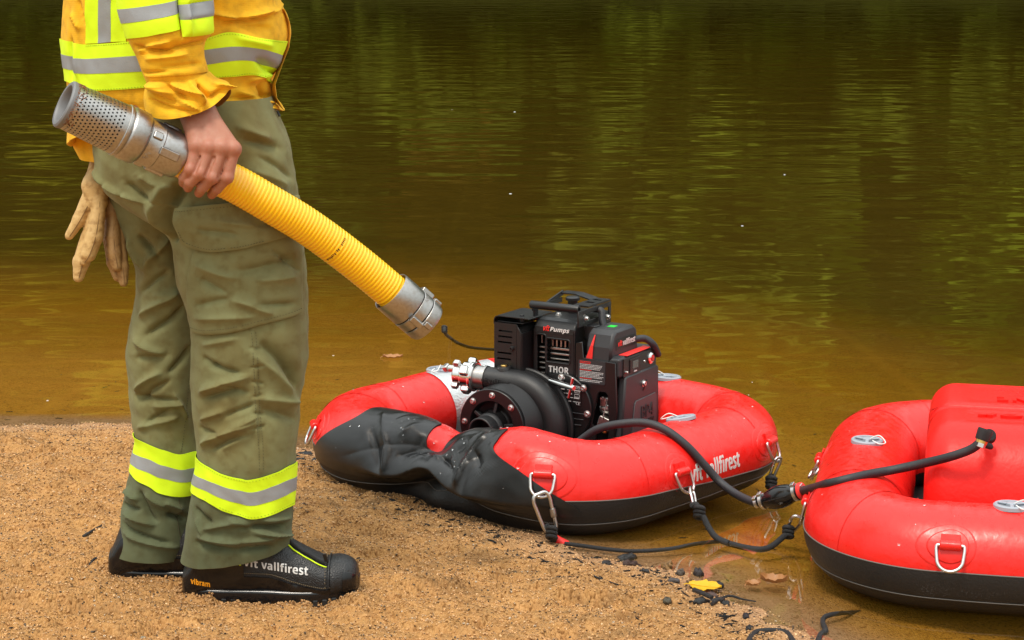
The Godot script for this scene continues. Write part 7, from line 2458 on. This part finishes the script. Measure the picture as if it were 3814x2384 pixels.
# ---------------------------------------------------------------- suction hose
func build_suction_hose() -> void:
	var root := thing("suction_hose", "yellow ribbed suction hose with strainer, held in the right hand", "hose")
	var ctrl := [Vector3(-0.7506, 0.9373, -3.3826), Vector3(-0.7013, 0.9135, -3.4034), Vector3(-0.6532, 0.8856, -3.4266), Vector3(-0.5909, 0.8494, -3.4553), Vector3(-0.5276, 0.8109, -3.4855), Vector3(-0.4797, 0.7848, -3.506), Vector3(-0.4238, 0.7478, -3.5263), Vector3(-0.3676, 0.708, -3.5523), Vector3(-0.3106, 0.6606, -3.5788), Vector3(-0.2596, 0.6147, -3.6005), Vector3(-0.2167, 0.5735, -3.618), Vector3(-0.1778, 0.5354, -3.6331), Vector3(-0.1398, 0.4978, -3.6472)]
	var path := smooth_path(ctrl, 40)
	var run := PackedFloat32Array([0.0])
	for k in range(1, path.size()):
		run.append(run[k - 1] + (path[k] - path[k - 1]).length())
	var put := func(s: float) -> Vector3:
		var i := clampi(run.bsearch(s) - 1, 0, path.size() - 2)
		return path[i].lerp(path[i + 1], (s - run[i]) / maxf(run[i + 1] - run[i], 1e-6))
	var s_at := func(k: int) -> float: return run[mini(k * 40, run.size() - 1)]
	# ribbed skin
	var a: float = s_at.call(3) + 0.01
	var e: float = s_at.call(10) + 0.004
	var pitch := 0.0073
	var r0 := 0.0322
	var pts := PackedVector3Array()
	var rad := PackedFloat32Array()
	var n := int((e - a) / pitch * 7.0)
	for k in n + 1:
		var s := lerpf(a, e, float(k) / n)
		pts.append(put.call(s))
		rad.append(r0 + 0.0013 * pow(0.5 + 0.5 * cos(TAU * (s - a) / pitch), 0.7))
	var b := B.new()
	b.tube(pts, rad, 40)
	var hose := part(root, "hose", b, M.hose_yellow)
	# darker stiffening rings that show in the furrows
	b = B.new()
	var s := a + pitch * 0.5
	while s < e:
		var c: Vector3 = put.call(s)
		var d: Vector3 = (put.call(s + 0.002) - c).normalized()
		b.turned(c, c + d, [Vector2(r0 - 0.0008, -0.0016), Vector2(r0 + 0.00035, -0.0012), Vector2(r0 + 0.0005, 0.0), Vector2(r0 + 0.00035, 0.0012), Vector2(r0 - 0.0008, 0.0016)], 32)
		s += pitch
	part(hose, "helix", b, M.hose_helix)
	# worn black ink marks across the ribs
	b = B.new()
	var q := RandomNumberGenerator.new()
	q.seed = 4
	var ms: float = s_at.call(8) - 0.012
	var mc: Vector3 = put.call(ms)
	var md: Vector3 = (put.call(ms + 0.004) - mc).normalized()
	var mu := (Vector3.UP - md * md.y).normalized()
	var mo := mu.cross(md)
	if mo.z < 0:
		mo = -mo
	for k in 17:
		var t := lerpf(0.62, -1.05, k / 16.0)
		if k in [5, 6, 9]:
			continue
		var dir := mu * sin(t) + mo * cos(t)
		b.box(Transform3D(Basis(md, dir, md.cross(dir)), mc + md * q.randf_range(-0.001, 0.001) + dir * (r0 + 0.0010)), Vector3(0.0045, 0.0010, q.randf_range(0.0006, 0.0016)), 0.0002)
	part(hose, "ink_marks", b, M.print_black).set_meta("kind", "stuff")
	# --- discharge end: coupling with claws
	var c0: Vector3 = put.call(s_at.call(10) - 0.006)
	var c1: Vector3 = put.call(s_at.call(12))
	var dir := (c1 - c0).normalized()
	b = B.new()
	b.turned(c0, c1, [Vector2(0.0345, 0.012), Vector2(0.0375, 0.0005), Vector2(0.0392, 0.0), Vector2(0.0400, 0.002), Vector2(0.0402, 0.046), Vector2(0.0392, 0.048)], 56)
	var cp := part(root, "end_coupling", b, M.aluminium)
	b = B.new()
	b.turned(c0, c1, [Vector2(0.0385, 0.0475), Vector2(0.0385, 0.0505)], 48)
	b.turned(c0, c1, [Vector2(0.0385, 0.0705), Vector2(0.0385, 0.0735)], 48)
	part(cp, "rubber_ring", b, M.rope_black)
	b = B.new()
	b.turned(c0, c1, [Vector2(0.0390, 0.0502), Vector2(0.0405, 0.0512), Vector2(0.0405, 0.0700), Vector2(0.0390, 0.0710)], 56)
	part(cp, "middle_ring", b, M.aluminium)
	b = B.new()
	b.turned(c0, c1, [Vector2(0.0390, 0.0732), Vector2(0.0402, 0.0742), Vector2(0.0400, 0.0900), Vector2(0.0375, 0.0965), Vector2(0.0345, 0.0970), Vector2(0.0335, 0.0950), Vector2(0.0330, 0.05)], 56)
	part(cp, "claw_ring", b, M.aluminium)
	var sx := Vector3.UP.cross(dir).normalized()
	if sx.z < 0:
		sx = -sx
	var sy := dir.cross(sx)
	if sy.y < 0:
		sy = -sy
	var lug := func(parent: Node3D, at: Vector3, fr: Basis, along_s: float, ang: float, size: Vector3, reach: float) -> void:
		var o := fr.x * cos(ang) + fr.y * sin(ang)
		var dir2 := fr.z
		var w := B.new()
		w.box(Transform3D(Basis(dir2.cross(o), o, dir2), at + dir2 * along_s + o * reach), size, 0.0025)
		part(parent, "claw", w, M.aluminium)
	for k in 3:
		lug.call(cp, c0, Basis(sx, sy, dir), 0.062, [1.85, -0.35, -2.5][k], Vector3(0.013, 0.011, 0.028), 0.0435)
		lug.call(cp, c0, Basis(sx, sy, dir), 0.084, [1.55, -0.15, -2.3][k], Vector3(0.011, 0.007, 0.017), 0.0415)
	b = B.new()
	for k in 5:
		var o := sx * cos(0.75 + 0.09 * k) + sy * sin(0.75 + 0.09 * k)
		b.box(Transform3D(Basis(dir.cross(o), o, dir), c0 + dir * (0.055 + 0.002 * (k % 2)) + o * 0.0406), Vector3(0.0022, 0.0010, 0.005), 0.0003)
	part(cp, "cast_marks", b, M.aluminium).set_meta("kind", "stuff")
	# --- strainer end
	var s0: float = 0.004
	var m0: Vector3 = put.call(s0)
	var m1: Vector3 = put.call(s_at.call(3))
	var sd := (m1 - m0).normalized()
	var len1: float = (m1 - m0).length()
	b = B.new()
	# inner couplings, from the strainer flange to the hose
	b.turned(m0, m1, [Vector2(0.0445, 0.1010), Vector2(0.0465, 0.1025), Vector2(0.0465, 0.1065), Vector2(0.0430, 0.1080), Vector2(0.0425, 0.1100), Vector2(0.0462, 0.1135), Vector2(0.0468, 0.1160), Vector2(0.0462, 0.1390), Vector2(0.0435, 0.1425), Vector2(0.0385, 0.1450)], 56)
	var st := part(root, "strainer_coupling", b, M.aluminium)
	b = B.new()
	b.turned(m0, m1, [Vector2(0.0385, 0.1440), Vector2(0.0405, 0.1460), Vector2(0.0405, 0.1680), Vector2(0.0412, 0.1690), Vector2(0.0412, 0.1710), Vector2(0.0395, 0.1730)], 56)
	part(st, "middle_ring", b, M.aluminium)
	b = B.new()
	b.turned(m0, m1, [Vector2(0.0395, 0.1728), Vector2(0.0400, 0.1740), Vector2(0.0396, len1 + 0.020), Vector2(0.0375, len1 + 0.026), Vector2(0.0330, len1 + 0.026)], 56)
	part(st, "hose_sleeve", b, M.aluminium)
	sx = Vector3.UP.cross(sd).normalized()
	if sx.z < 0:
		sx = -sx
	sy = sd.cross(sx)
	if sy.y < 0:
		sy = -sy
	dir = sd
	for k in 3:
		lug.call(st, m0, Basis(sx, sy, sd), 0.157, [0.42, 2.3, -1.9][k], Vector3(0.014, 0.007, 0.018), 0.0415)
		lug.call(st, m0, Basis(sx, sy, sd), 0.186, [-0.10, 1.9, -1.75][k], Vector3(0.016, 0.008, 0.036), 0.0405)
	b = B.new()
	for k in 4:
		var o := sx * cos(-0.75 + 0.1 * k) + sy * sin(-0.75 + 0.1 * k)
		b.box(Transform3D(Basis(dir.cross(o), o, dir), m0 + dir * (0.152 + 0.003 * (k % 2)) + o * 0.0408), Vector3(0.003, 0.0012, 0.006), 0.0003)
	part(st, "cast_marks", b, M.aluminium).set_meta("kind", "stuff")
	# perforated cone: a sheet of cells, each with a round hole
	var around := 40
	var rows := 14
	var ra := 0.0405
	var rb := 0.0448
	var l0 := 0.004
	var l1 := 0.101
	b = B.new()
	var surf := func(u: float, v: float, off: float) -> Vector3:
		var ang := TAU * u
		var rr := lerpf(ra, rb, v) + off
		return m0 + sd * lerpf(l0, l1, v) + (sx * cos(ang) + sy * sin(ang)) * rr
	for j in rows:
		for i in around:
			var shift := 0.5 if j % 2 == 1 else 0.0
			var u0 := (i + shift) / around
			var v0 := float(j) / rows
			var blind := j == rows - 1 or j == 0
			var base := b.v.size()
			for k in 8:
				var sq: Vector2 = [Vector2(1, 0), Vector2(1, 1), Vector2(0, 1), Vector2(-1, 1), Vector2(-1, 0), Vector2(-1, -1), Vector2(0, -1), Vector2(1, -1)][k]
				var ci := Vector2.from_angle(TAU * k / 8) * (0.02 if blind else 0.54)
				for w in 3:
					var o: Vector2 = sq if w == 0 else ci
					var u := u0 + (o.x * 0.5 + 0.5) / around
					var ang := TAU * u
					b.vert(surf.call(u, v0 + (o.y * 0.5 + 0.5) / rows, 0.0 if w < 2 else -0.0022), (sx * cos(ang) + sy * sin(ang)) if w < 2 else -(sx * cos(ang) + sy * sin(ang)))
			for k in 8:
				var x := base + k * 3
				var y := base + ((k + 1) % 8) * 3
				b.tri(x, y, y + 1)
				b.tri(x, y + 1, x + 1)
				if not blind:
					b.tri(x + 1, y + 1, y + 2)
					b.tri(x + 1, y + 2, x + 2)
	var cone := part(root, "strainer", b, M.aluminium)
	b = B.new()
	b.turned(m0, m1, [Vector2(0.036, l0), Vector2(0.040, l1)], 40)
	part(cone, "dark_inside", b, M.hole)
	# rolled mouth
	b = B.new()
	b.turned(m0, m1, [Vector2(ra + 0.0004, l0 + 0.004), Vector2(ra + 0.0016, l0 - 0.001), Vector2(ra + 0.001, l0 - 0.005), Vector2(ra - 0.002, l0 - 0.0075), Vector2(ra - 0.007, l0 - 0.0072), Vector2(ra - 0.010, l0 - 0.003), Vector2(ra - 0.011, 0.05), Vector2(ra - 0.013, 0.09), Vector2(0.0001, 0.09)], 56)
	part(cone, "mouth_rim", b, M.dull_metal)
	# rust and grit caught along the rim
	b = B.new()
	b.ball(Vector3.ZERO, Vector3.ONE, 6)
	var bits := []
	for k in 240:
		var ang := q.randf_range(-0.9, 1.9)
		var v := pow(q.randf(), 2.2) * 0.16
		var o := sx * cos(ang) + sy * sin(ang)
		bits.append(Transform3D(Basis.from_euler(Vector3(q.randf() * 6, q.randf() * 6, 0)).scaled(Vector3(q.randf_range(0.0006, 0.0018), q.randf_range(0.0005, 0.0012), q.randf_range(0.0006, 0.0018))), surf.call(ang / TAU, v, 0.0005)))
	scatter(cone, "rust_crust", b.mesh(), M.rust, bits)


# ---------------------------------------------------------------- work gloves that hang from the belt behind
func glove(label: String, strands: Array, palm: Array, dark: float) -> void:
	var root := thing("work_glove", label, "glove", "leather gloves hanging at the belt")
	var bones := []
	for p in palm:
		bones.append(p)
	for s in strands:
		for k in s[0].size() - 1:
			bones.append([s[0][k], s[0][k + 1], s[1][k] * 0.86, s[1][k + 1] * 0.86, 0.002])
	var b := B.new()
	nets(bones, 0.0032, b)
	for i in b.v.size():
		var p := b.v[i]
		var w := 0.5 + 0.5 * noise_a.get_noise_3d(p.x * 30.0, p.y * 18.0, p.z * 30.0)
		b.v[i] += b.n[i] * (0.0010 * noise_b.get_noise_3d(p.x * 50.0, p.y * 30.0, p.z * 50.0))
		b.c[i] = Color(1, 1, 1).lerp(Color(0.45, 0.38, 0.32), clampf(dark + w * 0.3 - 0.15, 0, 1))
	part(root, "leather", b, M.glove_leather)
	# outside seams along the fingers
	for s in strands:
		var line := []
		for k in s[0].size():
			line.append(s[0][k] + Vector3(0.35, 0, 1).normalized() * s[1][k] * 0.86)
		var w := B.new()
		w.tube(smooth_path(line, 5), 0.0008, 6)
		part(root, "finger_seam", w, M.glove_seam)


func build_gloves() -> void:
	glove("pale tan leather glove hanging with spread fingers behind the hip", [
		[[Vector3(-0.7722, 0.7636, -3.7208), Vector3(-0.7852, 0.7258, -3.7085), Vector3(-0.7998, 0.6958, -3.6976), Vector3(-0.8173, 0.6677, -3.6901)], PackedFloat32Array([0.016, 0.0165, 0.0145, 0.0095])],
		[[Vector3(-0.7623, 0.7648, -3.7109), Vector3(-0.7622, 0.7122, -3.6926), Vector3(-0.7688, 0.6672, -3.6778), Vector3(-0.7793, 0.6354, -3.6697), Vector3(-0.7863, 0.6231, -3.6673)], PackedFloat32Array([0.016, 0.0155, 0.0195, 0.0165, 0.009])],
		[[Vector3(-0.7718, 0.71, -3.7085), Vector3(-0.7837, 0.6643, -3.6966), Vector3(-0.7958, 0.6186, -3.6858), Vector3(-0.801, 0.5918, -3.6796)], PackedFloat32Array([0.014, 0.0150, 0.0185, 0.0110])]],
		[[Vector3(-0.7669, 0.7923, -3.7314), Vector3(-0.7696, 0.7565, -3.7144), 0.017, 0.024, 0.008], [Vector3(-0.7696, 0.7565, -3.7144), Vector3(-0.7654, 0.728, -3.7038), 0.024, 0.019, 0.008]], 0.10)
	glove("darker brown leather glove hanging against the far trouser leg", [
		[[Vector3(-0.7422, 0.7077, -3.7253), Vector3(-0.7403, 0.6628, -3.7065), Vector3(-0.7365, 0.6325, -3.6976), Vector3(-0.7314, 0.6097, -3.6912)], PackedFloat32Array([0.0150, 0.0165, 0.0160, 0.0110])],
		[[Vector3(-0.7347, 0.7063, -3.7353), Vector3(-0.7302, 0.6532, -3.7179), Vector3(-0.7247, 0.6074, -3.705), Vector3(-0.7212, 0.5784, -3.6974)], PackedFloat32Array([0.0150, 0.0150, 0.0150, 0.0095])],
		[[Vector3(-0.7511, 0.6982, -3.7367), Vector3(-0.7499, 0.6526, -3.7218), Vector3(-0.7428, 0.6145, -3.7104), Vector3(-0.733, 0.5878, -3.7033)], PackedFloat32Array([0.012, 0.013, 0.013, 0.0100])]],
		[[Vector3(-0.7563, 0.7599, -3.7507), Vector3(-0.7432, 0.707, -3.7303), 0.018, 0.022, 0.01]], 0.85)


# ---------------------------------------------------------------- grains, char, stones, leaves
func lump(r: RandomNumberGenerator, stretch: Vector3, n := 10, jag := 0.25) -> B:
	var p := PackedVector3Array()
	var rows := n / 2 + 1
	var ph := r.randf() * 100.0
	for j in rows:
		for i in n:
			var t := -PI / 2 + PI * j / (rows - 1)
			var e := Vector3(cos(t) * cos(TAU * i / n), sin(t), cos(t) * sin(TAU * i / n))
			if j == 0 or j == rows - 1:
				e = Vector3(0, sin(t), 0)
			p.append(e * stretch * (1.0 + jag * noise_b.get_noise_3d(e.x * 1.3 + ph, e.y * 1.3, e.z * 1.3) * 2.0))
	var b := B.new()
	b.grid(p, n, rows, true)
	return b


func on_ground(x: float, z: float, up := 0.0) -> Vector3:
	return Vector3(x, ground_y(x, z) + up, z)


func stick(called: String, label: String, category: String, group: String, pts: Array, r0: float, r1: float, m: Material, lift := 0.6) -> void:
	var p := []
	for q in pts:
		p.append(on_ground(q.x, q.z, r0 * lift) if absf(q.y) < 1e-6 else q)
	var path := smooth_path(p, 5)
	var rad := PackedFloat32Array()
	for k in path.size():
		rad.append(lerpf(r0, r1, float(k) / (path.size() - 1)) * (1.0 + 0.18 * noise_b.get_noise_2d(k * 2.3, r0 * 900.0)))
	var b := B.new()
	b.tube(path, rad, 8)
	tag(part(self, called, b, m), label, category, group)


func stone(label: String, at: Vector3, size: Vector3, color: Color, seed_no: int, jag := 0.3, called := "stone") -> void:
	var r := RandomNumberGenerator.new()
	r.seed = seed_no
	var b := lump(r, size, 12, jag)
	for i in b.v.size():
		b.c[i] = Color(color.r * 0.6, color.g * 0.6, color.b * 0.6)
	var o := part(self, called, b, M.stone)
	o.position = on_ground(at.x, at.z, size.y * 0.35)
	o.rotation.y = r.randf() * TAU
	tag(o, label, called)


func leaf(called: String, label: String, at: Vector3, size: Vector2, turn: float, m: Material, curl: float, lift := 0.004) -> void:
	var p := PackedVector3Array()
	var q := PackedVector3Array()
	for j in 13:
		for i in 9:
			var v := j / 12.0
			var u := i / 8.0 * 2.0 - 1.0
			var w := size.y * pow(sin(PI * clampf(v * 0.96 + 0.03, 0, 1)), 0.8) * (1.0 + 0.12 * sin(v * 34.0) * absf(u))
			var e := Vector3((v - 0.5) * size.x, curl * (u * u * 0.5 + (v - 0.5) * (v - 0.5)) + 0.0015 * sin(v * 20.0) * absf(u), u * w)
			p.append(e + Vector3(0, 0.0004, 0))
			q.append(e)
	var b := B.new()
	b.shell(p, q, 9, 13, Vector3.UP)
	var o := thing(called, label, "leaf", "", on_ground(at.x, at.z, lift) if at.y > -0.02 else at, turn)
	part(o, "blade", b, m)
	b = B.new()
	b.tube(smooth_path([Vector3(-0.62 * size.x, 0.001, 0.004), Vector3(-0.5 * size.x, curl * 0.25 + 0.001, 0), Vector3(0, 0.001, 0), Vector3(0.46 * size.x, curl * 0.22 + 0.001, 0)], 4), 0.0011, 6)
	part(o, "midrib", b, m)


func build_litter() -> void:
	var r := RandomNumberGenerator.new()
	r.seed = 77
	# loose coarse grains that catch the light
	var grain := lump(r, Vector3(1, 0.75, 0.9), 6, 0.3).mesh()
	var places := []
	var tints := PackedColorArray()
	for k in 80000:
		var x := r.randf_range(-1.45, 0.75)
		var z := r.randf_range(-5.25, -3.25)
		var d := from_shore(x, z)
		if d < -0.02:
			continue
		var s := 0.0010 + 0.0020 * pow(r.randf(), 3.0)
		places.append(Transform3D(Basis.from_euler(Vector3(r.randf() * 6, r.randf() * 6, 0)).scaled(Vector3.ONE * s), Vector3(x, ground_y(x, z, d) + s * 0.25, z)))
		var v := r.randf_range(0.55, 1.4)
		var c := Color(0.50, 0.272, 0.107).lerp(Color(0.60, 0.42, 0.24), r.randf() * r.randf()) * v
		if r.randf() < 0.14:
			c = Color(0.09, 0.062, 0.04)
		elif r.randf() < 0.03:
			c = Color(0.50, 0.40, 0.29)
		tints.append(c)
	var loose := scatter(self, "sand_grains", grain, M.grain, places, tints)
	tag(loose, "loose coarse grains lying all over the sandy bank", "sand grains", "", "stuff")
	# clods of damp sand, in patches, and the crumbs pushed up round the soles
	var clods := []
	var shades := PackedColorArray()
	for k in 46000:
		var x := r.randf_range(-1.45, 0.75)
		var z := r.randf_range(-5.2, -3.25)
		var sole := k < 1500
		if sole:
			var a := r.randf() * TAU
			var c: Vector2 = [Vector2(-0.45, -3.645), Vector2(-0.61, -3.765)][k % 2]
			x = c.x + cos(a) * 0.172 * r.randf_range(0.96, 1.12)
			z = c.y + sin(a) * 0.054 * r.randf_range(0.95, 1.35)
		elif noise_b.get_noise_2d(x * 9.0 + 3.0, z * 22.0) < r.randf_range(-0.25, 0.55):
			continue
		var d := from_shore(x, z)
		if d < 0.05:
			continue
		var s := 0.0014 + 0.0026 * pow(r.randf(), 2.5)
		clods.append(Transform3D(Basis.from_euler(Vector3(r.randf() * 6, r.randf() * 6, 0)).scaled(Vector3.ONE * s), Vector3(x, ground_y(x, z, d) + s * (0.3 if not sole else r.randf_range(0.2, 1.2)), z)))
		var v := r.randf_range(0.72, 1.08)
		shades.append(Color(0.50 * v, 0.272 * v, 0.107 * v))
	tag(scatter(self, "sand_clods", grain, M.grain, clods, shades), "small clods of damp sand thrown up in patches over the bank", "sand clods", "", "stuff")
	# crumbs of charcoal and bark, thickest along the waterline and in streaks
	var bits := []
	for k in 5:
		bits.append(lump(r, Vector3(1, 0.45, 0.4), 7, 0.7).mesh())
	var sets := [[], [], [], [], []]
	var tries := 0
	while tries < 150000:
		tries += 1
		var x := r.randf_range(-1.45, 0.75)
		var z := r.randf_range(-5.25, -3.25)
		var d := from_shore(x, z)
		if d < 0.0:
			continue
		var near := bell(d, 0.10, 0.13) * (0.30 + 0.7 * smoothstep(-0.75, -0.3, x))
		var streak := smoothstep(0.05, 0.45, noise_b.get_noise_2d(x * 7.0 + 31.0, z * 14.0))
		var chance := near * 0.40 * (0.3 + streak) + 0.075 * streak + 0.014
		if r.randf() > chance:
			continue
		var s := 0.0009 + 0.0036 * pow(r.randf(), 3.6) * (0.6 + near)
		var q := Basis.from_euler(Vector3(r.randf_range(-0.4, 0.4), r.randf() * TAU, r.randf_range(-0.4, 0.4)))
		sets[k_of(r)].append(Transform3D(q.scaled_local(Vector3(s * r.randf_range(0.8, 2.0), s * 0.8, s * r.randf_range(0.5, 0.9))), Vector3(x, ground_y(x, z, d) + s * 0.15, z)))
	var litter := thing("charcoal_crumbs", "dark crumbs of charcoal and bark washed up along the waterline", "charcoal")
	litter.set_meta("kind", "stuff")
	for k in 5:
		scatter(litter, "crumbs", bits[k], M.char, sets[k])
	# specks on the bed under shallow water
	var sunk := []
	for k in 900:
		var x := r.randf_range(-1.6, 1.3)
		var z := r.randf_range(-6.6, -3.4)
		var d := from_shore(x, z)
		if d > -0.03 or d < -1.6:
			continue
		var s := 0.0012 + 0.005 * pow(r.randf(), 4.0)
		sunk.append(Transform3D(Basis.from_euler(Vector3(0, r.randf() * TAU, 0)).scaled_local(Vector3(s * 1.6, s * 0.5, s * 0.7)), Vector3(x, ground_y(x, z, d) + s * 0.3, z)))
	var bed := scatter(self, "sunken_specks", bits[1], M.char, sunk)
	tag(bed, "small dark specks lying on the sandy bed under shallow water", "debris", "", "stuff")
	# pale flecks that float
	var fleck := []
	for k in 26:
		var x := r.randf_range(-2.6, 3.2)
		var z := -3.6 - 14.0 * pow(r.randf(), 1.8)
		if from_shore(x, z) > -0.1:
			continue
		var s := r.randf_range(0.0015, 0.0045) * (1.0 + (-z - 3.6) * 0.10)
		fleck.append(Transform3D(Basis.from_euler(Vector3(0, r.randf() * TAU, 0)).scaled_local(Vector3(s * 1.5, s * 0.4, s)), Vector3(x, WATER + s * 0.2, z)))
	var fl := scatter(self, "floating_flecks", grain, M.cord_white, fleck)
	tag(fl, "pale flecks of foam and pollen floating on the pond", "flecks", "", "stuff")
	# single pieces
	var g := "charred bits by the waterline"
	stone("round black wet pebble beside the yellow leaf", Vector3(0.3719, -0.036, -3.8616), Vector3(0.0125, 0.0101, 0.0101), Color(0.035, 0.025, 0.02), 1)
	stone("grey brown shell-like pebble left of the black pebble", Vector3(0.3359, -0.034, -3.8554), Vector3(0.0101, 0.0070, 0.0078), Color(0.12, 0.09, 0.06), 2)
	stone("angular ochre stone at the waterline below the raft", Vector3(0.3139, -0.034, -3.9102), Vector3(0.0164, 0.0094, 0.0109), Color(0.42, 0.22, 0.06), 3, 0.5)
	stone("dark pebble half hidden behind the yellow leaf", Vector3(0.4045, -0.034, -3.7837), Vector3(0.0109, 0.0086, 0.0086), Color(0.03, 0.028, 0.03), 4)
	stone("smooth purple brown pebble below the yellow leaf", Vector3(0.3843, -0.03, -3.7127), Vector3(0.0140, 0.0070, 0.0086), Color(0.14, 0.075, 0.06), 5, 0.15)
	stone("smooth grey pebble left of the yellow leaf", Vector3(0.3172, -0.03, -3.7899), Vector3(0.0125, 0.0062, 0.0078), Color(0.13, 0.11, 0.11), 6, 0.15)
	stone("olive grey pebble amid the charcoal", Vector3(0.2931, -0.025, -3.6482), Vector3(0.0125, 0.0078, 0.0094), Color(0.12, 0.10, 0.06), 7, 0.2)
	stone("white rounded pebble at the bottom left of the sand", Vector3(-0.6475, 0, -3.3767), Vector3(0.0062, 0.0047, 0.0055), Color(0.55, 0.48, 0.36), 8, 0.15)
	stone("largest charred wood chunk, wet and black, below the red tape", Vector3(0.2361, -0.034, -3.9694), Vector3(0.0234, 0.0101, 0.0109), Color(0.022, 0.02, 0.02), 9, 0.35, "charcoal")
	stone("reddish brown bark chunk beside the largest charred chunk", Vector3(0.24, -0.032, -3.9179), Vector3(0.0187, 0.0070, 0.0078), Color(0.09, 0.035, 0.02), 10, 0.5, "bark")
	stone("charred knob left of the reddish bark chunk", Vector3(0.1922, -0.03, -3.9033), Vector3(0.0133, 0.0062, 0.0062), Color(0.02, 0.018, 0.018), 11, 0.35, "charcoal")
	stone("small charred chip on the sand near the ochre stone", Vector3(0.264, -0.028, -3.8532), Vector3(0.0101, 0.0047, 0.0062), Color(0.03, 0.028, 0.027), 12, 0.4, "charcoal")
	stone("charred flake at the edge left of the pale leaf", Vector3(0.405, -0.028, -3.6545), Vector3(0.0101, 0.0062, 0.0070), Color(0.02, 0.02, 0.022), 13, 0.3, "charcoal")
	stone("blackened slab under the purple pebble", Vector3(0.3568, -0.026, -3.6535), Vector3(0.0156, 0.0062, 0.0078), Color(0.03, 0.03, 0.032), 14, 0.3, "charcoal")
	stone("blackened block right of the slab under the leaf", Vector3(0.3902, -0.028, -3.6668), Vector3(0.0172, 0.0070, 0.0078), Color(0.035, 0.03, 0.032), 15, 0.3, "charcoal")
	stone("charred lump on damp sand near the lower edge", Vector3(0.4352, -0.03, -3.5879), Vector3(0.0109, 0.0070, 0.0070), Color(0.02, 0.018, 0.02), 16, 0.3, "charcoal")
	stone("black chip by the bottom edge left of the curved strap", Vector3(0.4342, -0.03, -3.525), Vector3(0.0101, 0.0055, 0.0062), Color(0.025, 0.022, 0.024), 17, 0.3, "charcoal")
	stick("charred_stick", "charred stick lying across the yellow leaf", "stick", g, [Vector3(0.348, 0, -3.6939), Vector3(0.3634, 0, -3.6685), Vector3(0.3775, 0, -3.6484)], 0.0052, 0.0042, M.char, 2.2)
	stick("charred_stick", "thin black twig with a pale tip pointing from the leaf into the water", "stick", g, [Vector3(0.376, 0, -3.6335), Vector3(0.4136, -0.03, -3.6976), Vector3(0.4419, -0.034, -3.6894), Vector3(0.4662, -0.038, -3.6887)], 0.0034, 0.0012, M.char, 1.2)
	stick("charred_stick", "short charred stick alone on the sand at the far left", "stick", g, [Vector3(-0.8786, 0, -3.979), Vector3(-0.8626, 0, -4.0026), Vector3(-0.8524, 0, -4.0386)], 0.0032, 0.0020, M.char, 0.8)
	stick("charred_stick", "small curved charred piece on the sand by the left edge", "stick", g, [Vector3(-0.8361, 0, -3.8151), Vector3(-0.8266, 0, -3.8342), Vector3(-0.8155, 0, -3.8369)], 0.0028, 0.0020, M.char, 0.8)
	stone("black bark flake on the sand beside the raft's left end", Vector3(-0.5049, -0.02, -4.796), Vector3(0.0187, 0.0047, 0.0109), Color(0.03, 0.03, 0.033), 21, 0.5, "bark")
	stone("smaller black bark crumb nearest the raft's left end", Vector3(-0.4779, -0.02, -4.7308), Vector3(0.0109, 0.0047, 0.0078), Color(0.03, 0.03, 0.033), 22, 0.5, "bark")
	stone("thin black bark sliver between the trouser leg and the raft", Vector3(-0.5074, -0.015, -4.6798), Vector3(0.0125, 0.0031, 0.0055), Color(0.03, 0.03, 0.033), 23, 0.5, "bark")
	stick("charred_stick", "thin dark twig lying on the sand near the raft's front", "stick", g, [Vector3(0.1568, 0, -3.7668), Vector3(0.1806, 0, -3.7457), Vector3(0.2061, 0, -3.7326)], 0.0022, 0.0012, M.char, 0.8)
	stick("charred_stick", "dark twig on the sand below the raft's near corner", "stick", g, [Vector3(0.0836, 0, -3.8096), Vector3(0.0999, 0, -3.7935), Vector3(0.1161, 0, -3.7827)], 0.0035, 0.0020, M.char, 0.8)
	# black straps that lie about at the bottom edge
	stick("black_strap", "black rubber strap rising in an arch at the bottom edge", "strap", "", [Vector3(0.2822, 0, -3.3702), Vector3(0.3096, -0.0425, -3.5147), Vector3(0.3328, -0.035, -3.5161), Vector3(0.355, -0.0361, -3.5057), Vector3(0.3638, 0, -3.3702)], 0.0058, 0.0058, M.rope_black, 1.0)
	stick("black_strap", "longer black strap arching out of the sand nearer the water", "strap", "", [Vector3(0.4093, 0, -3.3659), Vector3(0.4414, -0.0369, -3.5056), Vector3(0.4689, -0.0357, -3.516), Vector3(0.5015, -0.0369, -3.5056), Vector3(0.5041, 0, -3.3659)], 0.0062, 0.0058, M.rope_black, 1.0)
	stick("black_strap", "curved black strap leaning out of the water at the lower right", "strap", "", [Vector3(0.5294, 0, -3.3616), Vector3(0.5601, -0.0429, -3.5044), Vector3(0.574, -0.0384, -3.5257), Vector3(0.5755, -0.0381, -3.5664), Vector3(0.5833, -0.0373, -3.5971), Vector3(0.6099, -0.042, -3.6296), Vector3(0.6698, -0.07, -3.7199)], 0.0062, 0.0040, M.rope_black, 1.0)
	# leaves
	leaf("yellow_leaf", "bright yellow fallen leaf on the sand at the waterline", Vector3(0.3743, -0.03, -3.7535), Vector2(0.066, 0.030), -0.35, M.yellow_leaf, 0.006, 0.006)
	leaf("brown_leaf", "orange brown dead leaf curling out of the shallow water", Vector3(0.515, -0.0385, -3.8052), Vector2(0.054, 0.020), -0.25, M.brown_leaf, 0.022, 0.0)
	leaf("brown_leaf", "dull brown leaf fragment beside the orange brown leaf", Vector3(0.4741, -0.041, -3.797), Vector2(0.034, 0.015), 0.4, M.brown_leaf, 0.012, 0.0)
	leaf("brown_leaf", "reddish leaf floating on the water left of the pump", Vector3(-0.3583, -0.04, -5.9441), Vector2(0.060, 0.022), 0.1, M.brown_leaf, 0.012, 0.0)


func k_of(r: RandomNumberGenerator) -> int:
	return r.randi_range(0, 4)
